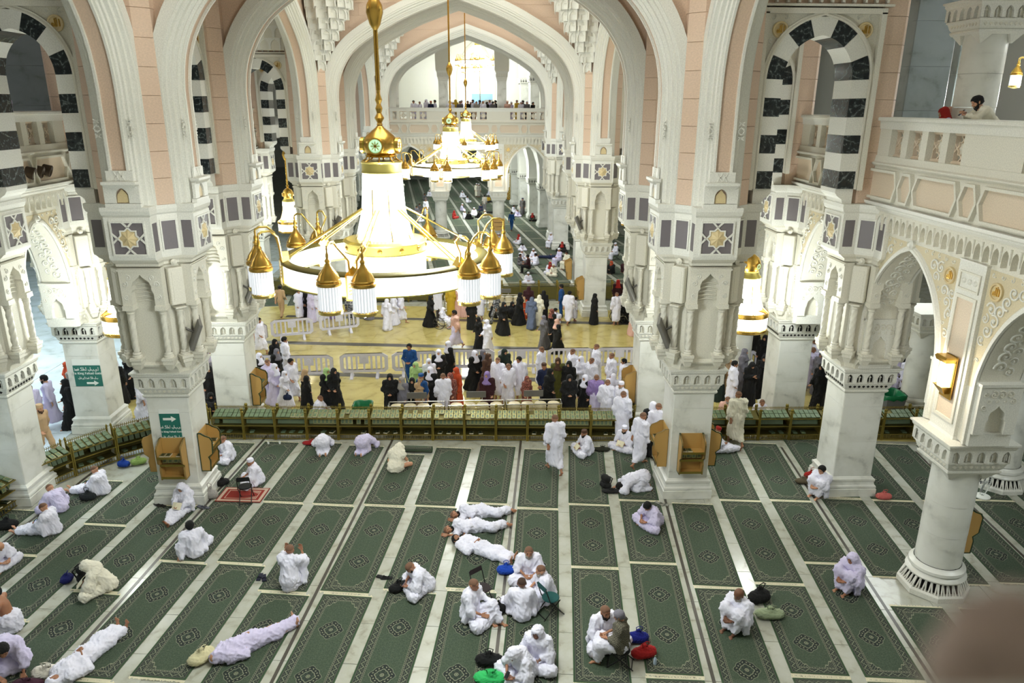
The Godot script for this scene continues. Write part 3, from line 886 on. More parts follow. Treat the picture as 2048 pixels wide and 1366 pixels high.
	part(b, "parapet_foot", G.new().stack([[8.94, rect(-w / 2, 0.1, w / 2, 0.60)], [8.99, rect(-w / 2, 0.1, w / 2, 0.66)], [9.02, rect(-w / 2, 0.1, w / 2, 0.66)], [9.05, rect(-w / 2, 0.1, w / 2, 0.60)], [9.19, rect(-w / 2, 0.1, w / 2, 0.58)]]).mesh(), M.cream_stone)
	part(b, "rail", G.new().stack([[9.80, rect(-w / 2, 0.1, w / 2, 0.58)], [9.98, rect(-w / 2, 0.1, w / 2, 0.60)], [9.99, rect(-w / 2, 0.04, w / 2, 0.66)], [10.05, rect(-w / 2, 0.04, w / 2, 0.66)], [10.07, rect(-w / 2, 0.06, w / 2, 0.64)]]).mesh(), M.pale_stone)
	var solid := (w - panels * 0.76) / 2 if panels else w / 2
	for s in [-1, 1]: part(b, "parapet_block", G.new().box(Vector3(s * (w / 2 - solid / 2), 9.495, 0.33), Vector3(solid, 0.61, 0.46)).mesh(), M.cream_stone)
	for i in panels:
		var px := -w / 2 + solid + 0.76 * (i + 0.5)
		for s in [-1, 1]: part(b, "baluster", G.new().box(Vector3(0, 9.495, 0.33), Vector3(0.12, 0.61, 0.46)).mesh() if i == 0 and s == -1 else b.get_node("baluster").mesh, M.cream_stone, at(px + s * 0.32, 0, 0))
		var pp := part(b, "pierced_panel", panel_lattice, M.pink_inlay, at(px, 9.495, 0.36))
		part(pp, "star_boss", panel_boss, M.cream_stone)
	return b

func round_column(label: String, xf: Transform3D, blade := true) -> Node3D:
	# turned shaft on a slatted eight-sided skirt, square capital, panelled pilaster above
	var c := thing("round_column", label, "column", xf, "", "thing")
	var o8 := func(r: float) -> PackedVector2Array:
		var p := PackedVector2Array()
		for k in 8: p.append(Vector2.from_angle(TAU * (k + 0.5) / 8) * r)
		return p
	part(c, "base_step", G.new().stack([[0.0, o8.call(0.74)], [0.12, o8.call(0.74)], [0.16, o8.call(0.70)]]).mesh(), M.pale_stone)
	part(c, "grille_shade", G.new().stack([[0.14, o8.call(0.62)], [0.40, o8.call(0.52)]]).mesh(), M.recess_shade)  # dark core paints the shade behind the slats
	var gr := G.new()
	for k in 8:
		var a0 := TAU * (k + 0.5) / 8; var a1 := TAU * (k + 1.5) / 8
		for j in 9:
			var f0 := j / 8.0
			var f1 := clampf(f0 + (0.06 if j % 2 == 0 else -0.06), 0, 1)
			var lo := Vector2.from_angle(a0).lerp(Vector2.from_angle(a1), f0) * 0.69
			var hi := Vector2.from_angle(a0).lerp(Vector2.from_angle(a1), f1) * 0.56
			gr.tube(PackedVector3Array([Vector3(lo.x, 0.15, lo.y), Vector3(hi.x, 0.42, hi.y)]), 0.018, -1, 5, false)
	part(c, "grille", gr.mesh(), M.pale_stone)
	part(c, "base_moulding", G.new().lathe([Vector2(0.60, 0.40), Vector2(0.62, 0.44), Vector2(0.58, 0.5), Vector2(0.54, 0.52), Vector2(0.58, 0.56), Vector2(0.57, 0.62), Vector2(0.50, 0.66), Vector2(0.48, 0.70)], 32).mesh(), M.white_marble)
	for q in [[0.70, 1.45], [1.454, 2.2], [2.204, 3.08]]:
		part(c, "shaft_drum", G.new().lathe([Vector2(0.462, q[0]), Vector2(0.465, q[0] + 0.004), Vector2(0.46, q[1] - 0.004), Vector2(0.457, q[1])], 32).mesh(), M.white_marble)
	var pend := G.new()
	for s in 4:
		pend.stack([[2.86, sq(0.02)], [3.06, sq(0.16)]], Transform3D(Basis(Vector3.UP, PI / 2 * s), Vector3.ZERO) * at(0.36, 0, 0.36))
	part(c, "corner_drop", pend.mesh(), M.pale_stone)
	add_capital(c, 3.05, 0.52, false)
	return c

func pilaster(label: String, xf: Transform3D, lit: bool) -> void:
	# the flat panelled strip between two gallery arches; faces +z
	var p := thing("pilaster", label, "pilaster", xf, "", "thing")
	part(p, "strip", G.new().stack([[3.8, rect(-0.44, -0.5, 0.44, 0.52)], [3.86, rect(-0.42, -0.48, 0.42, 0.5)], [7.38, rect(-0.42, -0.48, 0.42, 0.5)], [7.42, rect(-0.44, -0.5, 0.44, 0.52)]]).mesh(), M.pale_stone)
	var f := G.new()
	ring_plate(f, rect(-0.33, 4.1, 0.33, 6.72), rect(-0.26, 4.17, 0.26, 6.65), 0.5, 0.53)
	ring_plate(f, rect(-0.33, 6.82, 0.33, 7.2), rect(-0.29, 6.86, 0.29, 7.16), 0.5, 0.53)
	part(p, "panel_frame", f.mesh(), M.cream_stone)
	part(p, "panel_field", G.new().box(Vector3(0, 5.41, 0.502), Vector3(0.52, 2.48, 0.006)).mesh(), M.pink_inlay)
	var ro := G.new().lathe([Vector2(0.06, 0), Vector2(0.05, 0.02), Vector2(0.045, 0.01), Vector2(0.02, 0.035), Vector2(0.001, 0.04)], 10, Transform3D(Basis(Vector3.RIGHT, PI / 2), Vector3.ZERO)).mesh()
	for i in 3: part(p, "rosette", ro, M.pale_stone, at((i - 1) * 0.18, 7.01, 0.5))

func sconce(label: String, xf: Transform3D) -> void:
	# gilt wall lamp with a bowed white front; faces +z
	var s := thing("wall_lamp", label, "lamp", xf, "gilt wall lamps of the gallery columns")
	part(s, "back_plate", G.new().slab(Vector3(0, -0.05, 0.02), Vector3(0.38, 0.92, 0.04), 0.012).mesh(), M.gold)
	part(s, "hood", G.new().stack([[0.28, rect(-0.17, 0.04, 0.17, 0.24)], [0.36, rect(-0.19, 0.02, 0.19, 0.27)], [0.40, rect(-0.17, 0.02, 0.17, 0.24)]]).mesh(), M.gold)
	var rows := []
	for i in 9:
		var y := -0.24 + 0.52 * i / 8.0
		var row := PackedVector3Array()
		for k in 9:
			var a := PI * k / 8.0
			row.append(Vector3(0.15 * cos(a), y, 0.05 + (0.16 + 0.03 * sin(PI * i / 8.0)) * sin(a)))
		rows.append(row)
	part(s, "diffuser", G.new().grid(rows).mesh(), M.lamp_face)
	part(s, "lower_bowl", G.new().stack([[-0.42, rect(-0.07, 0.04, 0.07, 0.1)], [-0.28, rect(-0.14, 0.03, 0.14, 0.2)], [-0.24, rect(-0.16, 0.03, 0.16, 0.23)]]).mesh(), M.gold)
	var l := OmniLight3D.new()
	l.name = "glow"; l.light_color = Color(1.0, 0.95, 0.86); l.light_energy = 1.2; l.light_size = 0.12; l.omni_range = 40; l.omni_attenuation = 2; l.shadow_enabled = true
	l.position = Vector3(0, 0, 0.42)
	s.add_child(l)

func muqarnas(label: String, xf: Transform3D, tiers: int) -> void:
	# hanging tiers of scalloped cells that fill the corner under a dome; the corner is at the origin, cells look along +x+z
	var m := thing("muqarnas", label, "muqarnas", xf, "", "thing")
	var g := G.new()
	var o := arch_wall(half_path(point_half(0.17, 0.0, 0.37)), 0.0, -0.215, 0.215, 0.43)
	g.plate(o, 0.0, 0.06, Transform3D.IDENTITY, false)
	var rows := []
	for i in 6:
		var f := i / 5.0
		var row := PackedVector3Array()
		for k in 7:
			var a := PI * k / 6.0
			var r := 0.18 * sqrt(maxf(0, 1 - f * f * 0.9))
			row.append(Vector3(r * cos(a), 0.38 * f, 0.02 - 0.13 * (1 - f * 0.8) * sin(a)))
		rows.append(row)
	g.grid(rows)
	g.box(Vector3(0, 0.21, -0.12), Vector3(0.43, 0.43, 0.02))
	g.tube(PackedVector3Array([Vector3(-0.215, -0.10, 0.02), Vector3(-0.215, 0.06, 0.05), Vector3(-0.215, 0.4, 0.05)]), 0.012, 0.03, 6)
	var cell := g.mesh()
	for t in tiers:
		# each tier is a shallow bow across the corner, wider and further out as it climbs
		var n := t + 1
		var reach := 0.34 + 0.30 * t
		for i in n:
			var f := (i + 0.5) / n
			var a := PI / 2 * f
			var sp := 0.62 + 0.38 * absf(sin(2 * a))
			var p := Vector3(cos(a) * reach * sp, 11.75 + t * 0.42, sin(a) * reach * sp)
			part(m, "scalloped_cell", cell, M.pale_stone, Transform3D(Basis(Vector3.UP, PI / 2 - a), p))
	var core := []
	for t in tiers + 1:
		var reach := 0.06 + 0.30 * t
		var pl := PackedVector2Array([Vector2(-0.3, -0.3)])
		for k in 7:
			var a := PI / 2 * (1 - k / 6.0)
			pl.append(Vector2(cos(a), sin(a)) * reach * (0.62 + 0.38 * absf(sin(2 * a))))
		pl.reverse()
		core.append([11.55 + t * 0.42, pl])
		core.append([11.55 + t * 0.42 + 0.41, pl])
	part(m, "core", G.new().stack(core).mesh(), M.pale_stone)

func area(called: String, x: float, y: float, z: float, sx: float, sz: float, energy: float, c: Color, label: String) -> void:
	# an added glowing fill panel with its light just below it
	var p := single("added_fill_light", G.new().slab(Vector3.ZERO, Vector3(sx, 0.06, sz), 0.02).mesh(), M.fill_panel_face, label, "added fill panel", at(x, y, z), called)
	var l := AreaLight3D.new()
	l.name = "glow"; l.area_size = Vector2(sx, sz); l.light_energy = energy; l.light_color = c; l.area_range = 120; l.area_attenuation = 2; l.shadow_enabled = true
	l.area_normalize_energy = true
	l.transform = Transform3D(Basis(Vector3.RIGHT, -PI / 2), Vector3(0, -0.06, 0))
	p.add_child(l)

func structure() -> void:
	star_mesh = star_lattice(0.40, 0.0, 0.035).mesh()
	boss_mesh = star_boss(0.40, 0.008, 0.085).mesh()
	colonette_mesh = twisted(1.25, 0.085)
	panel_lattice = star_lattice(0.275, -0.05, 0.05).box(Vector3(0, 0.285, 0), Vector3(0.56, 0.04, 0.16)).box(Vector3(0, -0.285, 0), Vector3(0.56, 0.04, 0.16)).mesh()
	panel_boss = star_boss(0.275, 0.01, 0.07).mesh()
	roundel_mesh = G.new().lathe([Vector2(0.18, 0.0), Vector2(0.18, 0.05), Vector2(0.165, 0.06), Vector2(0.14, 0.05), Vector2(0.135, 0.025), Vector2(0.001, 0.025)], 20, Transform3D(Basis(Vector3.RIGHT, PI / 2), Vector3.ZERO)).mesh()
	var sg := G.new()
	gold_script(sg, 0.145, 0.02, 0.05)
	script_mesh = sg.mesh()
	# piers, named by what marks them out; u, v, label, dark windows
	var piers := [[-HW, 0.0, "square marble pillar wearing a green arrow sign above a wooden book rack", false],
		[HW, 0.0, "square marble pillar with three wooden book racks round its shaft beside the shelf row", false],
		[-AX, 0.0, "tall marble pillar at the picture edge behind the curved brass bookshelves", true], [AX, 0.0, "square marble pillar with a man sitting against its plinth", true],
		[-HW, 4.6, "marble pillar with a lit niche storey beside the white barriers, under the pointed arch", false], [HW, 4.6, "marble pillar partly hidden behind the pillar with three book racks", false],
		[-AX, 4.6, "marble pillar bearing the large green gate sign with its arrow at the bottom", true], [AX, 4.6, "marble pillar in the walkway crowd just behind the lantern with gold ball", true],
		[-HW, 18.4, "pillar behind the great chandelier, first to carry the broad nave arch, dark screen on it", false], [HW, 18.4, "pillar by the far shelves and green bin, carrying the broad nave arch", false],
		[-AX, 18.4, "aisle pillar seen through the pointed arch behind the small hanging lantern", true], [AX, 18.4, "aisle pillar hidden past the wheelchair and the green bin", true],
		[-HW, 23.0, "second pillar of the far left pair behind the great chandelier", false], [HW, 23.0, "second pillar of the far pair with dark windows beside praying rows", true],
		[-AX, 23.0, "aisle pillar deep behind the small lantern chain", true], [AX, 23.0, "deep aisle pillar with dark capital windows past the chair sitter", true],
		[-HW, 36.8, "distant nave pillar under the left foot of the balcony arch", false], [HW, 36.8, "distant nave pillar under the right foot of the balcony arch", false],
		[-HW, 41.4, "distant pillar at the left end of the far balcony", false], [HW, 41.4, "distant pillar at the right end of the far balcony", false]]
	var proto: Node3D
	var outer := [null, null]
	for p in piers:
		var xf := at(p[0], 0, -p[1])
		if absf(p[0]) == AX:
			var k := 0 if p[0] < 0 else 1
			if outer[k] == null: outer[k] = make_pier(p[2], xf, p[3], 0.62 if k == 0 else -0.62)
			else: dup(outer[k], "marble_pillar", p[2], xf)
		elif proto == null: proto = make_pier(p[2], xf)
		else: dup(proto, "marble_pillar", p[2], xf)
	# great arches
	var arches := [[0, -6.85, 0, "moulded nave arch rib overhead springing from the pillar with the arrow sign towards the viewer", -HW, 1],
		[0, -6.85, 0, "moulded rib springing towards the viewer from the pillar with three book racks", HW, 1],
		[0, 0.0, 0, "nearest moulded arch rib crossing the nave above the great chandelier", 0, 0], [0, 4.6, 0, "second moulded rib crossing the nave, paired with the nearest one", 0, 0],
		[0, 18.4, 0, "broad pointed nave arch framing the view to the far balcony", 0, 0], [0, 23.0, 0, "shaded inner rib just behind the broad pointed nave arch", 0, 0],
		[0, 36.8, 0, "small looking distant pointed arch in front of the far balcony", 0, 0], [0, 41.4, 0, "farthest pointed rib over the far balcony parapet", 0, 0],
		[0, 11.5, 0, "steep looking pointed side arch behind the hanging gold rod, over the white barriers", -HW, 1], [0, 11.5, 0, "pointed side arch rising from the pillar behind the book racks", HW, 1],
		[0, 29.9, 0, "side arch of the farther bay seen beyond the great chandelier rod", -HW, 1], [0, 29.9, 0, "side arch of the farther bay above the far praying rows", HW, 1]]
	var ap: Node3D
	for a in arches:
		var xf := at(a[4], 0, -a[1], PI / 2 * a[5])
		if ap == null: ap = make_big_arch(a[3], xf)
		else: dup(ap, "stone_arch", a[3], xf)
	for v in [0.0, 4.6, 18.4, 23.0, 36.8, 41.4]:
		big_spandrel("rosy stone wall above the nave rib, %s" % {0.0: "nearest of all", 4.6: "second from the viewer", 18.4: "over the broad pointed arch", 23.0: "just behind the broad pointed arch", 36.8: "over the distant pointed arch", 41.4: "over the far balcony"}[v], at(0, 0, -v), v > 10 and v != 23.0)
	for u in [-HW, HW]:
		for v in [-6.85, 11.5, 29.9]:
			big_spandrel("rosy stone wall over the side arch, %s side, %s bay" % ["court" if u < 0 else "sconce", {-6.85: "near", 11.5: "walkway", 29.9: "far"}[v]], at(u, 0, -v, PI / 2), v == 11.5)
	# striped arches on the short sides of the pillar pairs
	var st := [[9.16, 0.0, 0, "striped green and white arch framing an upper balcony beside the tall ribbed pillar"], [9.16, 4.6, 0, "striped arch half hidden inside the nearer striped arch with the balcony"],
		[-9.16, 0.0, 0, "striped green and white arch above the parapet with three brown loudspeakers"], [-9.16, 4.6, 0, "striped arch behind the rib of the arrow sign pillar"],
		[HW, 2.3, 1, "striped arch seen edge on between the two nearest ribbed pillars past the book racks"], [-HW, 2.3, 1, "striped arch seen edge on between the arrow sign pillar and the next"],
		[-9.16, 18.4, 0, "small looking striped arch behind the thin lantern rod under the pointed arch"], [-9.16, 23.0, 0, "deepest striped arch glimpsed within the one behind the lantern rod"],
		[9.16, 18.4, 0, "distant striped arch past the second ribbed pillar"], [HW, 20.7, 1, "distant striped arch edge on above the far shelves"], [-HW, 20.7, 1, "distant striped arch edge on beside the chandelier rod"]]
	var sp: Node3D
	for s in st:
		var xf := at(s[0], 0, -s[1], PI / 2 * s[2])
		if sp == null: sp = striped_arch(s[3], xf)
		else: dup(sp, "striped_arch", s[3], xf)
	# galleries
	var bp: Node3D
	var w := 13.8 / 3
	var side := [[AX, -2.29, -1, "gallery bay with the bearded man at its parapet"], [AX, -6.89, -1, "gallery bay nearest the viewer over the round column with the gilt wall lamp"],
		[AX, 6.9, -1, "gallery bay behind the lantern with gold ball"], [AX, 11.5, -1, "gallery bay over the walkway beyond the lantern, middle one"], [AX, 16.1, -1, "gallery bay over the walkway, farthest on the lamp side"],
		[-AX, -2.29, 1, "gallery bay at the bright court edge nearest the viewer"], [-AX, 6.9, 1, "gallery bay over the walkway crowd by the court"], [-AX, 11.5, 1, "gallery bay seen through the pointed arch, middle one"], [-AX, 16.1, 1, "gallery bay seen through the pointed arch, farthest"]]
	for s in side:
		var xf := at(s[0], 0, -s[1], PI / 2 * s[2])
		if bp == null: bp = make_bay("gallery_bay", s[3], xf, w, 1.58, 4)
		else: dup(bp, "gallery_bay", s[3], xf)
	for i in 3: dup(bp, "gallery_bay", "far balcony bay facing down the nave, %s" % ["by the distant left pillar", "between the two round columns", "with the gilded lattice seen below its arch"][i], at((i - 1) * w, 0, -41.4))
	var np := make_bay("gallery_bay", "narrow gallery bay seen through the striped arch beside the ribbed pillar", at(AX, 0, -2.3, -PI / 2), 4.6, 1.12, 4, 7.1)
	dup(np, "gallery_bay", "narrow gallery bay with three brown loudspeakers set in its panelled band", at(-AX, 0, -2.3, PI / 2))
	dup(np, "gallery_bay", "narrow distant gallery bay behind the deepest striped arch", at(-AX, 0, -20.7, PI / 2))
	dup(np, "gallery_bay", "narrow distant gallery bay beyond the far shelves on the lamp side", at(AX, 0, -20.7, -PI / 2))
	# round columns
	var cols := [[AX, -4.6, "round marble column on a slatted white skirt, nearest to the viewer"], [AX, -9.2, "round marble column outside the view beside the nearest one"], [16.0, 0.0, "round marble column with a fan at its foot behind the nearest round column"],
		[AX, 9.2, "round column in the walkway behind the hanging lantern"], [AX, 13.8, "farther round column of the walkway on the lamp side"], [16.4, 5.2, "round column beside the green lined bin seen through the gallery arch"], [-AX, 9.2, "round column at the court side of the walkway"], [-AX, 13.8, "farther round column at the court side"],
		[-2.3, 41.4, "distant round column below the far balcony beside the standing grey coat man"], [2.3, 41.4, "distant round column below the far balcony with a wooden rack at its foot"], [20.6, 0.0, "round marble column deep in the lamp side aisle"], [-AX, -4.6, "round marble column outside the view by the court"]]
	var cp: Node3D
	for c in cols:
		if cp == null: cp = round_column(c[2], at(c[0], 0, -c[1]))
		else: dup(cp, "round_column", c[2], at(c[0], 0, -c[1]))
	for c in [[AX, -4.6, -1, "beige panelled strip behind the gilt wall lamp"], [AX, 9.2, -1, "panelled strip above the walkway column behind lantern"], [AX, 13.8, -1, "panelled strip above the farther walkway column"], [-AX, 9.2, 1, "panelled strip above the court side column"], [-AX, 13.8, 1, "panelled strip above the farther court side column"],
		[-2.3, 41.4, 0, "panelled strip with lamp above the distant column by the grey coat man"], [2.3, 41.4, 0, "panelled strip with lamp above the distant column with the rack"]]:
		pilaster(c[3], at(c[0], 0, -c[1], PI / 2 * c[2]), false)
	dup(cp, "round_column", "grey round column of the upper aisle just behind the bearded man", at(13.1, 8.85, 0.32))
	dup(cp, "round_column", "farther grey column of the upper aisle past the bearded man", at(19.0, 8.85, -3.6))
	for q in [[14.0, -4.0, 0.60, "broad grey marble pillar of the upper aisle beyond the parapet with scarfed men"], [-13.2, -7.5, 0.74, "broad grey marble pillar of the upper aisle behind the two men in dark caps"], [18.4, -9.0, 0.60, "grey marble pillar farther back in the upper aisle"], [-17.0, -12.0, 0.7, "pale pillar farther back in the upper court side aisle"]]:
		var gp := thing("marble_pillar", q[3], "pillar", at(q[0], 9.0, q[1]), "", "thing")
		for i in 7: part(gp, "shaft_block", G.new().stack([[0.0, sq(q[2] - 0.004, 0.02)], [0.005, sq(q[2], 0.02)], [1.19, sq(q[2], 0.02)], [1.195, sq(q[2] - 0.004, 0.02)]]).mesh() if i == 0 else gp.get_child(0).mesh, M.grey_marble, at(0, i * 1.2, 0))
	sconce("gilt wall lamp with bowed white front on the nearest gallery pilaster", at(AX - 0.54, 5.08, 4.6 , -PI / 2))
	sconce("tiny distant gilt wall lamp below the far balcony by the grey coat man", at(-2.3, 5.2, -40.88))
	sconce("tiny distant gilt wall lamp below the far balcony above the rack", at(2.3, 5.2, -40.88))
	for q in [[-HW, 18.4, 0, "court side"], [HW, 18.4, 1, "lamp side"], [-HW, 36.8, 0, "court side of the farther bay"], [HW, 36.8, 1, "lamp side of the farther bay"]]:
		muqarnas("pale honeycomb of hanging scalloped cells in the dome corner, %s" % q[3], Transform3D(Basis(Vector3.UP, 0.0 if q[2] == 0 else -PI / 2), Vector3(q[0] + (0.55 if q[0] < 0 else -0.55), 0, -q[1] + 0.55)), 9)
	# upper floor of the aisles and the far hall
	var sl: Material = M.pale_stone
	for d in [["floor", Vector3(26.9, 8.6, -11), Vector3(29.8, 0.8, 61), "upper floor behind the lamp side galleries"], ["floor", Vector3(-26.9, 8.6, -11), Vector3(29.8, 0.8, 61), "upper floor behind the court side galleries"], ["floor", Vector3(0, 8.6, -77), Vector3(84, 0.8, 71), "upper floor of the far hall behind the far balcony"]]:
		single(d[0], G.new().box(d[1], d[2]).mesh(), sl, d[3], "floor", Transform3D.IDENTITY, "", "structure")

func lights() -> void:  # added fill panels, all out of view, to brighten the hall
	var warm := Color(0.95, 0.99, 1.0)
	var white := Color(0.95, 0.99, 1.0)
	for v in [-6.85, 11.5, 29.9]: area("added nave fill panels", 0, 17.2, -v, 7, 7, 30, warm, "added square fill panel high in the nave vault, %s bay" % {-6.85: "near", 11.5: "walkway", 29.9: "far"}[v])
	for s in [-1, 1]:
		for v in [-8.0, 6.0, 20.0, 34.0]:
			area("added aisle fill panels", s * 16.5, 8.12, -v, 2.5, 2.5, 24 if s > 0 else 42, white if s > 0 else Color(0.84, 0.94, 1.0), "added flat fill panel under the upper floor, %s aisle, %s one" % ["lamp" if s > 0 else "court", {-8.0: "nearest", 6.0: "second", 20.0: "third", 34.0: "farthest"}[v]])
		for v in [-4.0, 14.0, 34.0]:
			area("added upper fill panels", s * 22.0, 17.3, -v, 3, 3, 36, Color(0.92, 0.95, 1.0), "added flat fill panel over the upper %s gallery floor, %s one" % ["lamp" if s > 0 else "court", {-4.0: "nearest", 14.0: "middle", 34.0: "farthest"}[v]])
	for v in [50.0, 64.0, 80.0]:
		area("added far hall fill panels", -2, 8.12, -v, 4, 4, 48, Color(0.95, 1.0, 0.97), "added flat fill panel under the far upper floor, %s one" % {50.0: "nearest", 64.0: "middle", 80.0: "farthest"}[v])
		area("added far upper fill panels", 0, 17.3, -v, 4, 4, 34, Color(0.92, 0.96, 1.0), "added flat fill panel over the far upper hall, %s one" % {50.0: "nearest", 64.0: "middle", 80.0: "farthest"}[v])

func rods(r: float, h: float, y: float, n: int, w: float, flare := 0.0) -> G:
	# curtain of crystal rods round a circle
	var g := G.new()
	for k in n:
		var a := TAU * k / n
		var b := Basis(Vector3.UP, -a)
		var p0 := b * Vector3(r + flare, y, 0)
		var p1 := b * Vector3(r + flare * 0.25, y + h * 0.45, 0)
		var p2 := b * Vector3(r, y + h, 0)
		g.tube(PackedVector3Array([p0, p1, p2]) if flare > 0 else PackedVector3Array([p0, p2]), w, w, 5, false)
	return g

func dome_profile(r: float, h: float, y: float) -> Array:
	return [Vector2(r * 0.78, y), Vector2(r * 0.93, y + h * 0.10), Vector2(r, y + h * 0.27), Vector2(r * 0.96, y + h * 0.42), Vector2(r * 0.80, y + h * 0.58), Vector2(r * 0.52, y + h * 0.72), Vector2(r * 0.26, y + h * 0.84), Vector2(r * 0.13, y + h * 0.93), Vector2(r * 0.09, y + h)]

func hanging_rod(root: Node3D, y: float, top: float, s: float, bulb_y: float) -> void:
	var g := G.new()
	g.lathe([Vector2(0.05 * s, y), Vector2(0.035 * s, y + 0.03 * s), Vector2(0.075 * s, y + 0.1 * s), Vector2(0.035 * s, y + 0.17 * s), Vector2(0.055 * s, y + 0.24 * s), Vector2(0.03 * s, y + 0.30 * s), Vector2(0.055 * s, y + 0.36 * s), Vector2(0.028 * s, y + 0.44 * s), Vector2(0.026 * s, y + 0.5 * s)], 14)
	for q in [-0.016, 0.016]: g.tube(PackedVector3Array([Vector3(q * s, y + 0.5 * s, 0), Vector3(q * s, top, 0)]), 0.017 * s, -1, 8)
	part(root, "hanging_rod", g.mesh(), M.gold)
	part(root, "rod_bulb", G.new().lathe([Vector2(0.03 * s, bulb_y - 0.24 * s), Vector2(0.08 * s, bulb_y - 0.16 * s), Vector2(0.125 * s, bulb_y), Vector2(0.115 * s, bulb_y + 0.1 * s), Vector2(0.06 * s, bulb_y + 0.2 * s), Vector2(0.03 * s, bulb_y + 0.26 * s)], 16).mesh(), M.gold)

func glass_medallions(root: Node, r: float, y: float, d: float, n: int, turn: float) -> void:
	var g := G.new().lathe([Vector2(d * 0.5, 0), Vector2(d * 0.5, 0.02), Vector2(d * 0.44, 0.03), Vector2(0.001, 0.03)], 16, Transform3D(Basis(Vector3.RIGHT, PI / 2), Vector3.ZERO)).mesh()
	var k := G.new()
	for i in 4: bar2(k, Vector2(-d * 0.32, 0.0).rotated(PI / 4 * i), Vector2(d * 0.32, 0.0).rotated(PI / 4 * i), d * 0.05, 0.028, 0.04)
	k.lathe([Vector2(d * 0.13, 0.0), Vector2(d * 0.11, 0.03), Vector2(0.001, 0.04)], 8, Transform3D(Basis(Vector3.RIGHT, PI / 2), Vector3.ZERO))
	var rg := PackedVector2Array(); var ri := PackedVector2Array()
	for i in 20:
		rg.append(Vector2.from_angle(TAU * i / 20) * d * 0.56); ri.append(Vector2.from_angle(TAU * i / 20) * d * 0.46)
	ring_plate(k, rg, ri, -0.01, 0.04)
	var km := k.mesh()
	for i in n:
		var xf := Transform3D(Basis(Vector3.UP, turn + TAU * i / n), Vector3(0, y, 0)) * at(0, 0, r)
		var o := part(root, "glass_roundel", g, M.green_glass, xf)
		part(o, "tracery", km, M.gold)

func make_lantern(parent: Node3D, xf: Transform3D, meshes: Array) -> void:
	var c := part(parent, "lantern", meshes[0], M.gold, xf)
	part(c, "crystal_shade", meshes[1], M.soft_crystal)
	part(c, "lower_rim", meshes[2], M.bright_gold)

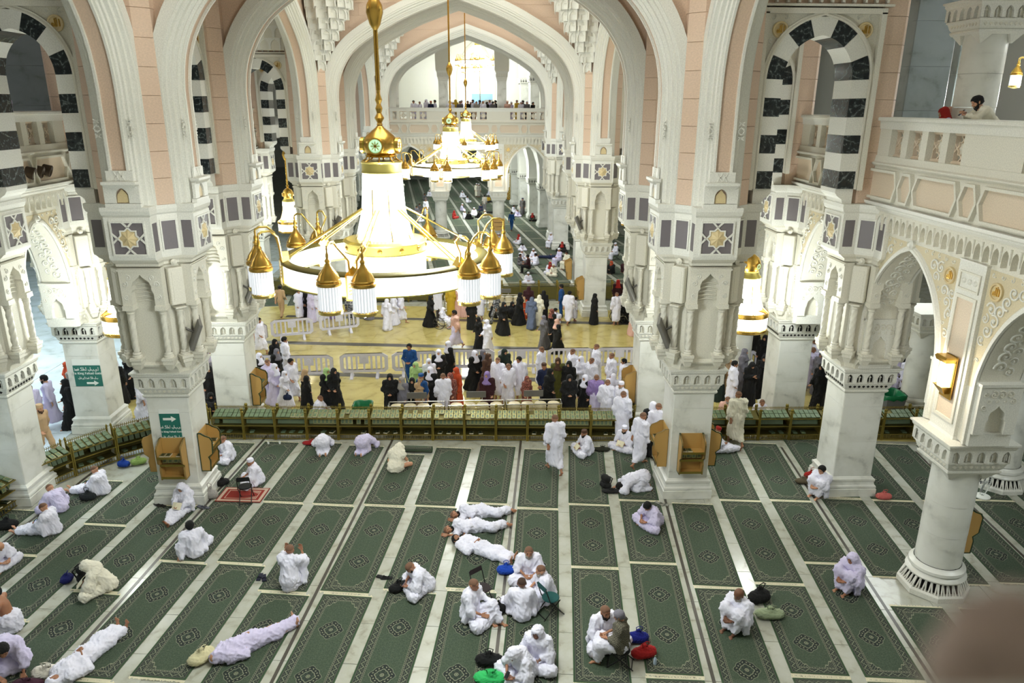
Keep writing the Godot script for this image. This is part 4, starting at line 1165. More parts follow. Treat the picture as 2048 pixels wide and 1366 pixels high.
func make_chandelier(label: String, xf: Transform3D) -> Node3D:
	# ring of six lit arcs with twelve lanterns round a lit drum, hung on a gilt rod; its origin is 7.2 above the floor
	var c := thing("chandelier", label, "chandelier", xf, "ring chandeliers of the nave")
	var turn := -0.15
	hanging_rod(c, 2.80, 9.9, 1.0, 4.37)
	var dm := part(c, "dome", G.new().lathe([Vector2(0.22, 2.33), Vector2(0.25, 2.36)] + dome_profile(0.275, 0.46, 2.37), 28).mesh(), M.gold)
	glass_medallions(dm, 0.258, 2.5, 0.22, 4, turn)
	var fe := G.new()
	for k in 8:
		var a := TAU * k / 8
		fe.tube(PackedVector3Array([Vector3(cos(a) * 0.22, 2.35, sin(a) * 0.22), Vector3(cos(a) * 0.23, 2.30, sin(a) * 0.23), Vector3(cos(a) * 0.30, 2.26, sin(a) * 0.30)]), 0.014, -1, 6)
	part(c, "collar_feet", fe.mesh(), M.gold)
	part(c, "collar", G.new().lathe([Vector2(0.30, 2.09), Vector2(0.315, 2.10), Vector2(0.305, 2.12), Vector2(0.305, 2.23), Vector2(0.32, 2.25), Vector2(0.30, 2.27), Vector2(0.001, 2.28)], 32).mesh(), M.pale_gold)
	part(c, "crystal_column", rods(0.285, 1.02, 1.07, 44, 0.018, 0.15).mesh(), M.lit_crystal).set_meta("kind", "stuff")
	part(c, "lit_core", G.new().lathe([Vector2(0.40, 1.08), Vector2(0.30, 1.5), Vector2(0.262, 2.08)], 24).mesh(), M.lit_crystal)
	var fl := G.new()
	for k in 8:
		var a := TAU * (k + 0.5) / 8
		var d := Vector3(cos(a), 0, sin(a))
		fl.tube(PackedVector3Array([d * 0.31 + Vector3(0, 1.86, 0), d * 0.325 + Vector3(0, 1.55, 0), d * 0.37 + Vector3(0, 1.3, 0), d * 0.46 + Vector3(0, 1.08, 0)]), 0.010, -1, 6)
	part(c, "gilt_ribs", fl.mesh(), M.bright_gold)
	# drum
	part(c, "drum_top", G.new().lathe([Vector2(0.64, 1.04), Vector2(0.60, 1.08), Vector2(0.42, 1.09), Vector2(0.001, 1.09)], 36).mesh(), M.pale_gold)
	part(c, "drum_band", G.new().lathe([Vector2(0.63, 0.88), Vector2(0.655, 0.89), Vector2(0.645, 0.91), Vector2(0.645, 1.03), Vector2(0.66, 1.05), Vector2(0.64, 1.07)], 36).mesh(), M.pale_gold)
	part(c, "drum_crystal", rods(0.615, 0.42, 0.47, 90, 0.022).mesh(), M.lit_crystal).set_meta("kind", "stuff")
	part(c, "drum_core", G.new().lathe([Vector2(0.001, 0.46), Vector2(0.59, 0.46), Vector2(0.59, 0.88)], 36).mesh(), M.lit_crystal)
	part(c, "drum_rim", G.new().lathe([Vector2(0.60, 0.36), Vector2(0.65, 0.38), Vector2(0.64, 0.47), Vector2(0.60, 0.48)], 36).mesh(), M.pale_gold)
	for k in 12:
		part(c, "gilt_boss", G.new().lathe([Vector2(0.04, 0), Vector2(0.03, 0.015), Vector2(0.001, 0.02)], 8, Transform3D(Basis(Vector3.RIGHT, PI / 2), Vector3.ZERO)).mesh() if k == 0 else c.get_node("gilt_boss").mesh, M.gold, Transform3D(Basis(Vector3.UP, TAU * k / 12), Vector3(0, 0.97, 0)) * at(0, 0, 0.645))
	# lantern pieces
	var cap := G.new().lathe([Vector2(0.165, 0.0), Vector2(0.175, 0.02), Vector2(0.17, 0.05), Vector2(0.155, 0.06), Vector2(0.165, 0.085), Vector2(0.15, 0.10), Vector2(0.125, 0.16), Vector2(0.08, 0.22), Vector2(0.045, 0.27), Vector2(0.03, 0.31), Vector2(0.042, 0.34), Vector2(0.02, 0.37), Vector2(0.025, 0.42), Vector2(0.012, 0.46), Vector2(0.016, 0.5), Vector2(0.001, 0.56)], 20).mesh()
	var shade := G.new().add(rods(0.142, 0.35, -0.35, 22, 0.017)).lathe([Vector2(0.001, -0.34), Vector2(0.125, -0.34), Vector2(0.125, 0.0)], 16).mesh()
	var rim := G.new().lathe([Vector2(0.001, -0.43), Vector2(0.06, -0.42), Vector2(0.12, -0.40), Vector2(0.165, -0.39), Vector2(0.17, -0.35), Vector2(0.15, -0.33)], 20).mesh()
	var R := 1.55
	for k in 6:
		var a0 := turn + TAU * k / 6
		var b := Basis(Vector3.UP, a0)
		# joint box, with gilt edges and a pierced front
		var j := Transform3D(b, Vector3.ZERO) * at(0, 0.25, R)
		var jo := part(c, "joint_box", G.new().slab(Vector3(0, 0.40, 0), Vector3(0.21, 0.36, 0.15), 0.012).mesh() if k == 0 else c.get_node("joint_box").mesh, M.soft_crystal, j)
		var jg := G.new()
		for s in [-1, 1]:
			jg.box(Vector3(s * 0.105, 0.40, 0.07), Vector3(0.022, 0.38, 0.03))
			jg.box(Vector3(0, 0.40 + s * 0.18, 0.07), Vector3(0.22, 0.022, 0.03))
		jg.plate(PackedVector2Array([Vector2(-0.12, 0.58), Vector2(0.12, 0.58), Vector2(0.05, 0.66), Vector2(0, 0.72), Vector2(-0.05, 0.66)]), -0.05, 0.06)
		for q in 4: bar2(jg, Vector2(-0.07, 0.30 + q * 0.05), Vector2(0.07, 0.35 + q * 0.05), 0.016, 0.075, 0.09)
		part(jo, "gilt_edge", jg.mesh() if k == 0 else c.get_node("joint_box/gilt_edge").mesh, M.bright_gold)
		# lit arc to the next joint
		var rows_o := []; var rows_i := []; var rows_t := []; var rows_b := []
		for y in [0.52, 0.79]:
			var ro := PackedVector3Array(); var ri := PackedVector3Array()
			for i in 11:
				var a := a0 + TAU / 6 * lerpf(0.07, 0.93, i / 10.0)
				ro.append(Vector3(sin(a) * (R + 0.06), y, cos(a) * (R + 0.06))); ri.append(Vector3(sin(a) * (R - 0.06), y, cos(a) * (R - 0.06)))
			rows_o.append(ro); rows_i.append(ri)
		for y in [0.79, 0.82, 0.85, 0.79]:
			var rt := PackedVector3Array(); var rb := PackedVector3Array()
			var rr: float = {0: R + 0.085, 1: R + 0.085, 2: R - 0.02, 3: R - 0.085}[rows_t.size()]
			for i in 11:
				var a := a0 + TAU / 6 * lerpf(0.06, 0.94, i / 10.0)
				rt.append(Vector3(sin(a) * rr, y, cos(a) * rr)); rb.append(Vector3(sin(a) * rr, 0.52 - (y - 0.79) * 0.7, cos(a) * rr))
			rows_t.append(rt); rows_b.append(rb)
		var ag := G.new().grid(rows_o).grid(rows_i, false, true)
		part(c, "lit_arc", ag.mesh(), M.lit_crystal)
		part(c, "arc_top", G.new().grid(rows_t).mesh(), M.old_brass)
		part(c, "arc_foot", G.new().grid(rows_b, false, true).mesh(), M.pale_gold)
		var st := G.new()
		for s in [-1, 1]: st.tube(PackedVector3Array([b * Vector3(s * 0.05, 0.87, R - 0.03), b * Vector3(s * 0.03, 1.55, 0.34)]), 0.014, -1, 7)
		part(c, "strut", st.mesh(), M.bright_gold)
		for s in [-1, 1]:
			var la: float = a0 + s * 0.125
			var lb := Basis(Vector3.UP, la)
			var go := G.new()
			go.tube(PackedVector3Array([b * Vector3(s * 0.05, 0.75, R + 0.05), b * Vector3(s * 0.06, 1.03, R + 0.07), lb * Vector3(0, 1.23, R + 0.12), lb * Vector3(0, 1.32, R + 0.22), lb * Vector3(0, 1.32, R + 0.34), lb * Vector3(0, 1.28, R + 0.40)]), 0.017, -1, 8)
			part(c, "gooseneck", go.mesh(), M.bright_gold)
			make_lantern(c, Transform3D(lb, Vector3.ZERO) * at(0, 0.75, R + 0.40), [cap, shade, rim])
	for k in 3:
		var l := OmniLight3D.new()
		l.name = "glow"; l.light_color = Color(0.97, 1.0, 0.99); l.light_energy = 10.0; l.light_size = 0.25; l.omni_range = 80; l.omni_attenuation = 2; l.shadow_enabled = true
		l.position = Vector3(sin(TAU * k / 3) * 1.1, 0.15, cos(TAU * k / 3) * 1.1)
		c.add_child(l, true)
	var l2 := OmniLight3D.new()
	l2.name = "glow"; l2.light_color = Color(0.97, 1.0, 0.99); l2.light_energy = 10.0; l2.light_size = 0.25; l2.omni_range = 80; l2.omni_attenuation = 2; l2.shadow_enabled = true
	l2.position = Vector3(0.75, 1.75, 0.0)
	c.add_child(l2, true)
	return c

func make_small_lamp(label: String, xf: Transform3D) -> Node3D:
	# the aisle lantern: gilt ball, crystal column, one lit band; its origin is 4.2 above the floor
	var c := thing("hanging_lantern", label, "lantern", xf, "crystal lanterns of the aisles")
	hanging_rod(c, 2.30, 12.9, 1.1, 3.95)
	var dm := part(c, "dome", G.new().lathe([Vector2(0.20, 1.78), Vector2(0.23, 1.84), Vector2(0.27, 1.95), Vector2(0.265, 2.07), Vector2(0.21, 2.19), Vector2(0.12, 2.26), Vector2(0.06, 2.30)], 24).mesh(), M.gold)
	glass_medallions(dm, 0.262, 1.97, 0.17, 4, 0.5)
	part(c, "collar", G.new().lathe([Vector2(0.31, 1.60), Vector2(0.33, 1.62), Vector2(0.31, 1.66), Vector2(0.25, 1.72), Vector2(0.24, 1.78)], 24).mesh(), M.pale_gold)
	part(c, "crystal_column", rods(0.30, 0.92, 0.68, 36, 0.022, 0.12).mesh(), M.lit_crystal).set_meta("kind", "stuff")
	part(c, "lit_core", G.new().lathe([Vector2(0.40, 0.68), Vector2(0.30, 1.1), Vector2(0.275, 1.6)], 20).mesh(), M.lit_crystal)
	var fl := G.new()
	for k in 6:
		var a := TAU * (k + 0.5) / 6
		var d := Vector3(cos(a), 0, sin(a))
		fl.tube(PackedVector3Array([d * 0.33 + Vector3(0, 1.4, 0), d * 0.36 + Vector3(0, 1.0, 0), d * 0.45 + Vector3(0, 0.75, 0), d * 0.60 + Vector3(0, 0.62, 0)]), 0.014, -1, 6)
	part(c, "gilt_ribs", fl.mesh(), M.gold)
	part(c, "upper_ring", G.new().lathe([Vector2(0.56, 0.46), Vector2(0.64, 0.48), Vector2(0.645, 0.58), Vector2(0.62, 0.62), Vector2(0.56, 0.60)], 32).mesh(), M.gold)
	part(c, "lit_band", G.new().add(rods(0.60, 0.34, 0.13, 64, 0.026)).lathe([Vector2(0.585, 0.12), Vector2(0.585, 0.48)], 32).mesh(), M.lit_crystal)
	part(c, "lower_ring", G.new().lathe([Vector2(0.001, 0.0), Vector2(0.4, 0.0), Vector2(0.60, 0.01), Vector2(0.64, 0.04), Vector2(0.64, 0.11), Vector2(0.60, 0.14)], 32).mesh(), M.gold)
	for k in 2:
		var l := OmniLight3D.new()
		l.name = "glow"; l.light_color = Color(0.97, 1.0, 0.99); l.light_energy = 6.0; l.light_size = 0.2; l.omni_range = 60; l.omni_attenuation = 2; l.shadow_enabled = true
		l.position = Vector3(0.8 * (1 - 2 * k), 0.95, 0.15)
		c.add_child(l, true)
	return c

func fixtures() -> void:
	var c := make_chandelier("great ring chandelier nearest the viewer, hung on a gilt rod", at(-0.2, 7.2, 6.85))
	dup(c, "chandelier", "second ring chandelier, over the walkway behind the great one", at(0.0, 7.2, -11.5))
	dup(c, "chandelier", "third ring chandelier, smaller looking and partly behind the second", at(0.1, 7.2, -29.9))
	for q in [[53.5, 17.4, "ring chandelier of the far upper hall with its gold dome in view"], [69.0, 17.4, "ring chandelier of the upper hall seen just under the first"], [82.0, 17.4, "deepest ring chandelier of the upper hall, lowest of the stack"]]:
		dup(c, "chandelier", q[2], at(0.6, q[1] - 4.1, -q[0]))
	dup(c, "chandelier", "ring chandelier over the bright court glimpsed through the leftmost gallery arch", at(-20.5, 4.3, -9.0))
	dup(c, "chandelier", "ring chandelier of the upper aisle behind the bearded man", at(21.0, 10.6, -6.5))
	dup(c, "chandelier", "low ring chandelier far back under the upper floor", at(0.8, 4.6, -52.0))
	var s := make_small_lamp("crystal lantern with gold ball between the book rack pillar and the sitter's pillar", at(9.05, 3.95, -2.3))
	dup(s, "hanging_lantern", "crystal lantern half hidden behind the arrow sign pillar", at(-9.0, 3.95, -2.3))
	dup(s, "hanging_lantern", "small looking crystal lantern on a thin rod under the pointed arch", at(-8.9, 3.85, -20.7))
	dup(s, "hanging_lantern", "crystal lantern hidden past the second ribbed pillar", at(9.16, 4.2, -20.7))
	dup(s, "hanging_lantern", "crystal lantern of the upper aisle behind the round upper column", at(19.5, 11.6, -0.5))

const ORD := ["first", "second", "third", "fourth", "fifth", "sixth", "seventh", "eighth", "ninth", "tenth", "eleventh", "twelfth", "thirteenth", "fourteenth", "fifteenth", "sixteenth", "seventeenth", "eighteenth", "nineteenth", "twentieth"]
func carpets() -> void:
	var cols := {0: [-21.23, -17.6, -13.86, -10.1], 1: [-21.57, -17.89, -15.03, -11.3, -7.6], 2: [-21.84, -18.2, -15.3, -11.63, -8.0], -1: [-21.37, -17.77, -13.98, -10.2], -2: [-21.14, -17.51, -13.86, -10.1],
		-3: [-20.6, -17.46, -13.67, -10.0], -4: [-21.09, -17.41, -13.62, -10.0], -5: [-21.22, -17.44, -14.61, -10.9], -6: [-21.17, -17.46, -14.58, -10.83, -8.0], -7: [-21.04, -17.1, -13.36, -9.6],
		-8: [-19.7, -16.02, -12.37, -8.7], -9: [-18.32, -14.6, -10.9], -10: [-16.6, -13.0], 3: [-18.18, -14.45, -10.7], 4: [-21.82, -18.41, -14.68, -11.82, -8.2], 5: [-22.17, -18.48, -15.57, -11.8, -8.0], 6: [-22.55, -18.75], 7: [-22.5, -18.7, -14.92],
		8: [-22.4, -18.75, -15.05], 9: [-22.4, -18.9, -15.17, -11.4], 10: [-22.3, -18.8, -15.1], 11: [-22.3, -18.8, -15.1]}
	var short_m := mat("carpet_short", Color.WHITE, 0.95); short_m.albedo_texture = carpet_texture(2.95, 190, 520)
	var long_m := mat("carpet_long", Color.WHITE, 0.95); long_m.albedo_texture = carpet_texture(3.7, 190, 640)
	var frg := G.new()
	rng.seed = 31
	for i in 44:
		var x := -0.54 + 1.08 * i / 43.0
		var l := rng.randf_range(0.04, 0.075)
		frg.box(Vector3(x, 0.004, l / 2), Vector3(0.017, 0.006, l))
	var fm := frg.mesh()
	var where := {-10: "farthest toward the curved shelves", -9: "by the men at the shelves", -8: "next to the shelf sitters", -7: "in line with the arrow sign pillar", -6: "in line with the red rug", -5: "one past the red rug", -4: "beside the inlay with the lone sleeper", -3: "in line with the rolled carpet end",
		-2: "in line with the phone holder", -1: "in line with the three resting men", 0: "in line with the circle of seated men", 1: "in line with the bare strip left of the shawl man", 2: "in line with the shawl man's pillar side", 3: "starting at the book rack pillar foot", 4: "in line with the thin old man", 5: "in line with the hooded squatting man", 6: "ending at the nearest round column", 7: "behind the nearest round column", 8: "past the nearest round column", 9: "by the wooden rack beyond the round column", 10: "at the far lamp side edge", 11: "last at the lamp side edge"}
	var nth := ["first from the shelves", "second from the shelves", "third from the shelves", "fourth from the shelves"]
	var made := {}
	var put := func(called: String, label: String, xf: Transform3D, l: float, group: String) -> void:
		var k := int(round(l * 20))
		if not made.has(k): made[k] = G.new().box(Vector3(0, 0.0065, 0), Vector3(CW, 0.013, l)).mesh()
		var o := thing(called, label, "carpet", xf, group)
		part(o, "pile", made[k], short_m if l < 3.3 else long_m)
		part(o, "fringe", fm, M.paper, at(0, 0, l / 2)).set_meta("kind", "stuff")
		part(o, "fringe", fm, M.paper, at(0, 0, -l / 2, PI)).set_meta("kind", "stuff")
	for c in cols:
		var zs: Array = cols[c]
		var cx: float = -0.31 + 1.381 * c + (0.05 if c > 5 else 0.0)
		for i in zs.size() - 1:
			var l: float = zs[i + 1] - zs[i] - 0.12
			var xf := rows_xf(cx, 0.004, (zs[i] + zs[i + 1]) / 2, 0.006 * (((c * 5 + i * 3) % 5) - 2))
			put.call("carpet", "green carpet %s, %s" % [where[c], nth[i].replace(" from the shelves", " one")], xf, roundf(l * 20) / 20, "green carpets of the near prayer floor")
	# beyond the nearest round column two more rows start late
	put.call("carpet", "green patterned carpet just before the slatted skirt of the nearest round column", rows_xf(7.95, 0.004, -12.2), 3.7, "green carpets of the near prayer floor")
	put.call("carpet", "green patterned carpet past the slatted skirt, under the blurred corner", rows_xf(9.4, 0.004, -12.2), 3.7, "green carpets of the near prayer floor")
	put.call("carpet", "green patterned carpet behind the slatted skirt of the nearest round column", rows_xf(8.0, 0.004, -16.9), 3.5, "green carpets of the near prayer floor")
	# far hall: the rows there lie turned the other way
	var fb := Basis(Vector3.UP, 0.125)
	for c in range(-9, 10):
		for r in 11:
			var p := fb * Vector3(c * 1.385, 0, -r * 3.8) + Vector3(2.0, 0.004, -23.4)
			if absf(p.x) > 15: continue
			put.call("carpet", "dull green far hall carpet, %s row past the far shelves, %s column" % [ORD[r], ORD[c + 9]], Transform3D(fb, p), 3.7, "carpets of the far hall")
	var lg := G.new().box(Vector3(0, 0.0065, 0), Vector3(CW, 0.013, 28.0)).mesh()
	for c in range(-9, 10):
		part(self, numbered("runner"), lg, long_m, Transform3D(fb, fb * Vector3(c * 1.385, 0, -54.0) + Vector3(2.0, 0.004, -23.4)))
		tag(get_child(get_child_count() - 1), "long green runner vanishing into the far hall, %s column" % ORD[c + 9], "carpet", "far runners")
	# a rolled end, and the red rug
	var roll := G.new()
	var rp := PackedVector3Array([Vector3(-0.56, 0.1, 0), Vector3(0.62, 0.1, 0)])
	roll.tube(rp, 0.10, 0.10, 14)
	var q := rows_to_hall(-4.3, -20.75)
	single("rolled_carpet", roll.mesh(), long_m, "rolled up end of a green carpet behind the cream draped sleeper", "carpet", at(q.x, 0.01, q.y, SKEW))
	var red := thing("prayer_rug", "red and cream prayer rug with an arch, under the black folding chair", "rug", rows_xf(-8.45, 0.022, -17.75, 0.02))
	part(red, "pile", G.new().box(Vector3(0, 0.005, 0), Vector3(1.25, 0.01, 0.78)).mesh(), mat("rug_red", Color(0.52, 0.14, 0.10), 0.95))
	var rb := G.new()
	ring_plate(rb, rect(-0.60, -0.36, 0.60, 0.36), rect(-0.52, -0.28, 0.52, 0.28), 0.008, 0.0125)
	ring_plate(rb, rect(-0.44, -0.22, 0.44, 0.22), rect(-0.42, -0.2, 0.42, 0.2), 0.008, 0.012)
	for i in 12:
		for s in [-1, 1]: bar2(rb, Vector2(0.12 + 0.025 * i, s * 0.2), Vector2(0.12 + 0.025 * i, s * (0.2 - 0.012 * i)), 0.012, 0.008, 0.012)
	part(red, "woven_border", rb.mesh(), mat("rug_cream", Color(0.72, 0.62, 0.55), 0.95), Transform3D(Basis(Vector3.RIGHT, -PI / 2), Vector3.ZERO))

func shelf_unit(label: String, xf: Transform3D, w := 0.97) -> Node3D:
	# brass bookcase: two open shelves under a sloping top tray; faces +z
	var s := thing("brass_bookshelf", label, "bookshelf", xf, "brass bookshelves edging the prayer floor")
	var h := w / 2
	for q in [[-h, 0.20], [h, 0.20], [-h, -0.22], [h, -0.22]]:
		part(s, "post", G.new().lathe([Vector2(0.001, 0), Vector2(0.022, 0.0), Vector2(0.022, 0.95), Vector2(0.03, 0.96), Vector2(0.018, 0.99), Vector2(0.035, 1.03), Vector2(0.028, 1.06), Vector2(0.008, 1.09), Vector2(0.001, 1.12)], 8).mesh() if s.get_child_count() == 0 else s.get_node("post").mesh, M.brass, at(q[0], 0, q[1]))
	for y in [0.19, 0.47]: part(s, "shelf_board", G.new().slab(Vector3(0, y, -0.01), Vector3(w, 0.025, 0.42), 0.005).mesh(), M.old_brass)
	var tilt := Transform3D(Basis(Vector3.RIGHT, 0.30), Vector3(0, 0.80, -0.01))
	part(s, "top_tray", G.new().slab(Vector3(0, 0, 0), Vector3(w, 0.025, 0.45), 0.005).mesh(), M.old_brass, tilt)
	part(s, "back_board", G.new().box(Vector3(0, 0.45, -0.20), Vector3(w, 0.72, 0.012)).mesh(), M.old_brass)
	for y in [0.045, 0.20, 0.48, 0.74]: part(s, "front_rail", G.new().box(Vector3(0, y, 0.205), Vector3(w, 0.024, 0.02)).mesh() if y == 0.045 else s.get_node("front_rail").mesh, M.brass, at(0, y - 0.045, 0))
	var sp := G.new()
	for i in 17: sp.tube(PackedVector3Array([Vector3(-h + w * (i + 0.5) / 17, 0.05, 0.205), Vector3(-h + w * (i + 0.5) / 17, 0.19, 0.205)]), 0.009, -1, 5, false)
	part(s, "lower_spindles", sp.mesh(), M.brass).set_meta("kind", "stuff")
	var sb := G.new()
	for i in 21:
		sb.tube(PackedVector3Array([Vector3(-h + w * (i + 0.5) / 21, 0.86, -0.22), Vector3(-h + w * (i + 0.5) / 21, 0.985, -0.22)]), 0.008, -1, 4, false)
		sb.box(Vector3(-h + w * (i + 0.5) / 21, 0.995, -0.22), Vector3(0.018, 0.02, 0.014))
	sb.box(Vector3(0, 0.955, -0.22), Vector3(w, 0.016, 0.016))
	for i in 13:
		for x in [-h, h]: sb.tube(PackedVector3Array([Vector3(x, 0.2, -0.2 + 0.4 * i / 12), Vector3(x, 0.72 + 0.1 * (1 - i / 12.0), -0.2 + 0.4 * i / 12)]), 0.006, -1, 4, false)
	part(s, "crest_spindles", sb.mesh(), M.brass).set_meta("kind", "stuff")
	return s

var book_spots := []
func shelf_books(xf: Transform3D, w: float, dense: float, nick: String) -> void:
	# where the books of one bookcase lie: a flat double row on the tray, a standing row, a few laid below
	var tilt := Transform3D(Basis(Vector3.RIGHT, 0.30), Vector3(0, 0.80, -0.01))
	for r in 2:
		for i in 6:
			if rng.randf() < dense: book_spots.append([xf * tilt * at(-w / 2 + 0.03 + (w - 0.06) * (i + 0.5) / 6, 0.032 + 0.01 * (i % 2), 0.095 - 0.2 * r, rng.randf_range(-0.05, 0.05)), 0, "green book lying %s in the %s row on top of the %s" % [ORD[i], "back" if r else "front", nick]])
	for i in 7:
		if rng.randf() < dense: book_spots.append([xf * Transform3D(Basis(Vector3.RIGHT, PI / 2 - 0.25), Vector3(-w / 2 + 0.04 + (w - 0.08) * (i + 0.5) / 7, 0.585, 0.02)), 1, "green book standing %s in the middle shelf of the %s" % [ORD[i], nick]])
	for i in 3:
		if rng.randf() < dense * 0.7: book_spots.append([xf * at(-w / 2 + 0.2 + i * 0.28, 0.222, 0.05, rng.randf_range(-0.3, 0.3)), 2, "dark book laid %s on the low shelf of the %s" % [ORD[i], nick]])

func book_root(kind: int) -> Node3D:
	var b := Node3D.new()
	part(b, "cover", G.new().slab(Vector3.ZERO, Vector3(0.132, 0.036, 0.185), 0.006).mesh(), [M.book_green, M.book_green, M.book_dark][kind])
	part(b, "page_block", G.new().box(Vector3(0.004, 0, 0), Vector3(0.128, 0.026, 0.188)).mesh(), M.paper)
	var o := G.new()
	ring_plate(o, rect(-0.052, -0.078, 0.052, 0.078), rect(-0.045, -0.071, 0.045, 0.071), 0.018, 0.0195)
	part(b, "gilt_frame", o.mesh(), M.pale_gold, Transform3D(Basis(Vector3.RIGHT, -PI / 2), Vector3.ZERO))
	return b

func book_rack(label: String, xf: Transform3D) -> void:
	# wooden rack with curved green-edged cheeks, three shelves; hangs on a pillar, faces +z
	var r := thing("book_rack", label, "bookrack", xf)
	var prof := PackedVector2Array([Vector2(0.0, 0.0), Vector2(0.26, 0.0), Vector2(0.28, 0.3), Vector2(0.24, 0.42), Vector2(0.36, 0.52), Vector2(0.38, 0.9), Vector2(0.33, 1.0), Vector2(0.2, 1.05), Vector2(0.1, 1.12), Vector2(0.0, 1.12)])
	var turn := Basis(Vector3.UP, -PI / 2)
	var inner := PackedVector2Array()
	for p in prof: inner.append(Vector2(clampf(p.x, 0.02, p.x - 0.025), clampf(p.y * 0.955 + 0.025, 0.025, 1.095)))
	for s in [-1, 1]:
		part(r, "cheek", G.new().plate(prof, -0.012, 0.012).mesh() if s == -1 else r.get_node("cheek").mesh, M.light_wood, Transform3D(turn, Vector3(s * 0.31, 0, 0)))
		var tr := G.new()
		ring_plate(tr, prof, inner, -0.016, 0.016)
		part(r, "edge_trim", tr.mesh(), M.green_trim, Transform3D(turn, Vector3(s * 0.31, 0, 0)))
	part(r, "back_board", G.new().box(Vector3(0, 0.56, 0.01), Vector3(0.62, 1.1, 0.02)).mesh(), M.light_wood)
	for q in [[0.04, 0.26], [0.40, 0.25], [0.66, 0.36]]:
		part(r, "shelf", G.new().box(Vector3(0, q[0], q[1] / 2), Vector3(0.61, 0.022, q[1])).mesh(), M.light_wood)
		part(r, "shelf_lip", G.new().box(Vector3(0, q[0] + 0.02, q[1]), Vector3(0.62, 0.06, 0.016)).mesh(), M.brass)
	for q in [[0.44, 0], [0.70, 2]]:
		for i in 4:
			if rng.randf() < 0.8: book_spots.append([xf * (Transform3D(Basis(Vector3.RIGHT, PI / 2 - 0.2), Vector3(-0.22 + i * 0.145, q[0] + 0.1, 0.13)) if q[1] == 0 else at(-0.22 + i * 0.145, q[0] + 0.0, 0.2)), q[1], "%s green book %s in the %s" % [ORD[i], "standing" if q[1] == 0 else "flat", label.left(70)]])

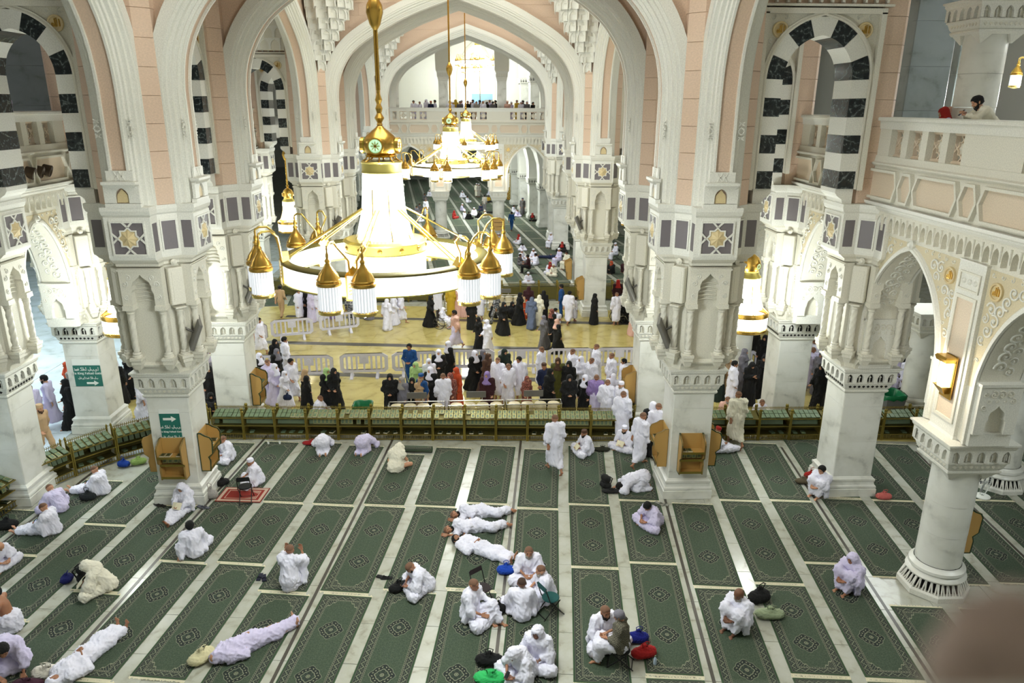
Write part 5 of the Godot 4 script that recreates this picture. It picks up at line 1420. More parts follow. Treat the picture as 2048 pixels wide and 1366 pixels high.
func goods() -> void:
	rng.seed = 77
	# the line of bookcases, following the floor
	var line := [[Vector2(-11.55, 3.4), Vector2(-11.30, 1.6), Vector2(-11.07, 0.0), Vector2(-10.50, -1.05), Vector2(-9.72, -2.0), Vector2(-8.75, -2.85), Vector2(-7.45, -3.48)],]
	var pts: Array = line[0]
	var first: Node3D = null
	for i in pts.size() - 1:
		var a: Vector2 = pts[i]; var b: Vector2 = pts[i + 1]
		var d := b - a
		var turn := atan2(-d.y, d.x)
		var m := (a + b) / 2 + Vector2(d.y, -d.x).normalized() * 0.2
		shelf_unit("brass bookshelf on the bend, %s" % ["at the picture edge", "next to the picture edge with a black bag before it", "beside the woman in white coat and black scarf", "in front of the beige uniformed man", "between the two bags and the beige uniformed man", "just behind the arrow sign pillar"][i], at(m.x, 0, m.y, turn), d.length() - 0.05)
		shelf_books(at(m.x, 0, m.y, turn), d.length() - 0.05, 0.95, "%s bend bookshelf" % ORD[i])
	var nm := ["first after the arrow sign pillar", "second after the arrow sign pillar, two cups before it", "third after the arrow sign pillar, red bag before it", "before the green lined bin", "behind the cream draped sleeper", "at the first drinking cooler frame", "second behind the bare floor strip", "at the middle of the cooler row", "under the second cooler frame end", "near the floor inlay at the third cooler frame", "before the standing bald man", "before the man reading in a brown cap", "last of the long run, by the man in the white cap"]
	for i in 13:
		var x := -7.42 + (i + 0.5) * 1.01
		var z := -3.46 + 0.035 * i + 0.0
		var xf := at(x, 0, z - 0.25 + 0.06, 0.035 * -1.0)
		if first == null: first = shelf_unit("long run bookshelf, " + nm[i], xf)
		else: dup(first, "brass_bookshelf", "long run bookshelf, " + nm[i], xf)
		shelf_books(xf, 0.97, 0.97, "%s long run bookshelf" % ORD[i])
	for q in [[5.85, -3.9, -1.35, "turned inward behind the walkers in white"], [6.0, -4.95, -1.45, "turned inward farther back behind the walkers"]]:
		dup(first, "brass_bookshelf", "brass bookshelf " + q[3], at(q[0], 0, q[1], q[2]))
		shelf_books(at(q[0], 0, q[1], q[2]), 0.97, 0.9, "inward turned bookshelf")
	var nr := ["behind the sitter in red cap", "behind the man in the loose cream wrap", "between the cream wrap man and the next pillar", "before the beckoning seated man", "before the black abaya walker", "hidden by the sitter's pillar", "just past the sitter's pillar", "before the green lined bin and round column", "beside the crouching child in white", "last in view behind the round column capital"]
	for i in 10:
		var xf := at(7.6 + i * 1.01, 0, -3.25 + 0.012 * i, 0.0)
		dup(first, "brass_bookshelf", "brass bookshelf past the rack pillar, " + nr[i], xf)
		shelf_books(xf, 0.97, 0.95, "%s far run bookshelf" % ORD[i])
	var near_count := book_spots.size()
	# far line, backs to the walkway
	for i in 22:
		var x := -12.6 + i * 1.02
		if i in [12, 13]: continue
		var z := -23.2 + 0.02 * i if x > -5 else -23.2 + 0.1 - (-5.0 - x) * 0.12
		if x > -6: z = -20.9 - 0.02 * i
		else: z = -20.9 - (-6.0 - x) * 0.42
		var xf := at(x, 0, z, PI + (0.0 if x > -6 else -0.4))
		dup(first, "brass_bookshelf", "back of a far row bookshelf past the walkway, %s" % ["first", "second", "third", "fourth", "fifth", "sixth", "seventh", "eighth", "ninth", "tenth", "eleventh", "twelfth", "", "", "after the gap", "second after the gap", "third after the gap", "fourth after the gap", "fifth after the gap", "sixth after the gap", "seventh after the gap", "last"][i], xf)
	# racks on the pillars
	for q in [[-6.87, 0.55, 0.0, "wooden book rack under the green arrow sign"], [-6.32, 0.0, PI / 2, "wooden book rack beside the red rug"], [-7.42, 0.0, -PI / 2, "wooden book rack seen edge on by the arrow sign"],
		[6.87, 0.55, 0.0, "wooden book rack facing out by the walkers in white"], [6.32, 0.0, -PI / 2, "wooden book rack in profile by the walkers"], [7.42, 0.0, PI / 2, "wooden book rack in profile past the walkers"],
		[-6.32, -4.6, PI / 2, "wooden book rack in profile by the barrier end"], [6.32, -4.6, -PI / 2, "wooden book rack in profile behind the white crowd"], [11.9, 4.3, PI / 2, "wooden book rack behind the nearest round column"], [6.32, -18.4, -PI / 2, "small looking wooden rack by the far shelves"], [6.2, -23.0, -PI / 2, "small looking wooden rack farther along the far pillars"]]:
		book_rack(q[3], at(q[0], 0.82, q[1], q[2]))
	var dr := thing("book_rack", "stepped wooden rack at the foot of the distant round column", "bookrack", at(2.3, 0, -40.7))
	for i in 3: part(dr, "tier", G.new().slab(Vector3(0, 0.9 + i * 0.32, 0.1 + (2 - i) * 0.06), Vector3(1.0, 0.28, 0.3), 0.02).mesh(), M.light_wood)
	# books: the ones that show largest singly, the rest together
	var roots := [book_root(0), book_root(1), book_root(2)]
	var order := book_spots.duplicate()
	var eye := Vector3(1.43, 10.3, 18.65)
	order.sort_custom(func(a, b): return a[0].origin.distance_squared_to(eye) < b[0].origin.distance_squared_to(eye))
	var singles := 0
	var rest := []
	for b in order:
		var p: Vector3 = b[0].origin
		if singles < 300 and p.x > -11.4 and p.x < 12:
			var o: Node3D = roots[b[1]].duplicate()
			o.name = numbered("book"); add_child(o); o.transform = b[0]
			tag(o, b[2], "book", ["green books on the sloping tops", "green books standing in the middle rows", "dark books laid on low shelves"][b[1]])
			singles += 1
		else: rest.append(b[0])
	var mm := MultiMesh.new()
	mm.transform_format = MultiMesh.TRANSFORM_3D
	mm.mesh = G.new().slab(Vector3.ZERO, Vector3(0.132, 0.036, 0.185), 0.006).mesh()
	mm.instance_count = rest.size()
	for i in rest.size(): mm.set_instance_transform(i, rest[i])
	var mi := MultiMeshInstance3D.new()
	mi.name = "remaining_books"; mi.multimesh = mm; mi.material_override = M.book_green
	add_child(mi)
	tag(mi, "the many other green books on the farther brass bookshelves", "books", "", "stuff")
	for r in roots: r.free()
	barriers()
	coolers()
	signs()

func barriers() -> void:
	var proto: Node3D = null
	var rows := [[-13.6, -2.6, 0.55, "pale plastic crowd barrier by the leftmost gate walkers"], [-15.5, -1.3, 0.6, "pale plastic crowd barrier at the edge of the bright court"],
		[-7.55, -8.95, 0.02, "pale barrier whose end stands behind the group at the rack pillar"], [-5.55, -8.9, 0.03, "pale barrier alone with a paper on its crest"], [-3.45, -9.1, 0.06, "pale barrier just before the blue cleaner"], [-1.45, -9.3, 0.1, "pale barrier behind the blue cleaner's mop arm"],
		[0.75, -9.55, 0.02, "pale barrier behind the black robed women"], [2.75, -9.6, 0.02, "pale barrier behind the men with blue bags"], [4.75, -9.65, 0.02, "pale barrier behind the group of bald men"], [6.75, -9.7, 0.02, "pale barrier ending at the second ribbed pillar"],
		[9.2, -9.4, 0.0, "pale barrier in the lantern aisle behind the women in black"], [11.3, -9.2, 0.0, "pale barrier in the lantern aisle behind two bald men"], [13.4, -8.8, 0.0, "pale barrier past the sitter's pillar"], [15.6, -8.2, -0.1, "pale barrier beside the round column with the bin"], [17.8, -7.6, -0.1, "pale barrier farthest along the lamp side aisle"],
		[-9.35, -13.4, 0.02, "far pale barrier below the great chandelier, first of three"], [-7.5, -14.1, 0.3, "far pale barrier below the great chandelier, tilted middle one"], [-5.55, -15.1, 0.36, "far pale barrier beside the camouflaged guard"]]
	for r in rows:
		var xf := at(r[0], 0, r[1], r[2])
		if proto: dup(proto, "crowd_barrier", r[3], xf); continue
		var b := thing("crowd_barrier", r[3], "barrier", xf, "pale plastic crowd barriers")
		proto = b
		var f := G.new()
		var oo := PackedVector2Array([Vector2(-0.80, 0.22), Vector2(0.80, 0.22), Vector2(0.93, 0.34), Vector2(0.93, 0.88), Vector2(0.72, 1.0), Vector2(-0.72, 1.0), Vector2(-0.93, 0.88), Vector2(-0.93, 0.34)])
		var ii := PackedVector2Array([Vector2(-0.74, 0.34), Vector2(0.74, 0.34), Vector2(0.80, 0.40), Vector2(0.80, 0.82), Vector2(0.68, 0.89), Vector2(-0.68, 0.89), Vector2(-0.80, 0.82), Vector2(-0.80, 0.40)])
		ring_plate(f, oo, ii, -0.035, 0.035)
		var bk := G.new()
		ring_plate(bk, oo, ii, -0.035, 0.035)
		f.add(bk, Transform3D(Basis(Vector3.UP, PI), Vector3.ZERO))
		part(b, "frame", f.mesh(), M.white_plastic)
		for i in 8:
			if i in [3, 4]: continue
			part(b, "slat", G.new().slab(Vector3(0, 0.615, 0), Vector3(0.075, 0.58, 0.05), 0.008).mesh() if i == 0 else b.get_node("slat").mesh, M.white_plastic, at(-0.665 + 0.19 * i, 0, 0))
		part(b, "centre_plate", G.new().slab(Vector3(0, 0.74, 0), Vector3(0.36, 0.32, 0.05), 0.01).slab(Vector3(0, 0.46, 0), Vector3(0.08, 0.3, 0.05), 0.008).mesh(), M.white_plastic)
		part(b, "badge", G.new().lathe([Vector2(0.09, 0), Vector2(0.085, 0.012), Vector2(0.001, 0.014)], 14, Transform3D(Basis(Vector3.RIGHT, PI / 2), Vector3(0, 0.76, 0.025))).mesh(), M.white_plastic)
		for s in [-1, 1]: part(b, "foot", G.new().stack([[0.0, rect(-0.06, -0.27, 0.06, 0.27)], [0.04, rect(-0.06, -0.26, 0.06, 0.26)], [0.2, rect(-0.045, -0.06, 0.045, 0.06)], [0.30, rect(-0.045, -0.045, 0.045, 0.045)]]).mesh() if s == -1 else b.get_node("foot").mesh, M.white_plastic, at(s * 0.5, 0, 0))

func coolers() -> void:
	var cp: Node3D = null
	var sp: Node3D = null
	var stands := [[-0.95, -4.3, "first frame from the bin", "by the black bag woman"], [1.02, -4.36, "middle frame", "by the bald man in white"], [2.95, -4.42, "third frame", "by the purple robed woman"], [2.3, -18.9, "far frame", "behind the seated women in black"], [0.1, -18.8, "second far frame", "behind the peach robed pair"]]
	for q in stands:
		var xf := at(q[0], 0, q[1], 0.02)
		if sp == null:
			sp = thing("cooler_stand", "steel stand for drinking water coolers, %s" % q[2], "stand", xf, "steel cooler stands")
			var f := G.new()
			for y in [0.12, 0.55, 0.83]:
				for z in [-0.2, 0.22]: f.tube(PackedVector3Array([Vector3(-0.92, y, z), Vector3(0.92, y, z)]), 0.02, -1, 7)
			for x in [-0.92, 0.92]:
				for z in [-0.2, 0.22]: f.tube(PackedVector3Array([Vector3(x, 0, z), Vector3(x, 0.83, z)]), 0.02, -1, 7)
				f.tube(PackedVector3Array([Vector3(x, 0.83, -0.2), Vector3(x, 0.83, 0.22)]), 0.02, -1, 7)
			part(sp, "tube_frame", f.mesh(), M.steel)
			part(sp, "drip_tray", G.new().box(Vector3(0, 0.16, 0), Vector3(1.8, 0.05, 0.38)).mesh(), M.steel)
			part(sp, "notice_board", G.new().slab(Vector3(0, 1.05, -0.2), Vector3(0.66, 0.22, 0.03), 0.008).mesh(), M.grey_metal)
			for s in [-1, 1]: part(sp, "board_post", G.new().box(Vector3(s * 0.2, 0.9, -0.2), Vector3(0.03, 0.16, 0.02)).mesh(), M.steel)
		else: dup(sp, "cooler_stand", "steel stand for drinking water coolers, %s" % q[2], xf)
		for i in 4:
			var cxf := xf * at(-0.66 + i * 0.44, 0.185, 0.0)
			var lab := "cream drum water cooler on the %s, %s from the arrow sign side" % [q[2].replace("first frame from the bin", "frame nearest the bin"), ["first", "second", "third", "fourth"][i]]
			if cp: dup(cp, "water_cooler", lab, cxf); continue
			cp = thing("water_cooler", lab, "cooler", cxf, "cream drinking water coolers")
			part(cp, "drum", G.new().lathe([Vector2(0.001, 0), Vector2(0.17, 0.0), Vector2(0.185, 0.03), Vector2(0.19, 0.2), Vector2(0.195, 0.21), Vector2(0.19, 0.24), Vector2(0.195, 0.5), Vector2(0.19, 0.52)], 20).mesh(), M.cream_plastic)
			part(cp, "lid", G.new().lathe([Vector2(0.2, 0.52), Vector2(0.205, 0.55), Vector2(0.19, 0.6), Vector2(0.08, 0.62), Vector2(0.001, 0.62)], 20).mesh(), M.cream_plastic)
			part(cp, "tap", G.new().box(Vector3(0, 0.08, 0.2), Vector3(0.03, 0.05, 0.06)).mesh(), M.steel)
	var bp: Node3D = null
	for q in [[-2.75, -4.4, 1.0, "grey waste bin with green liner behind the long shelf run"], [15.2, -4.6, 1.25, "tall grey waste bin with green liner beside the round column"], [7.9, -17.2, 1.0, "small looking grey bin with green liner by the far pillar"]]:
		var xf := at(q[0], 0, q[1])
		if bp: bp = bp; dup(bp, "waste_bin", q[3], xf.scaled_local(Vector3.ONE * q[2])); continue
		bp = thing("waste_bin", q[3], "bin", xf, "grey bins with green liners")
		part(bp, "body", G.new().stack([[0.0, sq(0.24, 0.04)], [0.80, sq(0.31, 0.05)], [0.80, sq(0.285, 0.05)], [0.5, sq(0.26, 0.05)]]).mesh(), M.grey_plastic)
		var rows := []
		for i in 4:
			var row := PackedVector3Array()
			for k in 28:
				var a := TAU * k / 28
				var sc := 0.30 / maxf(absf(cos(a)), absf(sin(a))) * 0.97
				sc = minf(sc, 0.385)
				var r: float = [1.08, 1.10, 0.92, 0.80][i]
				row.append(Vector3(cos(a) * sc * r, [0.68 + 0.03 * sin(k * 2.1), 0.815 + 0.012 * sin(k * 1.7), 0.79, 0.55][i], sin(a) * sc * r))
			rows.append(row)
		part(bp, "liner", G.new().grid(rows, true).mesh(), M.green_plastic)

func sign_arrow(g: G, c: Vector2, w: float, h: float, z0: float, z1: float) -> void:
	g.plate(PackedVector2Array([c + Vector2(-w, -h * 0.4), c + Vector2(w * 0.25, -h * 0.4), c + Vector2(w * 0.25, -h), c + Vector2(w, 0), c + Vector2(w * 0.25, h), c + Vector2(w * 0.25, h * 0.4), c + Vector2(-w, h * 0.4)]), z0, z1)

func pen(g: G, strokes: Array, o: Vector2, s: float, w: float, z0: float, z1: float) -> void:
	# hand-drawn letters: each stroke a list of points
	for st in strokes:
		for i in st.size() - 1:
			var a: Vector2 = o + st[i] * s; var b: Vector2 = o + st[i + 1] * s
			var d := (b - a).normalized() * w * 0.3
			bar2(g, a - d, b + d, w, z0, z1)
		if st.size() == 1: bar2(g, o + st[0] * s - Vector2(w * 0.5, 0), o + st[0] * s + Vector2(w * 0.5, 0), w, z0, z1)

func arabic_line(g: G, c: Vector2, h: float, z: float, urdu: bool) -> void:
	# the gate's name in Arabic letters, right to left, drawn stroke by stroke
	var V := func(x: float, y: float) -> Vector2: return Vector2(x, y)
	var alif := [[V.call(0, 0), V.call(0, 1)]]
	var lam := [[V.call(0.3, 1), V.call(0.3, 0.05), V.call(0.0, 0.05)]]
	var ba := [[V.call(0.6, 0.35), V.call(0.6, 0.05), V.call(0.0, 0.05), V.call(0.0, 0.3)], [V.call(0.3, -0.22)]]
	var ya := [[V.call(0.5, 0.35), V.call(0.2, 0.3), V.call(0.45, 0.05), V.call(0.3, -0.2), V.call(-0.1, -0.15), V.call(-0.1, 0.1)]]
	var mim := [[V.call(0.3, 0.05), V.call(0.3, 0.4), V.call(0.05, 0.4), V.call(0.05, 0.05), V.call(-0.1, 0.05)]]
	var kaf := [[V.call(0.5, 1), V.call(0.1, 0.75), V.call(0.5, 0.5), V.call(0.5, 0.05), V.call(0.0, 0.05)]]
	var fa := [[V.call(0.35, 0.05), V.call(0.35, 0.45), V.call(0.1, 0.45), V.call(0.1, 0.05), V.call(-0.1, 0.05)], [V.call(0.22, 0.75)]]
	var ha := [[V.call(0.4, 0.05), V.call(0.4, 0.4), V.call(0.1, 0.3), V.call(0.25, 0.0), V.call(-0.1, 0.05)]]
	var dal := [[V.call(0.05, 0.6), V.call(0.3, 0.3), V.call(0.28, 0.05), V.call(0.0, 0.05)]]
	var word := [alif, lam, ya, null, ba, alif, ba, null, alif, lam, mim, lam, kaf, null, fa, ha, dal]
	if urdu: word = [ba, alif, ba, null, mim, lam, kaf, null, fa, ha, dal, null, kaf, ya, null, fa, alif, ba]
	var adv := {alif: 0.28, lam: 0.34, ba: 0.68, ya: 0.62, mim: 0.42, kaf: 0.56, fa: 0.48, ha: 0.5, dal: 0.42}
	var total := 0.0
	for l in word: total += 0.3 if l == null else adv[l]
	var x := c.x + total * h * 0.5
	for l in word:
		if l == null: x -= 0.3 * h; continue
		x -= adv[l] * h
		pen(g, l, Vector2(x, c.y - h * 0.5), h, h * 0.15, z, z + 0.004)

func latin(root: Node3D, words: String, size: float, xf: Transform3D) -> void:
	var t := TextMesh.new()
	var f := SystemFont.new()
	f.font_names = PackedStringArray(["Droid Sans"]); f.font_weight = 700
	t.font = f; t.text = words; t.font_size = 64; t.pixel_size = size / 64.0; t.depth = 0.004
	t.horizontal_alignment = HORIZONTAL_ALIGNMENT_CENTER
	part(root, "lettering", t, M.sign_white, xf)

func signs() -> void:
	# sign on the leftmost walkway pillar
	var s := thing("direction_sign", "green direction sign whose white arrow is below its lettering, on the court pillar", "sign", at(-11.35, 0, -4.6 + 0.545))
	part(s, "panel", G.new().slab(Vector3(0, 1.98, 0.006), Vector3(0.86, 0.70, 0.012), 0.003).mesh(), M.sign_green)
	part(s, "header_strip", G.new().slab(Vector3(0, 2.44, 0.006), Vector3(0.86, 0.20, 0.012), 0.003).mesh(), M.sign_white)
	var g := G.new()
	sign_arrow(g, Vector2(0.12, 1.74), 0.19, 0.085, 0.011, 0.016)
	arabic_line(g, Vector2(0, 2.22), 0.11, 0.012, false)
	arabic_line(g, Vector2(0, 1.92), 0.075, 0.012, true)
	part(s, "arrow_and_script", g.mesh(), M.sign_white)
	latin(s, "To King Fahad Gate", 0.098, at(0, 2.07, 0.013))
	var s2 := thing("direction_sign", "green direction sign whose white arrow is above its lettering, over a book rack", "sign", at(-6.87, 0, 0.545))
	part(s2, "panel", G.new().slab(Vector3(0, 2.24, 0.006), Vector3(0.52, 0.74, 0.012), 0.003).mesh(), M.sign_green)
	part(s2, "header_strip", G.new().slab(Vector3(0, 2.67, 0.006), Vector3(0.52, 0.12, 0.012), 0.003).mesh(), M.sign_white)
	var g2 := G.new()
	sign_arrow(g2, Vector2(0.0, 2.46), 0.17, 0.08, 0.011, 0.016)
	arabic_line(g2, Vector2(0, 2.24), 0.085, 0.012, false)
	arabic_line(g2, Vector2(0, 1.96), 0.06, 0.012, true)
	part(s2, "arrow_and_script", g2.mesh(), M.sign_white)
	latin(s2, "To King Fahad Gate", 0.062, at(0, 2.10, 0.013))
	# grey screens hung edge-on from the pillars
	for q in [[-HW, 0.0, 1, "grey screen jutting from the arrow sign pillar"], [HW, 0.0, -1, "grey screen jutting from the pillar with three racks"], [-HW, -4.6, 1, "grey screen jutting from the pillar under the pointed arch"], [HW, -4.6, -1, "grey screen jutting from the half hidden pillar"], [-HW, -18.4, 1, "grey screen jutting from the far pillar behind the chandelier"], [HW, -18.4, -1, "grey screen jutting from the far pillar by the green bin"]]:
		var d := thing("display_screen", q[3], "screen", Transform3D(Basis(Vector3.UP, 1.99 if q[2] > 0 else -1.85) * Basis(Vector3.RIGHT, 0.42), Vector3(q[0] + q[2] * 0.92, 4.8, q[1] + 0.5)))
		part(d, "housing", G.new().slab(Vector3.ZERO, Vector3(1.1, 0.68, 0.09), 0.01).mesh(), M.grey_metal)
		part(d, "panel", G.new().box(Vector3(0, 0, 0.047), Vector3(1.04, 0.62, 0.004)).mesh(), M.screen)
		part(d, "arm", G.new().tube(PackedVector3Array([Vector3(0, 0, -0.04), Vector3(0, 0.05, -0.3)]), 0.03).mesh(), M.grey_metal)
	for i in 3:
		var l := thing("loudspeaker", "round brown loudspeaker in the hexagon panel, %s of three" % ["first", "middle", "last"][i], "speaker", Transform3D(Basis(Vector3.UP, PI / 2 + 0.3) * Basis(Vector3.RIGHT, 0.35), Vector3(-AX + 0.58, 8.52, -2.08 - i * 0.4)), "brown loudspeakers in the gallery band")
		part(l, "shell", G.new().lathe([Vector2(0.001, -0.1), Vector2(0.14, -0.1), Vector2(0.165, 0.16), Vector2(0.15, 0.17), Vector2(0.13, 0.13)], 18, Transform3D(Basis(Vector3.RIGHT, PI / 2), Vector3.ZERO)).mesh(), mat("speaker_brown", Color(0.23, 0.17, 0.10), 0.6))
		part(l, "grille", G.new().lathe([Vector2(0.135, 0.13), Vector2(0.09, 0.12), Vector2(0.001, 0.11)], 18, Transform3D(Basis(Vector3.RIGHT, PI / 2), Vector3.ZERO)).mesh(), mat("speaker_grille", Color(0.15, 0.11, 0.07), 0.7))

class Field:
	# distances to rounded bones on a grid, joined smoothly, then skinned with surface nets
	static func build(bones: Array, cell: float, k: float, low := -9.0, carve := []) -> G:
		var lo := Vector3(1e9, 1e9, 1e9); var hi := -lo
		for b in bones:
			var r := maxf(b[2], b[3]) + k * 0.3 + cell * 2.0
			lo = lo.min(b[0] - Vector3.ONE * r).min(b[1] - Vector3.ONE * r); hi = hi.max(b[0] + Vector3.ONE * r).max(b[1] + Vector3.ONE * r)
		lo.y = maxf(lo.y, low - cell * 2.0)
		var nx := int((hi.x - lo.x) / cell) + 2; var ny := int((hi.y - lo.y) / cell) + 2; var nz := int((hi.z - lo.z) / cell) + 2
		var d := PackedFloat32Array(); d.resize(nx * ny * nz); d.fill(9.0)
		var sx := ny * nz
		for b in bones:
			var a: Vector3 = b[0]; var ab: Vector3 = b[1] - a; var l2 := maxf(ab.length_squared(), 1e-9)
			var ra: float = b[2]; var dr: float = b[3] - ra
			var m := k + cell * 2.0
			var bl := ((a.min(b[1]) - Vector3.ONE * (maxf(ra, b[3]) + m) - lo) / cell).floor(); var bh := ((a.max(b[1]) + Vector3.ONE * (maxf(ra, b[3]) + m) - lo) / cell).ceil()
			for i in range(maxi(0, int(bl.x)), mini(nx, int(bh.x) + 1)):
				for j in range(maxi(0, int(bl.y)), mini(ny, int(bh.y) + 1)):
					var at0 := i * sx + j * nz
					for q in range(maxi(0, int(bl.z)), mini(nz, int(bh.z) + 1)):
						var p := lo + Vector3(i, j, q) * cell - a
						var t := clampf(p.dot(ab) / l2, 0.0, 1.0)
						var e := (p - ab * t).length() - ra - dr * t
						var o := d[at0 + q]
						var h := k - absf(o - e)
						d[at0 + q] = minf(o, e) - (h * h * 0.25 / k if h > 0.0 else 0.0)
		for c in carve:
			for i in nx:
				for j in ny:
					for q in nz:
						var e: float = c[1] - (lo + Vector3(i, j, q) * cell - c[0]).length()
						if e > -cell: d[i * sx + j * nz + q] = maxf(d[i * sx + j * nz + q], e)
		if low > -8.0:
			for j in ny:
				var e := low - (lo.y + j * cell)
				if e < -cell * 2.0: break
				for i in nx:
					for q in nz: d[i * sx + j * nz + q] = maxf(d[i * sx + j * nz + q], e)
		var g := G.new()
		var id := PackedInt32Array(); id.resize(nx * ny * nz); id.fill(-1)
		var off := [0, 1, nz, nz + 1, sx, sx + 1, sx + nz, sx + nz + 1]
		var lim := cell * 1.8
		for i in nx - 1:
			for j in ny - 1:
				for q in nz - 1:
					var at0 := i * sx + j * nz + q
					var d0 := d[at0]
					if d0 > lim or d0 < -lim: continue
					var mask := 0
					for c in 8:
						if d[at0 + off[c]] < 0.0: mask |= 1 << c
					if mask == 0 or mask == 255: continue
					var s := Vector3.ZERO; var n := 0
					for c in 8:
						for ax in 3:
							if c & (1 << ax): continue
							var c2 := c | (1 << ax)
							if ((mask >> c) & 1) == ((mask >> c2) & 1): continue
							var da := d[at0 + off[c]]; var db := d[at0 + off[c2]]
							var f := da / (da - db)
							var pa := Vector3(c >> 2 & 1, c >> 1 & 1, c & 1); var pb := Vector3(c2 >> 2 & 1, c2 >> 1 & 1, c2 & 1)
							s += pa.lerp(pb, f); n += 1
					id[at0] = g.v.size()
					g.v.append(lo + (Vector3(i, j, q) + s / n) * cell)
		var st := [sx, nz, 1]
		for i in range(1, nx - 1):
			for j in range(1, ny - 1):
				for q in range(1, nz - 1):
					var at0 := i * sx + j * nz + q
					var da := d[at0]
					if da > lim or da < -lim: continue
					for ax in 3:
						var db := d[at0 + st[ax]]
						if (da < 0.0) == (db < 0.0): continue
						var u: int = st[(ax + 1) % 3]; var w: int = st[(ax + 2) % 3]
						var v0 := id[at0 - u - w]; var v1 := id[at0 - w]; var v2 := id[at0]; var v3 := id[at0 - u]
						if v0 < 0 or v1 < 0 or v2 < 0 or v3 < 0: continue
						if da < 0.0: g.x.append_array(PackedInt32Array([v0, v2, v1, v0, v3, v2]))
						else: g.x.append_array(PackedInt32Array([v0, v1, v2, v0, v2, v3]))
		return g
	static func finish(g: G) -> G:
		var n := PackedVector3Array(); n.resize(g.v.size())
		for i in range(0, g.x.size(), 3):
			var a := g.x[i]; var b := g.x[i + 1]; var c := g.x[i + 2]
			var f := (g.v[c] - g.v[a]).cross(g.v[b] - g.v[a])
			n[a] += f; n[b] += f; n[c] += f
		for i in n.size(): n[i] = n[i].normalized()
		g.n = n
		g.t.resize(g.v.size())
		return g

var fold := FastNoiseLite.new()
func drape(g: G, amp: float, fx: float, fy: float, low := -9.0) -> G:
	# folds: ridges that run with the fall of the cloth
	Field.finish(g)
	for i in g.v.size():
		var p := g.v[i]
		var a := absf(fold.get_noise_3d(p.x * fx, p.y * fy, p.z * fx))
		var b := absf(fold.get_noise_3d(p.x * fx * 2.3 + 7.0, p.y * fy * 1.6, p.z * fx * 2.3))
		var q := p + g.n[i] * amp * (exp(-a * 7.0) * 1.5 - 0.6 + (exp(-b * 7.0) - 0.4) * 0.7)
		if low > -8.0: q.y = maxf(q.y, low)
		g.v[i] = q
	return Field.finish(g)

var head_g: G
var scalp_g: G
var hair_g: G
var beard_g: G
var scarf_g: G
var hood_g: G
var hand_g := {}
var foot_g: G
var eyes_g: G

func V3(x: float, y: float, z: float) -> Vector3: return Vector3(x, y, z)

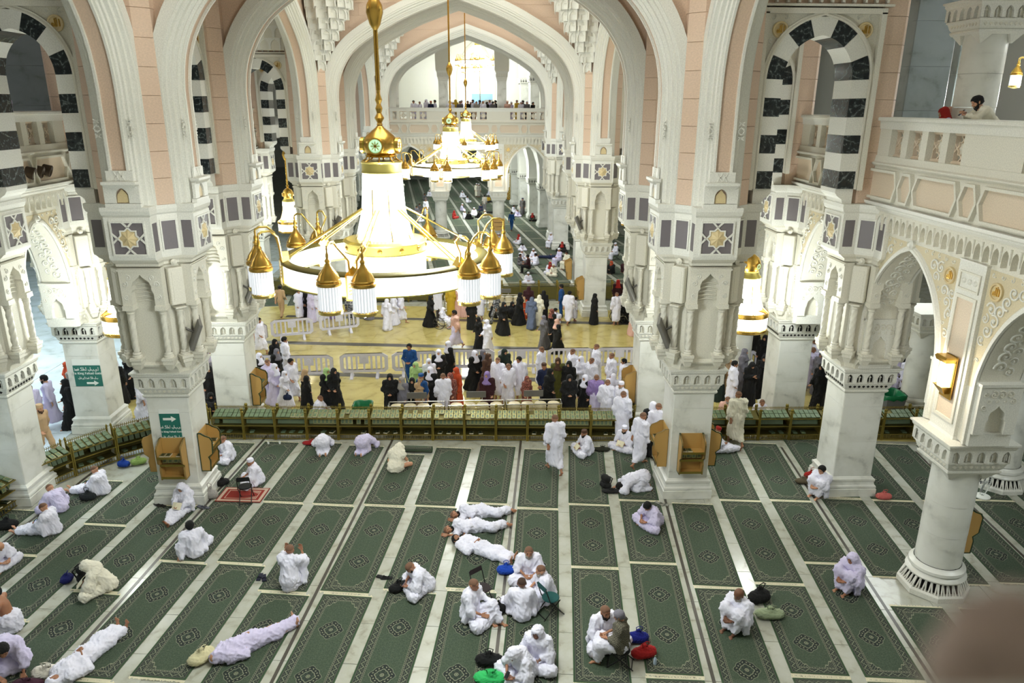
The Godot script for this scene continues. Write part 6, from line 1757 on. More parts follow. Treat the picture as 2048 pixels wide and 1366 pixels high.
func make_templates() -> void:
	fold.noise_type = FastNoiseLite.TYPE_SIMPLEX_SMOOTH; fold.frequency = 1.0; fold.fractal_octaves = 2; fold.seed = 5
	var skull := [[V3(0, 0.035, -0.02), V3(0, 0.04, 0.0), 0.088, 0.086], [V3(0, 0.02, -0.04), V3(0, 0.02, -0.02), 0.078, 0.08]]
	var face := [[V3(0, -0.02, 0.025), V3(0, -0.07, 0.04), 0.064, 0.046], [V3(-0.034, -0.065, 0.02), V3(0.034, -0.065, 0.02), 0.036, 0.036], [V3(0, -0.098, 0.055), V3(0, -0.1, 0.058), 0.02, 0.02], [V3(0, 0.01, 0.084), V3(0, -0.026, 0.104), 0.009, 0.014], [V3(-0.036, 0.03, 0.07), V3(0.036, 0.03, 0.07), 0.016, 0.016],
		[V3(0.042, -0.025, 0.052), V3(0.03, -0.04, 0.06), 0.024, 0.022], [V3(-0.042, -0.025, 0.052), V3(-0.03, -0.04, 0.06), 0.024, 0.022], [V3(-0.018, -0.062, 0.078), V3(0.018, -0.062, 0.078), 0.011, 0.011], [V3(0.088, 0.015, -0.012), V3(0.09, -0.025, -0.002), 0.017, 0.012], [V3(-0.088, 0.015, -0.012), V3(-0.09, -0.025, -0.002), 0.017, 0.012]]
	var neck := [[V3(0, -0.07, -0.015), V3(0, -0.17, -0.035), 0.052, 0.058]]
	head_g = Field.finish(Field.build(skull + face + neck, 0.0105, 0.022, -9.0, [[V3(0.033, 0.006, 0.094), 0.014], [V3(-0.033, 0.006, 0.094), 0.014]]))
	var up := func(bs: Array, r: float) -> Array: return bs.map(func(b): return [b[0], b[1], b[2] + r, b[3] + r])
	scalp_g = Field.finish(Field.build(up.call(skull, 0.004), 0.014, 0.022, 0.03, [[V3(0, 0.0, 0.10), 0.075]]))
	hair_g = drape(Field.build(up.call(skull, 0.014) + [[V3(0, -0.02, -0.06), V3(0, -0.05, -0.05), 0.06, 0.05]], 0.014, 0.03, -0.07, [[V3(0, -0.02, 0.09), 0.088]]), 0.006, 60, 60)
	beard_g = drape(Field.build([[V3(0.07, -0.02, 0.01), V3(0.045, -0.085, 0.045), 0.018, 0.032], [V3(-0.07, -0.02, 0.01), V3(-0.045, -0.085, 0.045), 0.018, 0.032], [V3(0.04, -0.09, 0.05), V3(-0.04, -0.09, 0.05), 0.036, 0.036], [V3(0, -0.11, 0.06), V3(0, -0.16, 0.055), 0.036, 0.02], [V3(0.03, -0.052, 0.08), V3(-0.03, -0.052, 0.08), 0.013, 0.013]], 0.013, 0.02), 0.006, 70, 40)
	var sc := [[V3(0, 0.03, -0.03), V3(0, 0.03, -0.005), 0.112, 0.108], [V3(0, -0.04, -0.03), V3(0, -0.15, -0.02), 0.10, 0.12], [V3(0, -0.13, -0.02), V3(0, -0.30, 0.0), 0.12, 0.20], [V3(0.0, -0.1, 0.03), V3(0, -0.28, 0.07), 0.07, 0.12]]
	scarf_g = drape(Field.build(sc, 0.022, 0.05, -0.34, [[V3(0, -0.015, 0.125), 0.068]]), 0.010, 14, 8)
	var hd := [[V3(0, 0.03, -0.03), V3(0, 0.03, -0.005), 0.118, 0.112], [V3(0, -0.04, -0.04), V3(0, -0.15, -0.06), 0.115, 0.15], [V3(0.12, -0.2, 0.0), V3(-0.12, -0.2, 0.0), 0.13, 0.13]]
	hood_g = drape(Field.build(hd, 0.022, 0.06, -0.34, [[V3(0, -0.02, 0.135), 0.085]]), 0.012, 12, 8)
	for s in [-1, 1]:
		var hb := []
		for i in 3: hb.append([V3((i - 1) * 0.024, -0.015, 0), V3((i - 1) * 0.027, -0.088, 0.004), 0.015, 0.013])
		for i in 4:
			var x := (i - 1.5) * 0.0205
			var l: float = [0.82, 1.0, 1.06, 0.95][i]
			hb.append([V3(x, -0.09, 0.004), V3(x * 1.1, -0.09 - 0.036 * l, 0.010), 0.0105, 0.0095])
			hb.append([V3(x * 1.1, -0.09 - 0.036 * l, 0.010), V3(x * 1.12, -0.09 - 0.058 * l, 0.026), 0.0095, 0.009])
			hb.append([V3(x * 1.12, -0.09 - 0.058 * l, 0.026), V3(x * 1.1, -0.09 - 0.068 * l, 0.046), 0.009, 0.008])
		hb.append([V3(0.028, -0.03, 0.004), V3(0.052, -0.06, 0.018), 0.014, 0.011]); hb.append([V3(0.052, -0.06, 0.018), V3(0.056, -0.09, 0.034), 0.011, 0.009])
		if s < 0:
			for b in hb:
				b[0] = b[0] * V3(-1, 1, 1); b[1] = b[1] * V3(-1, 1, 1)
		hand_g[s] = Field.finish(Field.build(hb, 0.008, 0.008))
	var fb := [[V3(0, -0.02, 0), V3(0, -0.045, -0.035), 0.038, 0.032], [V3(0, -0.03, 0.01), V3(0, -0.058, 0.10), 0.036, 0.024], [V3(-0.025, -0.06, 0.11), V3(0.03, -0.06, 0.12), 0.02, 0.02]]
	for i in 5: fb.append([V3(0.034 - 0.016 * i, -0.064, 0.12), V3(0.036 - 0.018 * i, -0.066, 0.165 - 0.009 * i), 0.013 - 0.001 * i, 0.012 - 0.001 * i])
	foot_g = Field.finish(Field.build(fb, 0.012, 0.012))
	eyes_g = G.new()
	for s in [-1, 1]:
		eyes_g.lathe([Vector2(0.001, -0.011), Vector2(0.009, -0.007), Vector2(0.012, 0), Vector2(0.009, 0.007), Vector2(0.001, 0.011)], 8, Transform3D(Basis.IDENTITY, V3(s * 0.033, 0.006, 0.076)))
		eyes_g.box(V3(s * 0.034, 0.034, 0.086), V3(0.034, 0.007, 0.008))

func mirror(j: Dictionary, names: Array) -> void:
	for n in names: j["R" + n] = j["L" + n] * V3(-1, 1, 1)

func joints(pose: String) -> Dictionary:
	# all figures face +z, their left is +x
	var j := {"pel": V3(0, 0.95, 0), "chest": V3(0, 1.30, 0), "neck": V3(0, 1.46, 0), "head": V3(0, 1.60, 0.025), "look": V3(0, -0.1, 1),
		"Lsh": V3(0.18, 1.41, 0), "Lel": V3(0.24, 1.13, -0.03), "Lwr": V3(0.23, 0.90, 0.07), "Lhip": V3(0.09, 0.92, 0), "Lkn": V3(0.10, 0.50, 0.02), "Lan": V3(0.10, 0.09, -0.02)}
	mirror(j, ["sh", "el", "wr", "hip", "kn", "an"])
	match pose:
		"walk":
			j.Lkn = V3(0.09, 0.50, 0.17); j.Lan = V3(0.09, 0.09, 0.26); j.Rkn = V3(-0.09, 0.48, -0.03); j.Ran = V3(-0.09, 0.15, -0.33)
			j.Lwr = V3(0.24, 0.92, -0.1); j.Rwr = V3(-0.22, 0.96, 0.2); j.chest = V3(0, 1.30, 0.03); j.head = V3(0, 1.60, 0.06)
		"clasp":
			j.Lel = V3(0.25, 1.14, 0.02); j.Lwr = V3(0.08, 1.05, 0.22); mirror(j, ["el", "wr"])
		"phone":
			j.Rel = V3(-0.22, 1.13, 0.05); j.Rwr = V3(-0.08, 1.22, 0.27); j.Lel = V3(0.22, 1.12, 0.05); j.Lwr = V3(0.07, 1.17, 0.27); j.look = V3(0, -0.55, 1); j.head = V3(0, 1.58, 0.06)
		"cross", "bow":
			j.pel = V3(0, 0.14, 0); j.chest = V3(0, 0.46, 0.05); j.neck = V3(0, 0.60, 0.08); j.head = V3(0, 0.73, 0.13)
			j.Lsh = V3(0.17, 0.55, 0.06); j.Lel = V3(0.26, 0.33, 0.12); j.Lwr = V3(0.10, 0.27, 0.32); j.Lhip = V3(0.10, 0.12, 0.06); j.Lkn = V3(0.36, 0.13, 0.32); j.Lan = V3(-0.10, 0.08, 0.40)
			mirror(j, ["sh", "el", "wr", "hip", "kn"]); j.Ran = V3(0.12, 0.07, 0.30)
			if pose == "bow":
				j.chest = V3(0, 0.42, 0.13); j.neck = V3(0, 0.53, 0.21); j.head = V3(0, 0.63, 0.30); j.look = V3(0, -0.9, 0.8)
				j.Lsh = V3(0.17, 0.49, 0.18); j.Lel = V3(0.27, 0.30, 0.24); j.Lwr = V3(0.09, 0.24, 0.40); mirror(j, ["sh", "el", "wr"])
		"legs":
			j.pel = V3(0, 0.14, 0); j.chest = V3(0, 0.50, 0.02); j.neck = V3(0, 0.65, 0.06); j.head = V3(0, 0.77, 0.12); j.look = V3(0, -0.5, 1)
			j.Lsh = V3(0.18, 0.59, 0.04); j.Lel = V3(0.24, 0.36, 0.14); j.Lwr = V3(0.08, 0.32, 0.34); j.Lhip = V3(0.10, 0.12, 0.06); j.Lkn = V3(0.12, 0.16, 0.50); j.Lan = V3(0.09, 0.09, 0.92)
			mirror(j, ["sh", "el", "wr", "hip", "kn", "an"]); j.Ran = V3(0.02, 0.13, 0.90)
		"recline":
			j.pel = V3(0, 0.14, 0); j.chest = V3(0.03, 0.50, -0.02); j.neck = V3(0.04, 0.65, 0.0); j.head = V3(0.04, 0.79, 0.05)
			j.Lsh = V3(0.20, 0.59, -0.02); j.Lel = V3(0.31, 0.35, -0.06); j.Lwr = V3(0.36, 0.12, -0.10); j.Rsh = V3(-0.15, 0.61, 0.0); j.Rel = V3(-0.24, 0.38, 0.12); j.Rwr = V3(-0.14, 0.30, 0.32)
			j.Lhip = V3(0.10, 0.12, 0.06); j.Lkn = V3(0.16, 0.36, 0.40); j.Lan = V3(0.10, 0.09, 0.62); j.Rhip = V3(-0.10, 0.12, 0.06); j.Rkn = V3(-0.34, 0.13, 0.34); j.Ran = V3(0.0, 0.08, 0.44)
		"knees":
			j.pel = V3(0, 0.16, 0); j.chest = V3(0, 0.54, 0.08); j.neck = V3(0, 0.69, 0.14); j.head = V3(0, 0.82, 0.18); j.look = V3(0, -0.25, 1)
			j.Lsh = V3(0.18, 0.63, 0.11); j.Lel = V3(0.25, 0.42, 0.26); j.Lwr = V3(0.08, 0.36, 0.42); j.Lhip = V3(0.10, 0.14, 0.04); j.Lkn = V3(0.16, 0.50, 0.32); j.Lan = V3(0.11, 0.08, 0.34)
			mirror(j, ["sh", "el", "wr", "hip", "kn", "an"])
		"kneel", "dua":
			j.pel = V3(0, 0.27, -0.12); j.chest = V3(0, 0.62, -0.05); j.neck = V3(0, 0.77, -0.02); j.head = V3(0, 0.91, 0.03)
			j.Lsh = V3(0.18, 0.72, -0.04); j.Lel = V3(0.25, 0.46, 0.02); j.Lwr = V3(0.13, 0.32, 0.20); j.Lhip = V3(0.09, 0.24, -0.10); j.Lkn = V3(0.15, 0.08, 0.28); j.Lan = V3(0.10, 0.07, -0.18)
			mirror(j, ["sh", "el", "wr", "hip", "kn", "an"])
			if pose == "dua":
				j.Lel = V3(0.25, 0.55, 0.16); j.Lwr = V3(0.19, 0.80, 0.22); mirror(j, ["el", "wr"])
		"reach":
			j.pel = V3(0, 0.34, -0.15); j.chest = V3(0, 0.56, 0.12); j.neck = V3(0, 0.62, 0.27); j.head = V3(0, 0.66, 0.41); j.look = V3(0, -0.6, 1)
			j.Lsh = V3(0.18, 0.58, 0.18); j.Lel = V3(0.26, 0.34, 0.28); j.Lwr = V3(0.20, 0.12, 0.42); j.Rsh = V3(-0.18, 0.58, 0.18); j.Rel = V3(-0.25, 0.34, 0.26); j.Rwr = V3(-0.14, 0.16, 0.36)
			j.Lhip = V3(0.09, 0.30, -0.12); j.Lkn = V3(0.15, 0.08, 0.14); j.Lan = V3(0.10, 0.07, -0.32); mirror(j, ["hip", "kn", "an"])
		"sujud":
			j.pel = V3(0, 0.44, -0.24); j.chest = V3(0, 0.33, 0.16); j.neck = V3(0, 0.22, 0.34); j.head = V3(0, 0.13, 0.44); j.look = V3(0, -1, 0.25)
			j.Lsh = V3(0.17, 0.28, 0.26); j.Lel = V3(0.28, 0.14, 0.36); j.Lwr = V3(0.19, 0.04, 0.52); j.Lhip = V3(0.09, 0.40, -0.22); j.Lkn = V3(0.12, 0.07, -0.06); j.Lan = V3(0.10, 0.08, -0.50)
			mirror(j, ["sh", "el", "wr", "hip", "kn", "an"])
		"side":
			j.pel = V3(0, 0.15, 0); j.chest = V3(0, 0.17, 0.38); j.neck = V3(0, 0.17, 0.54); j.head = V3(0.02, 0.15, 0.68); j.look = V3(1, 0.3, 0)
			j.Lsh = V3(0.02, 0.31, 0.46); j.Lel = V3(0.16, 0.26, 0.22); j.Lwr = V3(0.28, 0.12, 0.34); j.Rsh = V3(0.02, 0.10, 0.46); j.Rel = V3(0.20, 0.07, 0.52); j.Rwr = V3(0.12, 0.06, 0.72)
			j.Lhip = V3(0.02, 0.22, -0.04); j.Lkn = V3(0.22, 0.19, -0.38); j.Lan = V3(0.04, 0.14, -0.76); j.Rhip = V3(0, 0.10, -0.04); j.Rkn = V3(0.10, 0.09, -0.44); j.Ran = V3(-0.06, 0.07, -0.82)
		"back":
			j.pel = V3(0, 0.13, 0); j.chest = V3(0, 0.15, 0.38); j.neck = V3(0, 0.15, 0.54); j.head = V3(0, 0.15, 0.68); j.look = V3(0.15, 1, -0.15)
			j.Lsh = V3(0.17, 0.14, 0.48); j.Lel = V3(0.26, 0.10, 0.22); j.Lwr = V3(0.08, 0.25, 0.12); j.Lhip = V3(0.09, 0.12, -0.03); j.Lkn = V3(0.11, 0.12, -0.45); j.Lan = V3(0.09, 0.09, -0.86)
			mirror(j, ["sh", "el", "wr", "hip", "kn", "an"])
		"chair":
			j.pel = V3(0, 0.52, 0); j.chest = V3(0, 0.88, 0.02); j.neck = V3(0, 1.03, 0.04); j.head = V3(0, 1.17, 0.08); j.look = V3(0, -0.35, 1)
			j.Lsh = V3(0.18, 0.98, 0.02); j.Lel = V3(0.24, 0.72, 0.08); j.Lwr = V3(0.09, 0.66, 0.30); j.Lhip = V3(0.10, 0.50, 0.04); j.Lkn = V3(0.13, 0.50, 0.44); j.Lan = V3(0.12, 0.09, 0.46)
			mirror(j, ["sh", "el", "wr", "hip", "kn", "an"])
		"stoop":
			j.pel = V3(0, 0.86, -0.15); j.chest = V3(0, 0.98, 0.2); j.neck = V3(0, 0.96, 0.36); j.head = V3(0, 0.92, 0.48); j.look = V3(0, -0.8, 0.7)
			j.Lsh = V3(0.17, 0.96, 0.28); j.Lel = V3(0.22, 0.70, 0.34); j.Lwr = V3(0.15, 0.46, 0.40); j.Lhip = V3(0.09, 0.84, -0.14); j.Lkn = V3(0.10, 0.48, -0.02); mirror(j, ["sh", "el", "wr", "hip", "kn"])
		"rail":
			j.pel = V3(0, 0.92, -0.24); j.chest = V3(0, 1.17, -0.03); j.neck = V3(0, 1.28, 0.09); j.head = V3(0, 1.40, 0.16); j.look = V3(0, -0.55, 1)
			j.Lsh = V3(0.18, 1.25, 0.02); j.Lel = V3(0.24, 1.10, 0.20); j.Lwr = V3(0.06, 1.15, 0.34); j.Lhip = V3(0.09, 0.90, -0.24); j.Lkn = V3(0.10, 0.48, -0.2); j.Lan = V3(0.10, 0.09, -0.26); mirror(j, ["sh", "el", "wr", "hip", "kn", "an"])
	return j

func aim(from: Vector3, to: Vector3, front: Vector3) -> Basis:
	# a frame whose -y runs from one joint to the next
	var y := (from - to).normalized()
	var x := y.cross(front)
	if x.length() < 0.05: x = y.cross(Vector3.UP)
	x = x.normalized()
	return Basis(x, y, x.cross(y))

func head_frame(j: Dictionary) -> Transform3D:
	var z: Vector3 = j.look.normalized()
	var y0: Vector3 = (j.head - j.neck).normalized()
	var x := y0.cross(z).normalized()
	var y := z.cross(x)
	return Transform3D(Basis(x, y, z), j.head)

var cast := {}
func body_mesh(pose: String) -> Mesh:
	var key := "body " + pose
	if cast.has(key): return cast[key]
	var j := joints(pose)
	var b := [[j.pel, j.chest, 0.125, 0.13], [j.chest, j.neck, 0.11, 0.06], [j.Lsh, j.Rsh, 0.06, 0.06], [j.neck, j.neck.lerp(j.head, 0.5), 0.056, 0.052]]
	for s in ["L", "R"]:
		b += [[j[s + "sh"], j[s + "el"], 0.052, 0.040], [j[s + "el"], j[s + "wr"], 0.040, 0.028], [j[s + "hip"], j[s + "kn"], 0.088, 0.056], [j[s + "kn"], j[s + "kn"].lerp(j[s + "an"], 0.35), 0.056, 0.054], [j[s + "kn"].lerp(j[s + "an"], 0.35), j[s + "an"], 0.054, 0.036]]
	var g := Field.finish(Field.build(b, 0.03, 0.05))
	g.add(head_g, head_frame(j))
	for s in ["L", "R"]:
		var fwd: Vector3 = Vector3.FORWARD * -1 if pose != "side" and pose != "back" else Vector3.UP
		var hx := aim(j[s + "el"], j[s + "wr"], V3(0, 0.3, 1) if j[s + "wr"].y < j[s + "el"].y + 0.05 else V3(0, 0, -1))
		if pose in ["cross", "bow", "legs", "phone", "clasp", "chair", "rail", "knees"]: hx = aim(j[s + "el"], j[s + "wr"], V3(0, 1, 0.2))
		if pose == "sujud" or pose == "reach": hx = aim(j[s + "el"], j[s + "wr"] + V3(0, 0.08, 0.0), V3(0, -1, 0))
		g.add(hand_g[1 if s == "R" else -1], Transform3D(hx, j[s + "wr"]))
		var shin: Vector3 = (j[s + "an"] - j[s + "kn"]).normalized()
		var toe := Vector3(0, 0, 1)
		var upv := Vector3.UP
		if pose == "back": toe = V3(0.25 if s == "L" else -0.25, 1, 0); upv = V3(0, 0, 1)
		elif pose == "legs": toe = V3(0.35 if s == "L" else -0.1, 0.9, 0.4); upv = V3(0, 0.3, -1)
		elif pose == "side": toe = V3(1, 0.1, -0.5); upv = V3(0, 0.4, 1)
		elif pose in ["sujud", "kneel", "dua", "reach"]: toe = V3(0, -0.75, -0.6); upv = V3(0, 0.6, -0.8)
		elif pose in ["cross", "bow"]: toe = shin + V3(0, 0.0, 0.3); upv = V3(0, 0.5, 0.6)
		elif pose == "walk" and s == "R": toe = V3(0, -0.7, 0.75); upv = V3(0, 0.7, 0.7)
		toe = toe.normalized()
		var fx := upv.cross(toe).normalized()
		g.add(foot_g, Transform3D(Basis(fx, toe.cross(fx), toe), j[s + "an"] + (V3(0, 0.03, 0) if pose in ["sujud", "kneel", "dua", "reach"] else Vector3.ZERO)))
	cast[key] = g.mesh()
	return cast[key]

func wear(pose: String, outfit: String) -> Array:
	# [part name, mesh, 0 upper or 1 lower colour]
	var key := "wear " + pose + outfit
	if cast.has(key): return cast[key]
	var j := joints(pose)
	var out := []
	var up := []
	var lowb := []
	var seated := pose in ["cross", "bow", "legs", "recline", "knees", "kneel", "dua", "reach", "chair", "sujud"]
	var lying := pose in ["side", "back"]
	var c := 0.026
	if outfit == "ihram" or outfit == "bare":
		up = [[j.pel.lerp(j.chest, 0.1), j.chest, 0.185, 0.165], [j.Lsh, j.Rsh, 0.095, 0.09], [j.chest, j.neck, 0.15, 0.085], [j.Lsh, j.Lel, 0.095, 0.095], [j.Lel, j.Lel.lerp(j.Lwr, 0.55), 0.09, 0.075]]
		if outfit == "ihram": up += [[j.Rsh, j.Rel, 0.085, 0.08]]
		if seated and not pose in ["sujud", "chair"]:
			up += [[j.Lel, V3(j.Lel.x * 1.0, 0.10, j.Lel.z - 0.08), 0.07, 0.07], [j.Rel, V3(j.Rel.x * 1.02, 0.10, j.Rel.z - 0.12), 0.06, 0.07], [j.pel + V3(0, 0.0, -0.05), j.chest + V3(0, 0, -0.04), 0.20, 0.13], [j.Lsh, j.Lkn.lerp(j.Lsh, 0.25), 0.07, 0.06], [j.Rsh, j.Rkn.lerp(j.Rsh, 0.4), 0.07, 0.06]]
		if pose == "dua": up += [[j.Lel, j.Lwr.lerp(j.Lel, 0.5), 0.09, 0.07], [j.Rel, j.Rwr.lerp(j.Rel, 0.5), 0.09, 0.07]]
		if pose == "sujud": up += [[j.pel + V3(0, 0.03, 0), j.chest + V3(0, 0.02, 0), 0.19, 0.19], [j.Lel, V3(0.30, 0.08, 0.28), 0.08, 0.07], [j.Rel, V3(-0.30, 0.08, 0.28), 0.08, 0.07]]
		if not seated and not lying: up += [[j.Lel, V3(0.27, 0.86, 0.06), 0.075, 0.06], [V3(-0.16, 1.3, 0.06), V3(-0.2, 0.92, 0.08), 0.10, 0.11]]
		if pose == "chair": up += [[j.Lel, V3(0.27, 0.55, 0.0), 0.08, 0.08]]
		lowb = [[j.pel, j.pel + V3(0, 0.02, 0), 0.185, 0.18]]
		for s in ["L", "R"]:
			var e: float = 0.86 if seated or lying else 0.8
			lowb += [[j[s + "hip"], j[s + "kn"], 0.125, 0.105], [j[s + "kn"], j[s + "kn"].lerp(j[s + "an"], e), 0.105, 0.085]]
		if not seated and not lying: lowb += [[V3(0, 0.98, 0), V3(0, 0.34, (j.Lan.z + j.Ran.z) * 0.3), 0.165, 0.19]]
		elif pose in ["cross", "bow", "recline"]: lowb += [[j.Lkn * V3(0.7, 0.6, 1), j.Rkn * V3(0.7, 0.6, 1), 0.10, 0.10]]
		elif pose in ["legs"]: lowb += [[V3(0, 0.1, 0.1), V3(0, 0.1, 0.62), 0.13, 0.11]]
		elif pose == "knees": lowb += [[V3(0, 0.2, 0.1), V3(0, 0.2, 0.26), 0.16, 0.14], [j.Lkn, j.Rkn, 0.08, 0.08]]
		elif pose in ["kneel", "dua", "reach", "sujud"]: lowb += [[j.pel, V3(0, 0.12, 0.12), 0.2, 0.14], [j.pel, V3(0, 0.1, -0.2), 0.19, 0.14]]
		elif pose == "chair": lowb += [[V3(0, 0.46, 0.1), V3(0, 0.44, 0.4), 0.15, 0.13], [V3(0, 0.4, 0.42), V3(0, 0.26, 0.44), 0.15, 0.15]]
		elif lying: lowb += [[j.Lkn, j.Rkn, 0.1, 0.1], [j.Lan.lerp(j.Lkn, 0.3), j.Ran.lerp(j.Rkn, 0.3), 0.085, 0.085]]
		var hem := 0.0 if seated or lying else 0.22
		var lg := drape(Field.build(lowb, c, 0.09, hem if hem > 0 else 0.012), 0.020, 5.5 if not seated else 6.0, 1.6 if not seated and not lying else 5.0, 0.012)
		out.append(["lower_wrap", lg.mesh(), 1])
		if outfit == "ihram" or pose in ["knees", "recline"]:
			var ug := drape(Field.build(up, c, 0.08, 0.012 if seated or lying else 0.70), 0.020, 6.0, 2.2 if not lying else 5.0, 0.012)
			out.append(["upper_wrap", ug.mesh(), 0])
	elif outfit == "covered":
		up = [[j.pel, j.chest, 0.20, 0.19], [j.chest, j.neck, 0.17, 0.12], [j.Lsh, j.Rsh, 0.11, 0.11], [j.neck, j.head, 0.12, 0.13], [j.Lsh, j.Lel, 0.1, 0.09]]
		if seated: up += [[j.pel, V3(0.14, 0.10, 0.34), 0.2, 0.13], [j.pel, V3(-0.14, 0.10, 0.34), 0.2, 0.13], [j.head, V3(0, 0.1, 0.5), 0.13, 0.1], [j.pel, V3(0, 0.16, -0.12), 0.2, 0.16]]
		else: up += [[j.pel, V3(j.Lkn.x * 0.6, 0.11, j.Lkn.z), 0.19, 0.14], [V3(j.Lkn.x * 0.5, 0.11, j.Lkn.z), V3(0, 0.12, -0.9), 0.14, 0.12]]
		out.append(["sheet", drape(Field.build(up, c, 0.1, 0.012), 0.022, 5.0, 5.0, 0.012).mesh(), 0])
	elif outfit == "abaya":
		up = [[j.chest, j.neck, 0.145, 0.075], [j.Lsh, j.Rsh, 0.085, 0.085], [j.pel, j.chest, 0.165, 0.15]]
		for s in ["L", "R"]: up += [[j[s + "sh"], j[s + "el"], 0.08, 0.075], [j[s + "el"], j[s + "wr"], 0.075, 0.07]]
		if seated:
			lowb = [[j.pel, j.pel + V3(0, 0.05, 0.02), 0.21, 0.2], [j.Lkn, j.Rkn, 0.12, 0.12]]
			for s in ["L", "R"]: lowb += [[j[s + "hip"], j[s + "kn"], 0.15, 0.13], [j[s + "kn"], j[s + "an"], 0.13, 0.12]]
		else:
			lowb = [[V3(0, 1.0, 0), V3(0, 0.06, 0.0), 0.155, 0.27]]
			for s in ["L", "R"]: lowb += [[j[s + "hip"], j[s + "an"] * V3(1.2, 1, 0.9), 0.14, 0.14]]
		var ag := drape(Field.build(up + lowb, c, 0.09, 0.012), 0.02, 5.0, 1.3 if not seated else 4.0, 0.012)
		out.append(["long_robe", ag.mesh(), 0])
	elif outfit == "thobe":
		up = [[j.chest, j.neck, 0.135, 0.07], [j.Lsh, j.Rsh, 0.075, 0.075], [j.pel, j.chest, 0.15, 0.145]]
		for s in ["L", "R"]: up += [[j[s + "sh"], j[s + "el"], 0.07, 0.062], [j[s + "el"], j[s + "el"].lerp(j[s + "wr"], 0.9), 0.062, 0.055], [j[s + "hip"], j[s + "kn"], 0.12, 0.11], [j[s + "kn"], j[s + "kn"].lerp(j[s + "an"], 0.85), 0.11, 0.11]]
		if not seated: up += [[V3(0, 0.95, 0), V3(0, 0.22, 0), 0.15, 0.19]]
		else: up += [[j.Lkn, j.Rkn, 0.1, 0.1]]
		out.append(["long_shirt", drape(Field.build(up, c, 0.07, 0.012 if seated else 0.16), 0.013, 5.0, 1.5, 0.012).mesh(), 0])
	else:
		up = [[j.chest, j.neck, 0.135, 0.07], [j.Lsh, j.Rsh, 0.078, 0.078], [j.pel, j.chest, 0.145, 0.145], [j.pel + V3(0, -0.08, 0) if not seated else j.pel, j.pel, 0.14, 0.145]]
		for s in ["L", "R"]: up += [[j[s + "sh"], j[s + "el"], 0.068, 0.058], [j[s + "el"], j[s + "el"].lerp(j[s + "wr"], 0.92), 0.058, 0.048]]
		out.append(["shirt", drape(Field.build(up, c, 0.05), 0.010, 7.0, 4.0).mesh(), 0])
		lowb = [[j.pel, j.pel + V3(0, 0.02, 0), 0.14, 0.14]]
		for s in ["L", "R"]: lowb += [[j[s + "hip"], j[s + "kn"], 0.105, 0.082], [j[s + "kn"], j[s + "kn"].lerp(j[s + "an"], 0.93), 0.082, 0.075]]
		out.append(["trousers", drape(Field.build(lowb, c, 0.04), 0.010, 7.0, 4.0).mesh(), 1])
		var sh := G.new()
		for s in ["L", "R"]: sh.add(Field.finish(Field.build([[V3(0, -0.03, -0.04), V3(0, -0.05, 0.13), 0.046, 0.036]], 0.018, 0.02)), Transform3D(Basis.IDENTITY, j[s + "an"]))
		out.append(["shoes", sh.mesh(), 2])
	cast[key] = out
	return out

const PAL := {"w": Color(0.90, 0.895, 0.955), "v": Color(0.82, 0.79, 0.91), "c": Color(0.89, 0.87, 0.80), "k": Color(0.028, 0.028, 0.032), "n": Color(0.08, 0.12, 0.25), "g": Color(0.36, 0.35, 0.36), "b": Color(0.07, 0.27, 0.50), "e": Color(0.72, 0.60, 0.46), "p": Color(0.84, 0.67, 0.61), "l": Color(0.62, 0.74, 0.48),
	"d": Color(0.07, 0.13, 0.10), "o": Color(0.33, 0.33, 0.12), "r": Color(0.62, 0.12, 0.10), "f": Color(0.74, 0.28, 0.13), "m": Color(0.20, 0.05, 0.08), "t": Color(0.29, 0.19, 0.13), "u": Color(0.36, 0.40, 0.50), "q": Color(0.55, 0.46, 0.68), "y": Color(0.75, 0.62, 0.16), "h": Color(0.60, 0.58, 0.55), "x": Color(0.45, 0.44, 0.48)}
const SKIN := [Color(0.74, 0.55, 0.43), Color(0.63, 0.44, 0.33), Color(0.44, 0.29, 0.21), Color(0.78, 0.6, 0.48)]

var face_marks: StandardMaterial3D
func person(label: String, pose: String, outfit: String, head: String, x: float, y: float, z: float, yaw: float, s: float, cols: String, skin: int, group := "") -> Node3D:
	var p := thing("person", label, "person", Transform3D(Basis(Vector3.UP, deg_to_rad(yaw)).scaled(Vector3.ONE * s), Vector3(x, y, z)), group)
	var sm: Material = skin_mats[skin]
	part(p, "body", body_mesh(pose), sm)
	for w in wear(pose, outfit):
		var m: Material = M.black_plastic if w[2] == 2 else camo if cols[w[2]] == "*" else checked if cols[w[2]] == "#" else floral if cols[w[2]] == "%" else cloth(PAL[cols[w[2]]])
		part(p, w[0], w[1], m)
	var hf := head_frame(joints(pose))
	if outfit == "covered": return p
	var hm: Dictionary = head_meshes
	part(p, "eyes", hm.eyes, face_marks, hf)
	for h in head.split(" "):
		var kind := h.left(1)
		var col: Color = PAL.get(h.right(1), Color(0.9, 0.9, 0.9))
		match kind:
			"S": part(p, "shaved_hair", hm.scalp, cloth(Color(0.44, 0.32, 0.25) if skin < 2 else Color(0.24, 0.16, 0.12)), hf)
			"H": part(p, "hair", hm.hair, cloth(Color(0.03, 0.025, 0.022) if h == "H" else col), hf)
			"B": part(p, "beard", hm.beard, cloth(Color(0.03, 0.025, 0.022) if h == "B" else col), hf)
			"K": part(p, "head_scarf", hm.scarf, floral if h.right(1) == "%" else cloth(col), hf)
			"O": part(p, "hood", hm.hood, cloth(col), hf)
			"C": part(p, "cap", hm.cap, cloth(col), hf)
	return p

